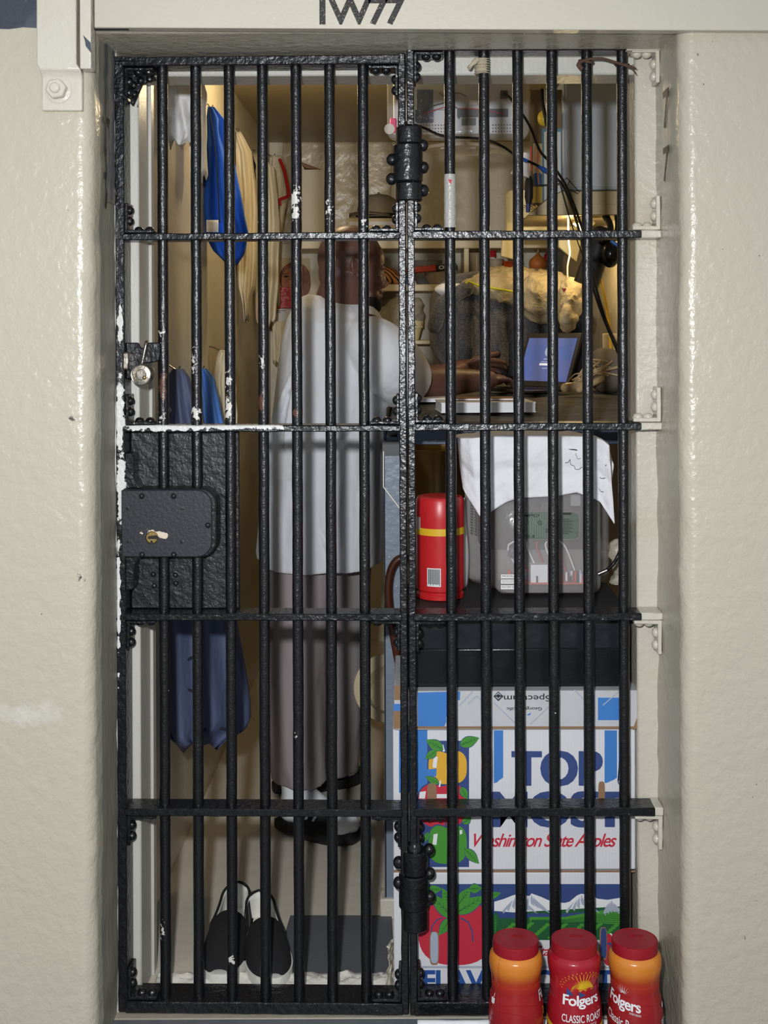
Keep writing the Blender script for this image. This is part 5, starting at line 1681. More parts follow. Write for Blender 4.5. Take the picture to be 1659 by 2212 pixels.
# socks and slides
for i, (heel, toe, d, a_) in enumerate(feet):
    side = Vector((d.y, -d.x, 0))
    b = MB()
    b.capsule(a_ + Vector((0, 0, 0.13)), a_, 0.052, 0.043, seg=24)
    b.capsule(a_, heel + d*0.05 + Vector((0, 0, 0.072)), 0.044, 0.040, seg=24)
    b.capsule(a_ + d*0.01, heel + d*0.19 + Vector((0, 0, 0.070)), 0.044, 0.038, seg=24)
    b.capsule(heel + d*0.05 + Vector((0, 0, 0.072)), heel + d*0.245 + Vector((0, 0, 0.064)), 0.041, 0.036, seg=24)
    b.ell(heel + d*0.235 + Vector((0, 0, 0.062)) + side*0.012, (0.040, 0.040, 0.026), rot=Matrix((d, side, Vector((0, 0, 1)))).transposed())
    o = b.build('sock', SOCK, man); remesh(o, 0.005, 3)
    L_ = (toe-heel).length
    def P(u, v, z): return heel + d*(u*L_) + side*v + Vector((0, 0, z))
    sh = MB()
    rings = []
    for k in range(19):
        u = -0.03 + 1.06*k/18
        t_ = (u+0.03)/1.06
        wd = 0.054*math.sin(math.pi*min(1, max(0.0, t_*0.94+0.03)))**0.42*(0.86 + 0.22*t_)
        zt_ = 0.034 + 0.018*(1-abs(2*t_-1)**4)*0.3 + 0.014*t_**6
        zb_ = 0.001 + 0.012*max(0, t_-0.82)/0.18
        rings.append([P(u, -wd, zb_ + .004), P(u, -wd*1.03, zb_ + 0.016), P(u, -wd*1.02, zt_+0.010), P(u, -wd*0.86, zt_), P(u, wd*0.86, zt_), P(u, wd*1.02, zt_+0.010), P(u, wd*1.03, zb_+0.016), P(u, wd, zb_+.004)])
    sh.rings(rings)
    shoe = sh.build('slide_sandal', RUBBER, man, angle=60, subsurf=1)
    sh = MB()
    rings = []
    for k in range(11):
        u = 0.34 + 0.44*k/10
        hgt = 0.118 - 0.040*k/10
        ring = []
        for j in range(17):
            a = math.pi*j/16
            ring.append(P(u + 0.03*math.sin(a), 0.058*math.cos(a), 0.030 + hgt*max(0, math.sin(a))**0.75*0.86))
        for j in range(17):
            a = math.pi*(16-j)/16
            ring.append(P(u + 0.03*math.sin(a), 0.050*math.cos(a), 0.028 + (hgt-0.008)*max(0, math.sin(a))**0.75*0.86))
        rings.append(ring)
    sh.rings(rings)
    strap = sh.build('strap', CANVAS, shoe, angle=50); strap.location = (0, 0, 0)
    if i == 0:
        sh = MB()
        for k in range(3):
            u0 = 0.40 + 0.09*k
            sh.poly([P(u0, 0.0592, 0.075), P(u0+0.03, 0.0592, 0.075), P(u0+0.10, 0.050, 0.112), P(u0+0.07, 0.050, 0.114)])
        st = sh.build('stripe', GREYINK, strap, recalc=False)

# ------------------------------------------------------------------ clothes hanging on the cell wall
def garment(name, label, cat, rows, s, thick, mat, folds=3, seed=1, group=None, parts=(), hemnoise=0.012, yextra=0.0):
    """hung cloth as a soft folded bundle; rows = (y, left x, right x) of its outline in the picture"""
    mb = MB()
    N_ = 64
    ys = [r[0] for r in rows]
    rings = []
    n = 46
    for i in range(n+1):
        py = ys[0] + (ys[-1]-ys[0])*i/n
        k = 0
        while k < len(rows)-2 and py > rows[k+1][0]:
            k += 1
        f_ = (py-rows[k][0])/max(rows[k+1][0]-rows[k][0], 1e-6)
        L_ = rows[k][1]*(1-f_) + rows[k+1][1]*f_; R_ = rows[k][2]*(1-f_) + rows[k+1][2]*f_
        t = i/n
        c = at((L_+R_)/2, py, s); hw = (R_-L_)*s/2000
        th = thick*(0.35 + 0.65*min(1, t*4))
        ring = []
        for j in range(N_):
            a = 2*math.pi*j/N_
            u = math.cos(a); sa = math.sin(a)
            x = c.x + hw*u
            y = c.y + yextra + th*0.5*(abs(sa)**0.7)*(1 if sa > 0 else -1)
            y += thick*0.30*math.sin(u*folds*math.pi + seed + 1.2*math.sin(t*3+seed))*(0.25+0.75*t)*abs(sa)**0.5
            y += thick*0.22*nz(u*2, t*4, sa, 1.3, seed)
            z = c.z + (hemnoise*nz(u*2.2, 0, seed, 1.4, seed) + hemnoise*0.8*math.cos(u*folds*math.pi+seed))*t**4
            x += 0.004*nz(t*7, seed, u, 1, seed)
            ring.append(Vector((max(x, CWL+0.003+0.002*(1+u)), y, z)))
        rings.append(ring)
    mb.rings(rings)
    c0 = at((rows[0][1]+rows[0][2])/2, rows[0][0], s)
    mp = at((rows[-1][1]+rows[-1][2])/2, rows[-1][0], s)
    t = thing(name, label, cat, (c0.x, c0.y, mp.z), group)
    mb.build('cloth', mat, t, angle=180)
    mb = MB()
    yk = c0.y + yextra
    mb.tube([(CWL-0.002, yk, c0.z+0.012), (CWL+0.012, yk, c0.z+0.010), (min(c0.x, CWL+0.05), yk, c0.z-0.006), (min(c0.x, CWL+0.05)+0.006, yk, c0.z+0.008)], 0.0025, 8)
    mb.build('hook', STEEL, t)
    return t, c0
garment('undershirt', 'white undershirt hung high on the cell wall, nearest the bars', 'shirt', ((150, 340, 398), (200, 342, 416), (285, 344, 418), (304, 346, 416), (308, 352, 410)), 1.26, 0.05, WHITECLOTH, 2, 1)
garment('white_towel', 'white towel hung between the undershirt and the blue shirt', 'towel', ((150, 405, 436), (200, 404, 447), (372, 412, 446), (384, 418, 442)), 1.36, 0.05, WHITECLOTH, 2, 2)
gt, gc = garment('blue_shirt', 'royal blue shirt with a white care label hanging on the cell wall', 'shirt', ((232, 448, 464), (260, 446, 486), (330, 440, 502), (400, 430, 516), (470, 429, 530), (500, 438, 537), (545, 462, 528), (566, 486, 512)), 1.50, 0.075, BLUECLOTH, 2.5, 3)
mb = MB()
a, b_ = at(447, 476, 1.474), at(473, 502, 1.474)
mb.grid(lambda u, v: Vector((a.x + u*(b_.x-a.x), a.y - 0.012 + 0.002*u, b_.z + v*(a.z-b_.z))), 3, 3)
mb.build('care_label', WHITETAG, gt, solid=0.001)
mb = MB()
mb.tube(spline([at(452, 236, 1.472), at(462, 300, 1.47), at(468, 360, 1.468), at(470, 400, 1.468), at(474, 480, 1.466)], 5), 0.0018, 6)
mb.build('seam', NAVYDK, gt)
garment('long_shirt', 'long cream undershirt with a hanging tie, between the blue shirt and the tank top', 'shirt', ((285, 500, 520), (330, 500, 545), (450, 503, 556), (560, 510, 556), (620, 513, 552), (652, 524, 542), (690, 530, 538)), 1.78, 0.07, CREAMCLOTH, 3, 4)
garment('tank_top', 'cream tank top hung behind the long undershirt', 'shirt', ((330, 540, 556), (360, 540, 592), (480, 545, 604), (600, 548, 602), (690, 552, 596), (700, 560, 590)), 1.98, 0.07, CREAMCLOTH, 3, 5)
gt, gc = garment('ribbed_shirt', 'white ribbed shirt edged with red, hung near the back of the cell', 'shirt', ((336, 588, 606), (350, 585, 614), (395, 586, 624), (424, 588, 622), (520, 588, 606), (660, 590, 604)), 2.12, 0.05, RIBCLOTH, 4, 6)
mb = MB()
mb.tube(spline([at(604, 344, 2.09), at(613, 366, 2.085), at(620, 396, 2.085), at(624, 424, 2.085)], 5), 0.008, 8)
mb.tube(spline([at(624, 424, 2.085), at(612, 428, 2.085), at(604, 432, 2.085), at(605, 444, 2.085)], 5), 0.007, 8)
mb.build('red_edging', REDCLOTH, gt)
garment('wash_cloth', 'small white wash cloth hung low near the back of the cell', 'cloth', ((694, 588, 622), (720, 588, 624), (770, 590, 614), (782, 591, 606)), 2.06, 0.03, RIBCLOTH, 3, 7)
garment('dark_sock', 'dark navy sock hung between the pale shirts', 'sock', ((336, 541, 547), (360, 541, 552), (410, 543, 552), (440, 546, 551)), 1.90, 0.03, NAVYDK, 1, 8)
gt, gc = garment('navy_jacket', 'navy nylon jacket hung behind the lock, its hem below the middle rail', 'jacket', ((797, 372, 396), (812, 360, 408), (860, 352, 420), (950, 346, 440), (1100, 334, 470), (1300, 324, 505), (1400, 322, 522), (1520, 326, 542), (1568, 334, 545), (1580, 345, 510), (1606, 380, 482)), 1.245, 0.10, NAVY, 3, 9, hemnoise=0.02)
mb = MB()
for pl in ([(372, 1440), (405, 1420), (440, 1402)], [(372, 1468), (400, 1476), (440, 1490)], [(440, 1568), (470, 1562), (500, 1566)]):
    mb.tube(spline([Vector((p.x, p.y-0.040, p.z)) for p in (at(x, y, 1.245) for x, y in pl)], 5), 0.0035, 6)
mb.build('pocket_welt', NAVYDK, gt)
mb = MB()
p = at(362, 886, 1.215)
mb.lathe([(0.001, -0.004), (0.009, -0.003), (0.010, 0.002), (0.004, 0.004)], p, 18, axis='Y')
mb.build('snap_button', STEEL, gt)
garment('light_blue_shirt', 'sky blue shirt hanging between the navy jacket and the ribbed towel', 'shirt', ((796, 428, 446), (815, 430, 462), (860, 436, 472), (920, 440, 484), (1060, 448, 494), (1130, 452, 494), (1150, 456, 488)), 1.40, 0.06, LTBLUE, 2, 10)
garment('ribbed_towel', 'ribbed cream towel with a frayed hem hanging beside the sky blue shirt', 'towel', ((756, 474, 492), (770, 466, 500), (800, 458, 506), (900, 462, 514), (950, 470, 510), (962, 478, 508)), 1.53, 0.05, RIBCLOTH, 3, 11)

# ------------------------------------------------------------------ floor things
mb = MB()
a, b_, c, d_ = fl(627, 1984), fl(846, 1984), fl(852, 2112), fl(590, 2112)
for p in (a, b_, c, d_):
    p.z = 0
mb.rings([[Vector((p.x, p.y, 0.001)) for p in (d_, c, b_, a)], [Vector((p.x, p.y, 0.009)) for p in (d_, c, b_, a)]])
tag(mb.build('floor_mat', MATTEBLK, bevel=0.002), 'dark grey board lying flat on the cell floor behind the shoes', 'mat')
mb = MB()
x0_, x1_ = fx(320), at(846, 2130, 1.05).x
def tw(u, v):
    x = x0_ + u*(x1_-x0_); y = 0.085 + 0.085*v + 0.014*nz(u*9, v, 0, 1, 3)
    z = 0.004 + 0.020*math.sin(math.pi*min(1, max(0, v)))**0.6*(1 + 0.5*nz(u*12, v*3, 0, 1, 5)) + 0.006*nz(u*30, v*9, 0, 1, 6)
    return Vector((x, y, max(z, 0.002)))
mb.grid(tw, 90, 16)
tag(mb.build('sill_towel', TOWEL, solid=0.003), 'white terry towel rolled along the floor just inside the bars, under the shoes', 'towel')
def shoe(label, toe_px, heel_px, group):
    toe, heel = fl(*toe_px), fl(*heel_px)
    z0 = 0.020
    t = thing('slip_on_shoe', label, 'shoe', (heel.x, heel.y, 0.010), group)
    d = (heel-toe); L_ = d.length; d.normalize()
    side = Vector((d.y, -d.x, 0))
    if side.x < 0: side = -side
    def hw(u):
        if u < 0.30:
            return 0.051*math.sqrt(max(0, 1-((0.30-u)/0.30)**2.3))
        if u < 0.82:
            k = (u-0.30)/0.52
            return 0.051 - 0.010*k*k*(3-2*k)
        return 0.041*math.sqrt(max(0, 1-((u-0.82)/0.18)**2.2))
    def P(u, v, z): return toe + d*(u*L_) + side*v + Vector((0, 0, z0 + z - toe.z))
    U = [0.004, 0.015, 0.035, 0.07, 0.11, 0.16, 0.22, 0.30, 0.40, 0.50, 0.60, 0.70, 0.78, 0.84, 0.90, 0.95, 0.98, 0.996]
    sole = MB()
    sole.rings([[P(u, -hw(u)-0.003, -0.008), P(u, hw(u)+0.003, -0.008), P(u, hw(u)+0.004, 0.022), P(u, -hw(u)-0.004, 0.022)] for u in U])
    sole.build('sole', SHOEWHITE, t, angle=30)
    ins = MB()
    ins.rings([[P(u, -hw(u)*0.9, 0.014), P(u, hw(u)*0.9, 0.014), P(u, hw(u)*0.88, 0.020), P(u, -hw(u)*0.88, 0.020)] for u in U[1:-1]])
    ins.build('insole', SHOEWHITE, t)
    up = MB()                                              # closed front
    rings = []
    for k in range(17):
        u = 0.035 + 0.477*k/16
        hgt = 0.022 + 0.052*math.sin(min(1, k/16)*math.pi/2)**0.8
        w_ = hw(u)
        out, inn = [], []
        for j in range(21):
            a = math.pi*j/20
            out.append(P(u - 0.02*math.sin(a)*k/16*(-1), (w_+0.001)*math.cos(a), 0.012 + hgt*max(0, math.sin(a))**0.72))
            inn.append(P(u - 0.02*math.sin(a)*k/16*(-1), (w_-0.004)*math.cos(a), 0.012 + (hgt-0.005)*max(0, math.sin(a))**0.72))
        rings.append(out + inn[::-1])
    up.rings(rings)
    up.build('vamp', CANVAS, t, angle=50)
    for nm, mt, off in (('quarter', CANVAS, 0.0), ('lining', SHOEWHITE, -0.0042)):
        q = MB()
        outl = [(0.46 + 0.54*i/24, 1) for i in range(25)] + [(1.0 - 0.54*i/24, -1) for i in range(1, 25)]
        rows_ = []
        for v in range(6):
            row = []
            for (u, sg) in outl:
                hh = 0.052 + 0.022*max(0, (u-0.55)/0.45)**1.4 + (0.0 if off == 0 else -0.001)
                lean = -0.006*(v/5)
                w_ = max(hw(min(u, 0.9965)) + off + lean, 0.0004)
                uu = min(u, 0.9965) + (off*3 if u > 0.95 else 0)
                row.append(P(uu, sg*w_, 0.010 + hh*v/5))
            rows_.append(row)
        q.rings(rows_, cap=False, closed=False)
        q.build(nm, mt, t, angle=180, solid=0.004 if off == 0 else 0.0015)
    bd = MB()
    bd.tube([P(min(u, 0.9965), sg*max(hw(min(u, 0.9965))-0.007, 0.0004), 0.010 + 0.052 + 0.022*max(0, (u-0.55)/0.45)**1.4) for (u, sg) in outl], 0.0034, 8)
    bd.build('binding', CANVAS, t)
    tg = MB()
    tg.grid(lambda u, v: P(0.50 + 0.05*u, -0.030 + 0.060*v, 0.080 - 0.004*u - 0.010*abs(2*v-1)), 4, 8)
    tg.build('tongue_lining', SHOEWHITE, t, solid=0.002)
shoe('black slip-on shoe with its heel leaning against its mate, nearer the post with the padlock', (472, 2146), (516, 1994), 'pair of black slip-on shoes')
shoe('black slip-on shoe standing straight, on the side of the dark floor board', (590, 2155), (558, 2014), 'pair of black slip-on shoes')
mb = MB()
c = at(838, 2092, 1.035)
def crumple(u, v):
    return Vector((c.x + 0.010 + 0.020*(u-0.5) + 0.010*nz(u*3, v*8, 0, 1, 4), 0.080 + 0.06*u + 0.014*nz(u*5, v*7, 2, 1, 2), 0.004 + 0.115*v + 0.004*nz(u*9, v*2, 0)))
mb.grid(crumple, 14, 24)
tag(mb.build('plastic_wrapper', BAG, solid=0.0015), 'crumpled plastic wrapper standing against the corner of the lower apple box', 'wrapper')

# ------------------------------------------------------------------ back of the cell
def zs(py, s): return H + (PY-py)*s/1000
def xs(px, s): return (px-PX)*s/1000
# wrinkled plastic sheet on the back wall
mb = MB()
a, b_ = at(612, 500, 2.222), at(846, 306, 2.222)
mb.grid(lambda u, v: Vector((a.x + u*(b_.x-a.x) + 0.01*nz(v*5, u*2, 0), YB - 0.004 - 0.007*abs(nz(u*5, v*7, 0, 1, 3)) - 0.0025*abs(nz(u*14, v*20, 0, 1, 4)), a.z-0.06 + v*(b_.z-a.z+0.06) + 0.008*nz(u*6, v, 3))), 70, 40)
tag(mb.build('plastic_sheet', PLASTICSHEET, solid=0.001), 'wrinkled plastic sheet taped across the upper back wall', 'plastic sheet')
# shelf unit
YS = 2.904
t = thing('wall_shelf', 'cream shelf with three boards along the back wall, crowded with food and cups', 'shelf', (0.1, 3.07, zs(742, 2.1)))
mb = MB(); mb.box(xs(629, 2.1), CWR-0.001, YS, YB-0.001, zs(537, 2.1), zs(507, 2.1)); mb.build('board', SHELFCREAM, t, bevel=0.005)
mb = MB(); mb.box(xs(800, 2.1), CWR-0.001, YS, YB-0.001, zs(629, 2.1), zs(614, 2.1)); mb.build('board', SHELFCREAM, t, bevel=0.004)
mb = MB(); mb.box(xs(800, 2.1), CWR-0.001, YS, YB-0.001, zs(744, 2.1), zs(735, 2.1)); mb.build('board', SHELFCREAM, t, bevel=0.004)
for px in (800, 1003):
    mb = MB(); mb.box(xs(px, 2.1), xs(px+11, 2.1), YS+0.004, YB-0.001, zs(735, 2.1) if px < 900 else zs(614, 2.1), zs(537, 2.1)); mb.build('upright', SHELFCREAM, t, bevel=0.003)
Z1, Z2, Z3 = zs(507, 2.1), zs(614, 2.1), zs(735, 2.1)

def simple(name, label, cat, fn, mats, loc, group=None, **kw):
    t = thing(name, label, cat, loc, group)
    return t
# tall white carton with an open brown flap
t = thing('white_carton', 'tall white carton with its brown top flap lifted, on the upper shelf board', 'box', (xs(640, 2.13), 3.0, Z1))
mb = MB(); mb.box(xs(634, 2.13), xs(706, 2.13), 2.97, 3.20, Z1, zs(366, 2.13)); mb.build('carton', M('cream_white_card', (216, 206, 184), 0.7), t, bevel=0.003)
mb = MB(); mb.prism([(xs(698, 2.13), zs(366, 2.13)), (xs(652, 2.13), zs(349, 2.13)), (xs(654, 2.13), zs(356, 2.13)), (xs(662, 2.13), zs(363, 2.13))], 2.98, 3.18); mb.build('flap', KRAFT, t)
mb = MB(); mb.box(xs(706, 2.13)+0.001, xs(714, 2.13), 2.98, 3.19, Z1, zs(395, 2.13)); tag(mb.build('brown_card', KRAFT), 'brown cardboard piece standing against the side of the white carton', 'cardboard')
# cap on a tan box
t = thing('tan_box', 'low tan box on the upper shelf board, carrying the grey cap', 'box', (xs(808, 2.12), 3.0, Z1))
mb = MB(); mb.box(xs(750, 2.12), xs(868, 2.12), 2.93, 3.18, Z1, zs(472, 2.12)); mb.build('carton', TAN, t, bevel=0.003)
mb = MB(); mb.box(xs(756, 2.115), xs(858, 2.115), 2.926, 2.930, zs(487, 2.115), zs(479, 2.115)); mb.build('paper_strip', PAPERPLAIN, t)
zc_ = zs(472, 2.12)
t = thing('baseball_cap', 'olive grey cap with a dark sweatband resting on the tan box', 'cap', (xs(808, 2.12), 3.05, zc_))
mb = MB()
mb.lathe([(0.098, zc_+0.012), (0.102, zc_+0.028), (0.098, zc_+0.062), (0.080, zc_+0.098), (0.050, zc_+0.117), (0.012, zc_+0.124), (0.001, zc_+0.125)], (xs(818, 2.12), 3.06, 0), 36)
mb.build('crown', CAPCLOTH, t)
mb = MB(); mb.ell((xs(818, 2.12), 3.06, zc_+0.127), 0.007); mb.build('button', CAPCLOTH, t)
mb = MB()
mb.grid(lambda u, v: Vector((xs(800, 2.12) + (u-0.5)*0.19, 2.975 - v*0.075*math.sqrt(max(0, 1-(2*u-1)**2)), zc_+0.026 - 0.020*v + 0.010*(1-(2*u-1)**2))), 20, 8)
mb.build('brim', CAPCLOTH, t, solid=0.003)
mb = MB(); mb.tube([(xs(818, 2.12) + 0.1025*math.cos(a), 3.06 + 0.1025*math.sin(a), zc_+0.022) for a in [math.radians(180 + 180*k/20) for k in range(21)]], 0.006, 8); mb.build('sweatband', NAVYDK, t)

# food and cups on the middle board
def bowl(name, label, px, r, h, mat, s=2.14, group=None):
    x, y = xs(px, s), (s-1)*D
    t = thing(name, label, 'bowl', (x, y, Z2), group)
    mb = MB(); mb.lathe([(r*0.55, Z2), (r*0.85, Z2+h*0.4), (r, Z2+h), (r-0.004, Z2+h), (r*0.8, Z2+h*0.4), (r*0.5, Z2+0.005), (0.001, Z2+0.005)], (x, y, 0), 32)
    mb.build('bowl', mat, t)
    return x, y
CLEARB = M('clear_bowl_plastic', (214, 204, 186), 0.2, alpha=0.45)
def onion(label, x, y, z, r):
    t = thing('onion', label, 'onion', (x, y, z), 'onions on the shelf')
    mb = MB(); mb.lathe([(0.001, z), (r*0.5, z+r*0.08), (r*0.95, z+r*0.55), (r, z+r), (r*0.85, z+r*1.45), (r*0.4, z+r*1.8), (r*0.12, z+r*2.1), (0.001, z+r*2.35)], (x, y, 0), 28); mb.build('bulb', ONION, t)
    mb = MB(); mb.tube([(x, y, z+r*2.2), (x+0.003, y, z+r*2.6)], [0.004, 0.002], 8); mb.build('stem', TAN, t)
bx, by = bowl('clear_bowl', 'clear bowl of onions under the red card box', 945, 0.062, 0.058, CLEARB)
onion('onion in the clear bowl under the red card box', bx, by, Z2+0.012, 0.030)
bowl('metal_bowl', 'large grey bowl behind the red card box', 922, 0.075, 0.12, M('grey_bowl', (150, 146, 138), 0.4), 2.19)
t = thing('card_game_box', 'red and black game box lying upside down across the bowls', 'box', (xs(940, 2.11), 2.95, Z2+0.06))
mb = MB()
R_ = Matrix.Translation((xs(940, 2.11), 2.955, Z2+0.074)) @ Matrix.Rotation(math.radians(-5), 4, 'Y')
mb.box(-0.135, 0.005, -0.02, 0.03, -0.012, 0.014, mat=R_); mb.build('red_half', M('red_box_print', (206, 60, 40), 0.5), t, bevel=0.002)
mb = MB(); mb.box(0.0055, 0.10, -0.02, 0.03, -0.012, 0.014, mat=R_); bh = mb.build('black_half', RUBBER, t, bevel=0.002)
mb = MB(); mb.text('UNO', lambda u, v: R_ @ Vector((0.088 - 0.070*u, -0.0212, 0.010 - 0.018*v)), bold=0.03); mb.build('lettering', WHITEINK, bh, recalc=False); bh.children[0].location = (0, 0, 0)
for px, lb, mt, r in ((880, 'blue packet on the middle shelf board beside the bowl', BLUEINK, 0.022), (992, 'dark green packet on the middle shelf board against the upright', DKGREEN, 0.020)):
    x, y = xs(px, 2.12), 2.96
    mb = MB(); mb.ell((x, y, Z2+0.022), (r, 0.02, 0.022)); mb.box(x-r*0.8, x+r*0.8, y-0.008, y+0.008, Z2, Z2+0.018)
    o = mb.build('food_packet', mt); remesh(o, 0.004, 2)
    tag(o, lb, 'packet')
x, y = xs(842, 2.12), 2.96
t = thing('patterned_pouch', 'orange pouch with black stripes on the shelf, level with the man\'s nose', 'pouch', (x, y, Z2))
mb = MB(); mb.ell((x-0.01, y, Z2+0.040), (0.052, 0.04, 0.042)); mb.ell((x+0.035, y, Z2+0.026), (0.036, 0.035, 0.027)); o = mb.build('pouch', M('peach_print', (214, 150, 104), 0.6, layers=(dict(kind='wave', scale=24, dir='DIAGONAL', dist=2, lo=0.62, hi=0.72, col=(40, 36, 34)),)), t); remesh(o, 0.005, 3)
mb = MB(); mb.ell((x-0.042, y-0.02, Z2+0.035), (0.020, 0.02, 0.022)); mb.build('red_patch', ORANGE, o); o.children[0].location = (0, 0, 0)
def cup(name, label, cat, px, r0, r1, h, mat, s=2.13):
    x, y = xs(px, s), (s-1)*D
    t = thing(name, label, cat, (x, y, Z2))
    mb = MB(); mb.lathe([(r0, Z2), (r1, Z2+h), (r1+0.003, Z2+h), (r1+0.003, Z2+h-0.006), (r1-0.004, Z2+h-0.008), (r0-0.003, Z2+0.004), (0.001, Z2+0.004)], (x, y, 0), 30); mb.build('cup', mat, t)
    return t, x, y
cup('grey_cup', 'grey plastic cup on the shelf beside a bottle with a red cap', 'cup', 1070, 0.026, 0.038, 0.118, M('warm_grey_plastic', (160, 150, 134), 0.5))
t, x, y = cup('clear_tumbler', 'clear tumbler holding onions between the shelf upright and the grey cup', 'tumbler', 1030, 0.030, 0.036, 0.145, CLEARB)
onion('onion standing in the clear tumbler', x, y, Z2+0.006, 0.026)
onion('second onion stacked in the clear tumbler', x+0.002, y, Z2+0.068, 0.027)
t = thing('sauce_bottle', 'bottle with a red cap standing behind the grey cup', 'bottle', (xs(1064, 2.17), 3.09, Z2))
mb = MB(); mb.lathe([(0.026, Z2), (0.028, Z2+0.01), (0.028, Z2+0.10), (0.014, Z2+0.128), (0.013, Z2+0.135)], (xs(1064, 2.17), 3.09, 0), 26); mb.build('body', PAPERPLAIN, t)
mb = MB(); mb.lathe([(0.016, Z2+0.132), (0.017, Z2+0.137), (0.017, Z2+0.152), (0.014, Z2+0.156), (0.021, Z2+0.158), (0.019, Z2+0.172), (0.001, Z2+0.174)], (xs(1064, 2.17), 3.09, 0), 26); mb.build('cap', REDCLOTH, t)
cup('orange_pot', 'orange pot on the shelf behind the knitted cloth', 'pot', 1108, 0.034, 0.046, 0.105, ORANGE)
bx, by = bowl('cloudy_bowl', 'cloudy plastic tub under a big onion at the far end of the shelf', 1168, 0.075, 0.070, CLEARB)
onion('big onion on top of the cloudy tub at the far end of the shelf', bx-0.012, by, Z2+0.056, 0.042)
mb = MB(); mb.ell((bx+0.045, by+0.01, Z2+0.115), (0.030, 0.022, 0.040)); tag(mb.build('red_pepper', REDCLOTH), 'red pepper beside the big onion on the tub', 'pepper')
# lower board: bag and basket
t = thing('plastic_basket', 'cream plastic basket with a lip, on the lowest shelf board', 'basket', (xs(866, 2.08), 2.97, Z3))
mb = MB()
rings = [rrect(-1, 1, -1, 1, 0.3, 0)]
def sq(w_, d_, z):
    return [Vector((xs(866, 2.08) + p.x*w_, 3.02 + p.z*d_, z)) for p in rrect(-1, 1, -1, 1, 0.35, 0, 4)]
mb.rings([sq(0.082, 0.08, Z3+0.001), sq(0.096, 0.095, Z3+0.055), sq(0.102, 0.10, Z3+0.056), sq(0.104, 0.102, Z3+0.088), sq(0.098, 0.096, Z3+0.088), sq(0.090, 0.09, Z3+0.05), sq(0.078, 0.076, Z3+0.008)])
bk_ = mb.build('basket', FANCREAM, t)
mb = MB()
for k in range(7):
    mb.tube([(xs(824, 2.04) + 0.030*k, 2.9165, Z3+0.078), (xs(824, 2.04)+0.030*k, 2.9155, Z3+0.068), (xs(824, 2.04)+0.030*k+0.008, 2.9155, Z3+0.066)], 0.0016, 6)
mb.build('slot', KRAFT, bk_); bk_.children[0].location = (0, 0, 0)
mb = MB()
c = at(862, 672, 2.10)
for dx, dz, r in ((0, 0, .07), (-.055, -.02, .05), (.06, -.015, .055), (.02, .04, .045), (.075, .03, .035), (-.03, -.06, .05), (.04, -.06, .055)):
    mb.ell(c + Vector((dx, 0.06, dz)), r)
o = mb.build('cloudy_bag', BAG); remesh(o, 0.009, 3)
for v in o.data.vertices:
    v.co += Vector((nz(*v.co, 26, 1), nz(*v.co, 26, 2), nz(*v.co, 26, 3)))*0.012
tag(o, 'cloudy plastic bag bulging out of the cream basket', 'bag')
mb = MB()
t = thing('steel_sink', 'stainless steel sink in the dim back of the cell, seen past the red canister', 'sink', (xs(945, 2.1), 3.0, 0))
cx_, cy_ = xs(950, 2.05), 2.98
zr_ = zs(988, 2.0)
mb.lathe([(0.10, 0.0), (0.10, 0.55), (0.13, 0.60), (0.15, zr_-0.13), (0.185, zr_-0.02), (0.20, zr_), (0.205, zr_+0.012), (0.18, zr_+0.012), (0.15, zr_-0.05), (0.06, zr_-0.10), (0.001, zr_-0.105)], (cx_, cy_, 0), 40)
mb.build('basin', STAINLESS, t)
mb = MB(); mb.tube(spline([(cx_-0.02, cy_+0.19, zr_), (cx_-0.02, cy_+0.18, zr_+0.07), (cx_-0.02, cy_+0.11, zr_+0.09), (cx_-0.02, cy_+0.07, zr_+0.06)], 6), 0.012, 12); mb.ell((cx_-0.02, cy_+0.16, zr_+0.085), (0.022, 0.022, 0.014)); mb.build('tap', STAINLESS, t)

# picture, cards and ledge on the back wall
t = thing('wall_picture', 'photograph of a long-haired woman pinned on the back wall behind the man\'s neck', 'picture', at(636, 640, 2.2))
def bw(px, py, d): 
    p = at(px, py, 2.2); p.y = YB - d
    return p
mb = MB()
def bq(x0, y0, x1, y1, d, mi=0): mb.poly([bw(x0, y1, d), bw(x1, y1, d), bw(x1, y0, d), bw(x0, y0, d)], mi)
mb.rings([[bw(598, 642, 0.001), bw(668, 642, 0.001), bw(668, 556, 0.001), bw(598, 556, 0.001)], [bw(598, 642, 0.004), bw(668, 642, 0.004), bw(668, 556, 0.004), bw(598, 556, 0.004)]], 4)
def bell(cx, cy, rx, ry, d, mi, a0=0): mb.poly([bw(cx+rx*math.cos(a), cy+ry*math.sin(a), d) for a in [2*math.pi*k/28 for k in range(28)]], mi)
bell(634, 600, 34, 36, 0.0045, 1); bell(652, 612, 17, 28, 0.0047, 1); bell(627, 606, 22, 29, 0.005, 0)
bell(615, 596, 5, 2.2, 0.0055, 2); bell(637, 598, 5, 2.2, 0.0055, 2); bell(626, 622, 7, 3, 0.0055, 3); bell(625, 608, 3.5, 5, 0.0055, 5)
mb.poly([bw(608, 590, .0055), bw(620, 588, .0055), bw(621, 590, .0055), bw(609, 592, .0055)], 1); mb.poly([bw(632, 590, .0055), bw(644, 592, .0055), bw(643, 594, .0055), bw(632, 592, .0055)], 1)
mb.build('print', [PHOTO_SKIN, PHOTO_HAIR, EYE, M('printed_lips', (176, 80, 70), 0.5), TAN, M('printed_face_light', (222, 160, 120), 0.5)], t, recalc=False, smooth=False)
mb = MB()
mb.box(bw(583, 0, 0).x, bw(650, 0, 0).x, YB-0.11, YB, bw(0, 700, 0).z-0.012, bw(0, 700, 0).z)
tag(mb.build('wall_ledge', SHELFCREAM, bevel=0.002), 'small cream ledge on the back wall under the red cards', 'ledge')
zl_ = bw(0, 700, 0).z
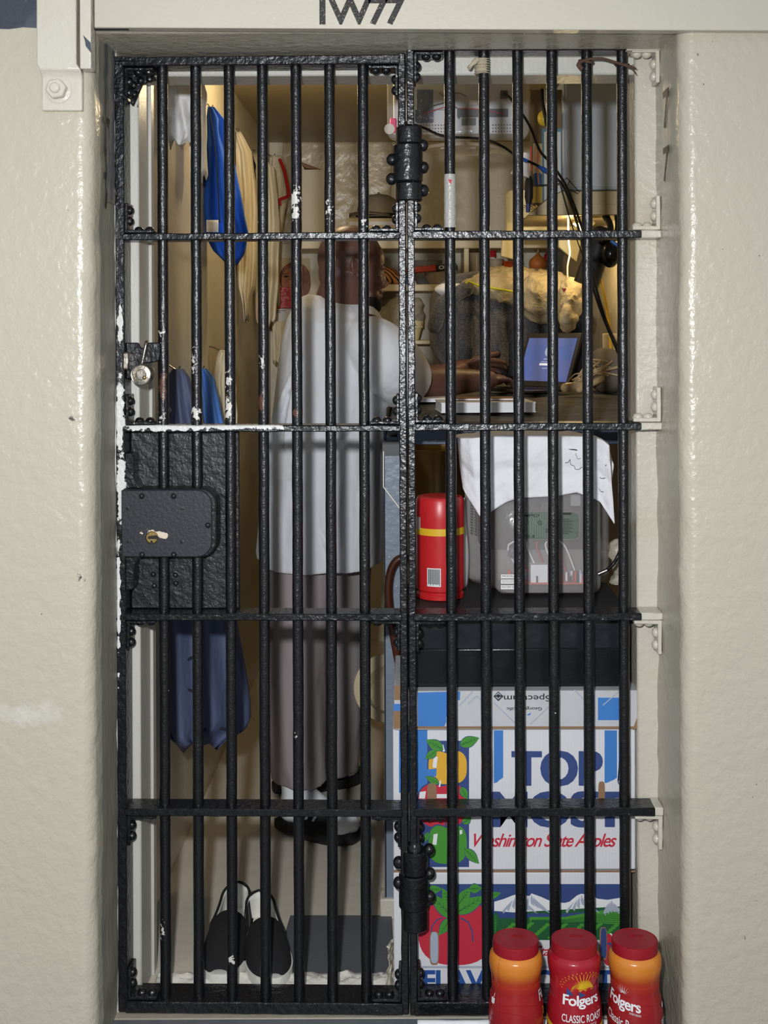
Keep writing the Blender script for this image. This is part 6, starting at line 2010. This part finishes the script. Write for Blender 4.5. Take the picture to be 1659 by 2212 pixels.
mb = MB(); mb.box(bw(588, 0, 0).x, bw(640, 0, 0).x, YB-0.10, YB-0.03, zl_, zl_+0.066)
o = tag(mb.build('white_box', PAPERPLAIN, bevel=0.002), 'small white box with dark print on the ledge', 'box')
mb = MB(); q0, q1 = at(594, 676, 2.185), at(608, 673, 2.185)

for k_, (u0, u1) in enumerate(((0.0, 1.0), (0.0, 0.55))):
    zz_ = q0.z + 0.010 - 0.008*k_
    mb.poly([Vector((q0.x + u*(q1.x-q0.x)*1.6, YB-0.1006, zz_ + d)) for u, d in ((u0, 0), (u1, 0), (u1, 0.0025), (u0, 0.0025))])
mb.build('print', BLKINK, o, recalc=False); 
for k, px in enumerate((603, 615, 630)):
    mb = MB()
    R_ = Matrix.Translation(Vector((xs(px, 2.19), YB-0.055-0.006*k, zl_+0.068+0.055))) @ Matrix.Rotation(math.radians(-8+9*k), 4, 'Y')
    mb.box(-0.032, 0.032, -0.001, 0.001, -0.052, 0.045, mat=R_)
    tag(mb.build('red_card', M('red_back_card', (196, 50, 58), 0.5, layers=(dict(scale=70, lo=0.5, hi=0.6, col=(230, 150, 146)),))), ['red patterned card leaning nearest the cream wall clothes', 'red patterned card in the middle of three on the small white box', 'red patterned card leaning closest to the man\'s shoulder'][k], 'card', 'red cards on the small white box')

# ------------------------------------------------------------------ hanging television and the things under it
ST = 1.50
YT = (ST-1)*D
t = thing('hanging_television', 'flat clear-backed television high in the cell, circuit boards showing', 'television', (xs(990, ST), YT, zs(300, ST)))
xa_, xb_, za_, zb_ = xs(838, ST), xs(1146, ST), zs(299, ST), zs(116, ST)
mb = MB(); mb.rings([rrect(xa_+0.004, xb_-0.004, za_+0.004, zb_-0.004, 0.03, YT-0.004), rrect(xa_, xb_, za_, zb_, 0.03, YT), rrect(xa_, xb_, za_, zb_, 0.03, YT+0.052), rrect(xa_+0.004, xb_-0.004, za_+0.004, zb_-0.004, 0.03, YT+0.056)])
mb.build('shell', CLEARTV, t)
mb = MB(); mb.box(xa_+0.02, xb_-0.02, YT+0.035, YT+0.05, za_+0.02, zb_-0.02); mb.build('back_plate', GREYMETAL, t, bevel=0.003)
def tvbox(name, mat, px0, px1, py0, py1, y0=0.012, y1=0.034, parent=None):
    mb = MB(); mb.box(xs(px0, ST), xs(px1, ST), YT+y0, YT+y1, zs(py1, ST), zs(py0, ST)); return mb.build(name, mat, parent or t, bevel=0.001)
tvbox('circuit_board', PCBBLUE, 902, 938, 192, 262); tvbox('circuit_board', PCBBLUE, 898, 915, 236, 262, 0.01, 0.02)
tvbox('panel_frame', M('dark_panel_strip', (70, 78, 94), 0.5), 990, 1100, 234, 250); tvbox('circuit_board', PCB, 1000, 1030, 254, 268); tvbox('shield', M('bright_shield', (196, 200, 206), 0.4, metal=0.3), 938, 985, 196, 235)
tvbox('barcode_sticker', WHITETAG, 1016, 1034, 215, 226, 0.010, 0.012)
tvbox('power_socket', RUBBER, 1084, 1099, 196, 211, 0.0, 0.03)
mb = MB()
for k in range(11):
    for r_ in range(3):
        for x0_ in (910, 1065):
            mb.box(xs(x0_+6.2*k, ST), xs(x0_+6.2*k+2.2, ST), YT-0.0055, YT-0.0045, zs(270+7*r_, ST)-0.003, zs(270+7*r_, ST))
mb.build('vent', M('vent_shadow', (90, 92, 96), 0.6), t)
mb = MB()
for k, (m_, pl) in enumerate(((0, [(915, 242), (932, 230), (960, 222), (985, 215)]), (1, [(918, 246), (945, 236), (980, 226)]), (2, [(985, 230), (996, 240), (992, 256)]), (3, [(950, 200), (970, 210), (990, 200), (1010, 208)]), (1, [(992, 234), (1040, 236), (1090, 246)]))):
    mb.tube(spline([Vector((xs(a, ST), YT+0.008, zs(b2, ST))) for a, b2 in pl], 5), 0.0022, 6, mi=m_)
mb.build('wiring', [CABLE, REDINK, M('green_wire', (40, 100, 80), 0.4), M('grey_wire', (110, 114, 124), 0.4)], t)
mb = MB(); mb.box(xs(844, ST), xs(858, ST), YT-0.012, YT-0.004, zs(288, ST), zs(256, ST)); mb.build('pink_tag', PINK, t, bevel=0.004)
mb = MB(); mb.lathe([(0.001, YT-0.0135), (0.017, YT-0.0135), (0.017, YT-0.0125)], (xs(843, ST), 0, zs(280, ST)), 24, axis='Y'); mb.build('round_sticker', WHITETAG, t)
mb = MB(); mb.cyl((xs(1000, ST), YT+0.028, za_+0.002), (xs(1000, ST), YT+0.028, zs(316, ST)), 0.030, seg=24); mb.build('stand_neck', CLEARTV, t)
mb = MB()
zz_ = zs(318, ST)
rb = 85*ST/1000
mb.lathe([(0.001, zz_-0.006), (rb*0.5, zz_-0.006), (rb*0.96, zz_-0.004), (rb, zz_+0.002), (rb*0.96, zz_+0.006), (rb*0.4, zz_+0.010), (0.001, zz_+0.012)], (xs(1000, ST), YT+0.06, 0), 56)
mb.build('stand_base', M('frosted_clear_plastic', (226, 220, 210), 0.15, alpha=0.42, bump=((40, 0.2, 2),)), t)
for px in (960, 1022):
    mb = MB(); mb.lathe([(0.012, zz_-0.009), (0.010, zz_-0.0065)], (xs(px, ST), YT-0.02, 0), 18); mb.build('foot_pad', PAPERPLAIN, t)
mb = MB(); mb.box(xs(960, ST), xs(1030, ST), YT+0.054, YT+0.062, zs(190, ST), ZC); mb.box(xs(960, ST), xs(1030, ST), YT+0.054, YT+0.16, ZC-0.006, ZC); mb.build('ceiling_bracket', BRONZE, t)

# grey locker on the side wall and the steel shelf beneath it
t = thing('wall_locker', 'plain grey enamel locker fixed high on the side wall', 'locker', (0.63, 1.6, zs(412, 1.55)))
YK = 0.55*D
mb = MB(); mb.box(xs(1217, 1.55), CWR-0.001, YK, YK+0.45, zs(412, 1.55), zs(170, 1.55)); mb.build('body', LOCKER, t, bevel=0.006)
mb = MB(); mb.box(xs(1224, 1.55), CWR-0.006, YK-0.004, YK, zs(406, 1.55), zs(178, 1.55)); mb.build('door', LOCKER, t, bevel=0.003)
t = thing('steel_shelf', 'dull steel shelf with a slanting end under the grey locker', 'shelf', (0.6, 1.6, zs(468, 1.55)))
q = [(xs(1139, 1.55), zs(467, 1.55)), (xs(1190, 1.55), zs(424, 1.55)), (xs(1216, 1.55), zs(414, 1.55)), (CWR-0.001, zs(414, 1.55)), (CWR-0.001, zs(467, 1.55))]
mb = MB(); mb.prism(q, YK-0.01, YK+0.42); mb.build('body', BRONZE, t, bevel=0.003)
mb = MB(); mb.box(xs(1188, 1.545), CWR-0.002, YK-0.014, YK-0.010, zs(443, 1.545), zs(438, 1.545)); mb.build('lip', BRONZE, t)
t = thing('lamp_socket', 'cream lamp socket hanging under the steel shelf with its bulb lit', 'lamp', (xs(1263, 1.57), YK+0.06, zs(510, 1.57)))
cx_, cy_ = xs(1263, 1.57), YK+0.06
mb = MB(); mb.lathe([(0.014, zs(467, 1.57)), (0.014, zs(478, 1.57)), (0.036, zs(480, 1.57)), (0.038, zs(484, 1.57)), (0.030, zs(489, 1.57)), (0.014, zs(492, 1.57)), (0.012, zs(503, 1.57))], (cx_, cy_, 0), 30); mb.build('socket', FANCREAM, t)
mb = MB(); mb.ell((cx_, cy_, zs(510, 1.57)), (0.013, 0.013, 0.016)); mb.build('bulb', GLOBE, t)
lamp('bunk_bulb', 'POINT', (cx_-0.035, cy_+0.02, zs(512, 1.57)), 1.9, (1.0, 0.74, 0.36), 0.014)
# cream fan behind
SF = 1.76
YFN = (SF-1)*D
t = thing('box_fan', 'cream plastic fan with a slotted round grille, lit yellow by the bulb', 'fan', (xs(1180, SF), YFN, zs(566, SF)))
mb = MB(); mb.rings([rrect(xs(1096, SF), xs(1272, SF), zs(513, SF), zs(412, SF), 0.02, YFN), rrect(xs(1094, SF), xs(1274, SF), zs(515, SF), zs(410, SF), 0.02, YFN+0.02), rrect(xs(1100, SF), xs(1268, SF), zs(512, SF), zs(414, SF), 0.02, YFN+0.10)])
mb.build('housing', FANCREAM, t)
mb = MB()
fc = Vector((xs(1166, SF), YFN-0.006, zs(464, SF)))
for r in (0.098, 0.060, 0.022):
    mb.tube([(fc.x + r*math.cos(a), fc.y, fc.z + r*0.45*math.sin(a)) for a in [2*math.pi*k/40 for k in range(40)]], 0.004, 8, loop=True)
for k in range(34):
    a = 2*math.pi*k/34
    mb.tube([(fc.x + 0.022*math.cos(a), fc.y, fc.z + 0.010*math.sin(a)), (fc.x + 0.055*math.cos(a+.15), fc.y-0.004, fc.z + 0.026*math.sin(a+.15)), (fc.x + 0.098*math.cos(a+.35), fc.y, fc.z + 0.044*math.sin(a+.35))], 0.0024, 6)
mb.build('grille', FANCREAM, t)
mb = MB()
mb.lathe([(0.001, -0.001), (0.082, -0.001), (0.082, 0.002)], (0, 0, 0), 40, axis='Y')
o = mb.build('opening', DARK, t); o.location = Vector((fc.x, YFN-0.001, fc.z)) - Vector(t.location); o.scale = (1.15, 1, 0.52)
mb = MB(); mb.box(xs(1120, SF), xs(1272, SF), YFN-0.03, YFN, zs(500, SF), zs(490, SF)); mb.build('ledge', FANCREAM, t, bevel=0.004)
for pl_ in (((1087, 508), (1112, 508), (1112, 561), (1084, 554)), ((1209, 508), (1262, 508), (1248, 567), (1209, 534))):
    mb = MB(); mb.prism([(xs(x, SF), zs(y, SF)) for x, y in pl_], YFN+0.02, YFN+0.05); mb.build('foot', FANCREAM, t, bevel=0.004)
mb = MB(); mb.box(xs(1240, SF), CWR, YFN+0.03, YFN+0.06, zs(480, SF), zs(470, SF)); mb.build('wall_bracket', BRONZE, t)
# black lamp tube and clip
t = thing('black_spotlight', 'black cylinder lamp clipped under the steel shelf, pointing down at the bunk', 'lamp', at(1285, 560, 1.52))
d_ = (at(1266, 612, 1.52) - at(1304, 505, 1.52)).normalized()
p0_, p1_ = at(1304, 500, 1.52), at(1266, 614, 1.52)
mb = MB(); mb.tube([p0_ - d_*0.012, p0_, p0_.lerp(p1_, 0.5), p1_, p1_, p1_ - d_*0.05], [0.020, 0.038, 0.042, 0.042, 0.038, 0.034], 30); mb.build('shade', RUBBER, t)
mb = MB(); mb.ell(at(1318, 548, 1.50), (0.032, 0.034, 0.046)); mb.capsule(at(1300, 520, 1.50), at(1330, 512, 1.50), 0.014, 0.012); mb.build('clip', M('glossy_black_plastic', (18, 18, 20), 0.15), t)
mb = MB(); mb.capsule(at(1322, 522, 1.48), at(1334, 530, 1.48), 0.006, 0.006); mb.build('blue_switch', SOCKBLUE, t)
mb = MB(); mb.tube(spline([at(1316, 520, 1.52), at(1318, 490, 1.54), at(1308, 466, 1.56)], 5), 0.012, 10); mb.tube(spline([at(1330, 515, 1.53), at(1336, 490, 1.55), at(1334, 466, 1.56)], 5), 0.012, 10); mb.build('arm', RUBBER, t)

# card board of odds and ends hung on the locker's side
SK = 1.56
t = thing('hanging_card', 'tan card hung beside the grey locker with a teal edged sheet on it', 'card', (xs(1190, SK), (SK-1)*D, zs(440, SK)))
YC = YK + 0.02
mb = MB(); mb.box(xs(1147, SK), xs(1217, 1.55)-0.001, YC, YC+0.006, zs(444, SK), zs(196, SK)); mb.build('backing', M('dim_brown_card', (120, 104, 80), 0.8), t)
def ck(px, py, d): return Vector((xs(px, SK), YC - d, zs(py, SK)))
mb = MB()
for (x0, y0, x1, y1, mi, d) in ((1171, 280, 1214, 440, 0, .002), (1176, 287, 1212, 436, 1, .003), (1150, 405, 1172, 440, 2, .004), (1155, 376, 1169, 402, 3, .005), (1146, 318, 1150, 372, 4, .004), (1152, 312, 1172, 378, 5, .003), (1176, 196, 1186, 270, 6, .004)):
    mb.poly([ck(x0, y1, d), ck(x1, y1, d), ck(x1, y0, d), ck(x0, y0, d)], mi)
mb.build('paper', [TEAL, M('pale_sheet', (196, 198, 196), 0.6), M('yellow_note', (214, 178, 84), 0.6), SOCKBLUE, ORANGE, TAN, PAPERPLAIN], t, recalc=False, smooth=False)
def odd(name, label, cat, build, mat):
    mb = MB(); build(mb)
    return tag(mb.build(name, mat), label, cat)
odd('plastic_fork', 'pink plastic fork tucked in front of the hanging card', 'fork', lambda mb: [mb.tube([ck(1160+3.2*k, 324, .010), ck(1159+2.2*k, 345, .012), ck(1160, 358, .012)], 0.0018, 6) for k in range(4)] + [mb.tube([ck(1160, 357, .012), ck(1164, 400, .008)], 0.003, 8)], M('pink_beige_plastic', (226, 168, 140), 0.4))
odd('yellow_ball', 'yellow ball hanging at the top of the card beside the locker', 'ball', lambda mb: mb.ell(ck(1174, 260, .022), (0.021, 0.020, 0.026)), M('yellow_rubber', (206, 184, 60), 0.4))
odd('black_strap', 'black strap looped over the yellow ball', 'strap', lambda mb: mb.tube(spline([ck(1172, 196, .006), ck(1171, 225, .030), ck(1176, 262, .048), ck(1180, 275, .03)], 5), 0.006, 8), RUBBER)
t = thing('spray_bottle', 'black bottle with a blue tip and white paper collar beside the hanging card', 'bottle', ck(1140, 455, .02))
mb = MB(); mb.tube([ck(1142, 385, .03), ck(1142, 395, .03), ck(1141, 430, .03), ck(1140, 444, .03)], [0.008, 0.013, 0.014, 0.008], 16); mb.build('body', RUBBER, t)
mb = MB(); mb.tube([ck(1140, 443, .03), ck(1139, 462, .03)], [0.008, 0.007], 14); mb.build('tip', M('deep_blue_plastic', (36, 50, 110), 0.4), t)
mb = MB(); mb.tube([ck(1137, 336, .03), ck(1128, 360, .03), ck(1122, 385, .03)], [0.010, 0.020, 0.034], 20); mb.build('paper_collar', PAPERPLAIN, t)

# lumps on the bunk
def sup(mb, c, r, p=2.6, seg=36, rng=20):
    c = Vector(c)
    rings = []
    f = lambda v, e: math.copysign(abs(v)**e, v)
    for i in range(1, rng):
        th = math.pi*i/rng
        rings.append([c + Vector((r[0]*f(math.sin(th), 2/p)*f(math.cos(a), 2/p), r[1]*f(math.sin(th), 2/p)*f(math.sin(a), 2/p), r[2]*f(math.cos(th), 2/p))) for a in [2*math.pi*k/seg for k in range(seg)]])
    mb.rings(rings)
def lump(o, sc, amt, seed, zmin=None):
    for v in o.data.vertices:
        v.co += Vector((nz(*v.co, sc, seed), nz(*v.co, sc, seed+1), nz(*v.co, sc, seed+2)))*amt
SLp = 1.76
zq2 = zbk(2.0)
mb = MB()
zt_ = zs(590, SLp)
cL = Vector((xs(1072, SLp), (SLp-1)*D + 0.02, (zt_+zq2)/2 + 0.01))
sup(mb, cL, (0.262, 0.20, (zt_-zq2)/2 + 0.004), 2.7)
mb.capsule(at(938, 705, 1.70), at(962, 650, 1.69), 0.028, 0.03); mb.capsule(at(962, 650, 1.69), at(1010, 620, 1.68), 0.03, 0.03)
for px in (985, 1030, 1090, 1140, 1185):
    mb.capsule(at(px, 640, 1.695), at(px-6, 790, 1.685), 0.010, 0.018)
o = mb.build('fleece_bundle', FLEECE); remesh(o, 0.009, 5); lump(o, 7, 0.012, 2); lump(o, 30, 0.004, 5)
tag(o, 'round bundle under a charcoal fleece blanket on the bunk, behind the hands', 'bundle')
mb = MB()
mb.ell(at(1100, 622, 1.72), (0.17, 0.13, 0.075)); mb.ell(at(1180, 640, 1.68), (0.11, 0.11, 0.10)); mb.ell(at(1232, 655, 1.62), (0.055, 0.08, 0.085)); mb.ell(at(1040, 620, 1.72), (0.10, 0.10, 0.040)); mb.ell(at(1225, 690, 1.60), (0.04, 0.05, 0.05))
o = mb.build('knitted_cloth', KNIT); remesh(o, 0.008, 4); lump(o, 9, 0.018, 3); lump(o, 26, 0.013, 6); lump(o, 60, 0.005, 9)
tag(o, 'cream open-knit cloth heaped over the charcoal bundle, lit warm from above', 'cloth')
mb = MB()
hp_ = at(1218, 626, 1.58)
mb.poly([hp_ + Vector((dx*0.008, -0.01, dz*0.008)) for dx, dz in ((0, -1.1), (-0.9, 0.3), (-0.5, 0.8), (0, 0.35), (0.5, 0.8), (0.9, 0.3))]); mb.build('red_heart', REDINK, o, recalc=False)
mb = MB(); mb.ell(at(968, 626, 1.70), (0.05, 0.04, 0.022)); mb.ell(at(985, 622, 1.70), (0.03, 0.03, 0.02)); o = mb.build('white_glove', WHITECLOTH); remesh(o, 0.006, 3); lump(o, 30, 0.006, 4)
tag(o, 'small white cloth lying on the charcoal bundle beside a yellow green cord', 'cloth')
mb = MB(); mb.tube(spline([at(1006, 612, 1.66), at(1012, 608, 1.66), at(1022, 612, 1.66), at(1040, 618, 1.66), at(1075, 624, 1.655), at(1110, 630, 1.65)], 5), 0.004, 8)
tag(mb.build('yellow_green_cord', M('lime_cord', (190, 190, 50), 0.6)), 'yellow green cord across the top of the charcoal bundle', 'cord')
mb = MB(); sup(mb, (xs(1245, 1.63), 0.63*D+0.09, zq2+0.115), (0.058, 0.09, 0.135), 2.6); mb.ell((xs(1245, 1.63), 0.63*D, zq2+0.22), (0.07, 0.08, 0.05)); o = mb.build('navy_bundle', NAVYDK); remesh(o, 0.008, 4); lump(o, 12, 0.014, 7)
tag(o, 'dark navy clothing bundle standing behind the laptop screen', 'clothing')
mb = MB(); sup(mb, (xs(1318, 1.50), 0.5*D+0.06, zbk(1.35)+0.075), (0.055, 0.12, 0.075), 2.6); o = mb.build('grey_pillow', M('grey_flannel', (112, 106, 98), 0.95, bump=((200, 0.5, 2),))); remesh(o, 0.008, 4); lump(o, 14, 0.008, 8)
tag(o, 'grey flannel pillow on the bunk against the side wall', 'pillow')
mb = MB(); mb.box(xs(1302, 1.60), CWR-0.002, 0.6*D, 0.6*D+0.02, zbk(1.6)+0.0, zs(722, 1.60)); tag(mb.build('wooden_strip', TAN, bevel=0.003), 'tan wooden strip standing against the side wall behind the pillow', 'wood strip')
mb = MB()
rr = random.Random(11)
TANW = M('amber_clear_wire', (190, 168, 130), 0.25, alpha=0.85)
for k in range(12):
    p0_ = at(rr.uniform(1222, 1262), rr.uniform(812, 842), 1.46)
    p3_ = at(rr.uniform(1292, 1340), rr.uniform(776, 812), 1.46)
    zf_ = zbk(1.2)
    mid_ = p0_.lerp(p3_, 0.5) + Vector((rr.uniform(-.02, .02), rr.uniform(-.03, .03), rr.uniform(0, .05)))
    mb.tube(spline([p0_, p0_.lerp(mid_, 0.5) + Vector((0, 0, rr.uniform(-.01, .02))), mid_, p3_], 5), rr.choice((0.002, 0.003, 0.0045)), 7)
mb.capsule(at(1222, 838, 1.45), at(1268, 830, 1.46), 0.016, 0.012); mb.capsule(at(1250, 842, 1.45), at(1300, 818, 1.46), 0.010, 0.010)
tag(mb.build('wire_tangle', TANW), 'tangle of clear tubes and amber wires on the blanket beside the laptop', 'wires')

# cables
mb = MB(); mb.tube(spline([Vector((xs(1092, ST), YT-0.004, zs(203, ST))), at(1100, 210, 1.485), at(1110, 222, 1.48), at(1136, 258, 1.48), at(1150, 285, 1.49), at(1166, 325, 1.50), at(1184, 346, 1.51), at(1206, 374, 1.52), at(1226, 408, 1.51), at(1244, 455, 1.50), at(1262, 508, 1.48), at(1276, 570, 1.47), at(1290, 630, 1.46), at(1308, 690, 1.46), at(1328, 738, 1.46), at(1352, 790, 1.46)], 6), 0.0042, 8)
tag(mb.build('power_cable', CABLE), 'black power cable sweeping from the hanging television down to the bunk', 'cable')
t = thing('audio_cable', 'black cable with blue tape passing under the hanging television', 'cable', at(1120, 345, 1.7))
mb = MB(); pth = [at(870, 262, 1.488), at(915, 276, 1.488), at(960, 294, 1.488), at(1040, 300, 1.488), at(1085, 316, 1.49), at(1120, 340, 1.50), at(1150, 352, 1.51), at(1182, 370, 1.52), at(1214, 398, 1.52), at(1236, 450, 1.50), at(1254, 510, 1.48), at(1272, 590, 1.47), at(1298, 672, 1.46), at(1330, 750, 1.455), at(1352, 800, 1.455)]
mb.tube(spline(pth, 6), 0.0042, 8); mb.build('cord', CABLE, t)
mb = MB(); mb.tube(spline([at(1128, 343, 1.5025), at(1138, 347.5, 1.506)], 3), 0.0056, 10); mb.tube(spline([at(1162, 358.5, 1.5135), at(1172, 364.5, 1.5165), at(1186, 372.5, 1.52)], 3), [0.0056]*3+[0.008]*3+[0.006], 10); mb.build('blue_tape', BLUETAPE, t)
mb = MB(); mb.tube(spline([at(1210, 400, 1.50), at(1224, 450, 1.50), at(1240, 500, 1.49), at(1256, 545, 1.48), at(1262, 560, 1.48)], 6), 0.0018, 6)
tag(mb.build('thin_cable', CABLE), 'thin black wire hanging in front of the steel shelf', 'cable')
mb = MB(); mb.tube(spline([at(1296, 600, 1.56), at(1310, 660, 1.56), at(1318, 720, 1.55), at(1320, 770, 1.53), at(1328, 785, 1.50)], 6), 0.005, 8)
tag(mb.build('yellow_cable', YCABLE), 'yellow cable running down the side wall behind the black cables', 'cable')
mb = MB(); mb.tube(spline([at(1227, 470, 1.58), at(1228, 520, 1.60), at(1231, 545, 1.60), at(1226, 575, 1.60), at(1226, 600, 1.60)], 6), 0.003, 8)
tag(mb.build('cream_cord', WCABLE), 'cream cord hanging from the steel shelf beside the bulb', 'cord')
mb = MB(); mb.tube([at(1211, 392, 1.52), at(1224, 384, 1.52), at(1251, 414, 1.52), at(1247, 417, 1.52), at(1228, 408, 1.52)], 0.0014, 6); mb.tube([at(1231, 390, 1.52), at(1226, 400, 1.52)], 0.0014, 6); mb.tube([at(1166, 400, 1.53), at(1186, 399, 1.52), at(1212, 396, 1.52)], 0.0020, 6)
tag(mb.build('bent_wire', CABLE), 'bent black wire clip on the cables in front of the grey locker', 'wire')
# bulb and socket added out of view, as a source for the warm cell light
t = thing('added_ceiling_bulb', 'added ceiling bulb, out of view above the door header, to warm the cell', 'lamp', (-0.32, 1.40, 2.362))
mb = MB(); mb.lathe([(0.05, 2.40), (0.05, 2.37), (0.02, 2.36)], (-0.32, 1.40, 0), 24); mb.build('socket', FANCREAM, t)
mb = MB(); mb.ell((-0.32, 1.40, 2.345), (0.028, 0.028, 0.026)); mb.build('bulb', GLOBE, t)
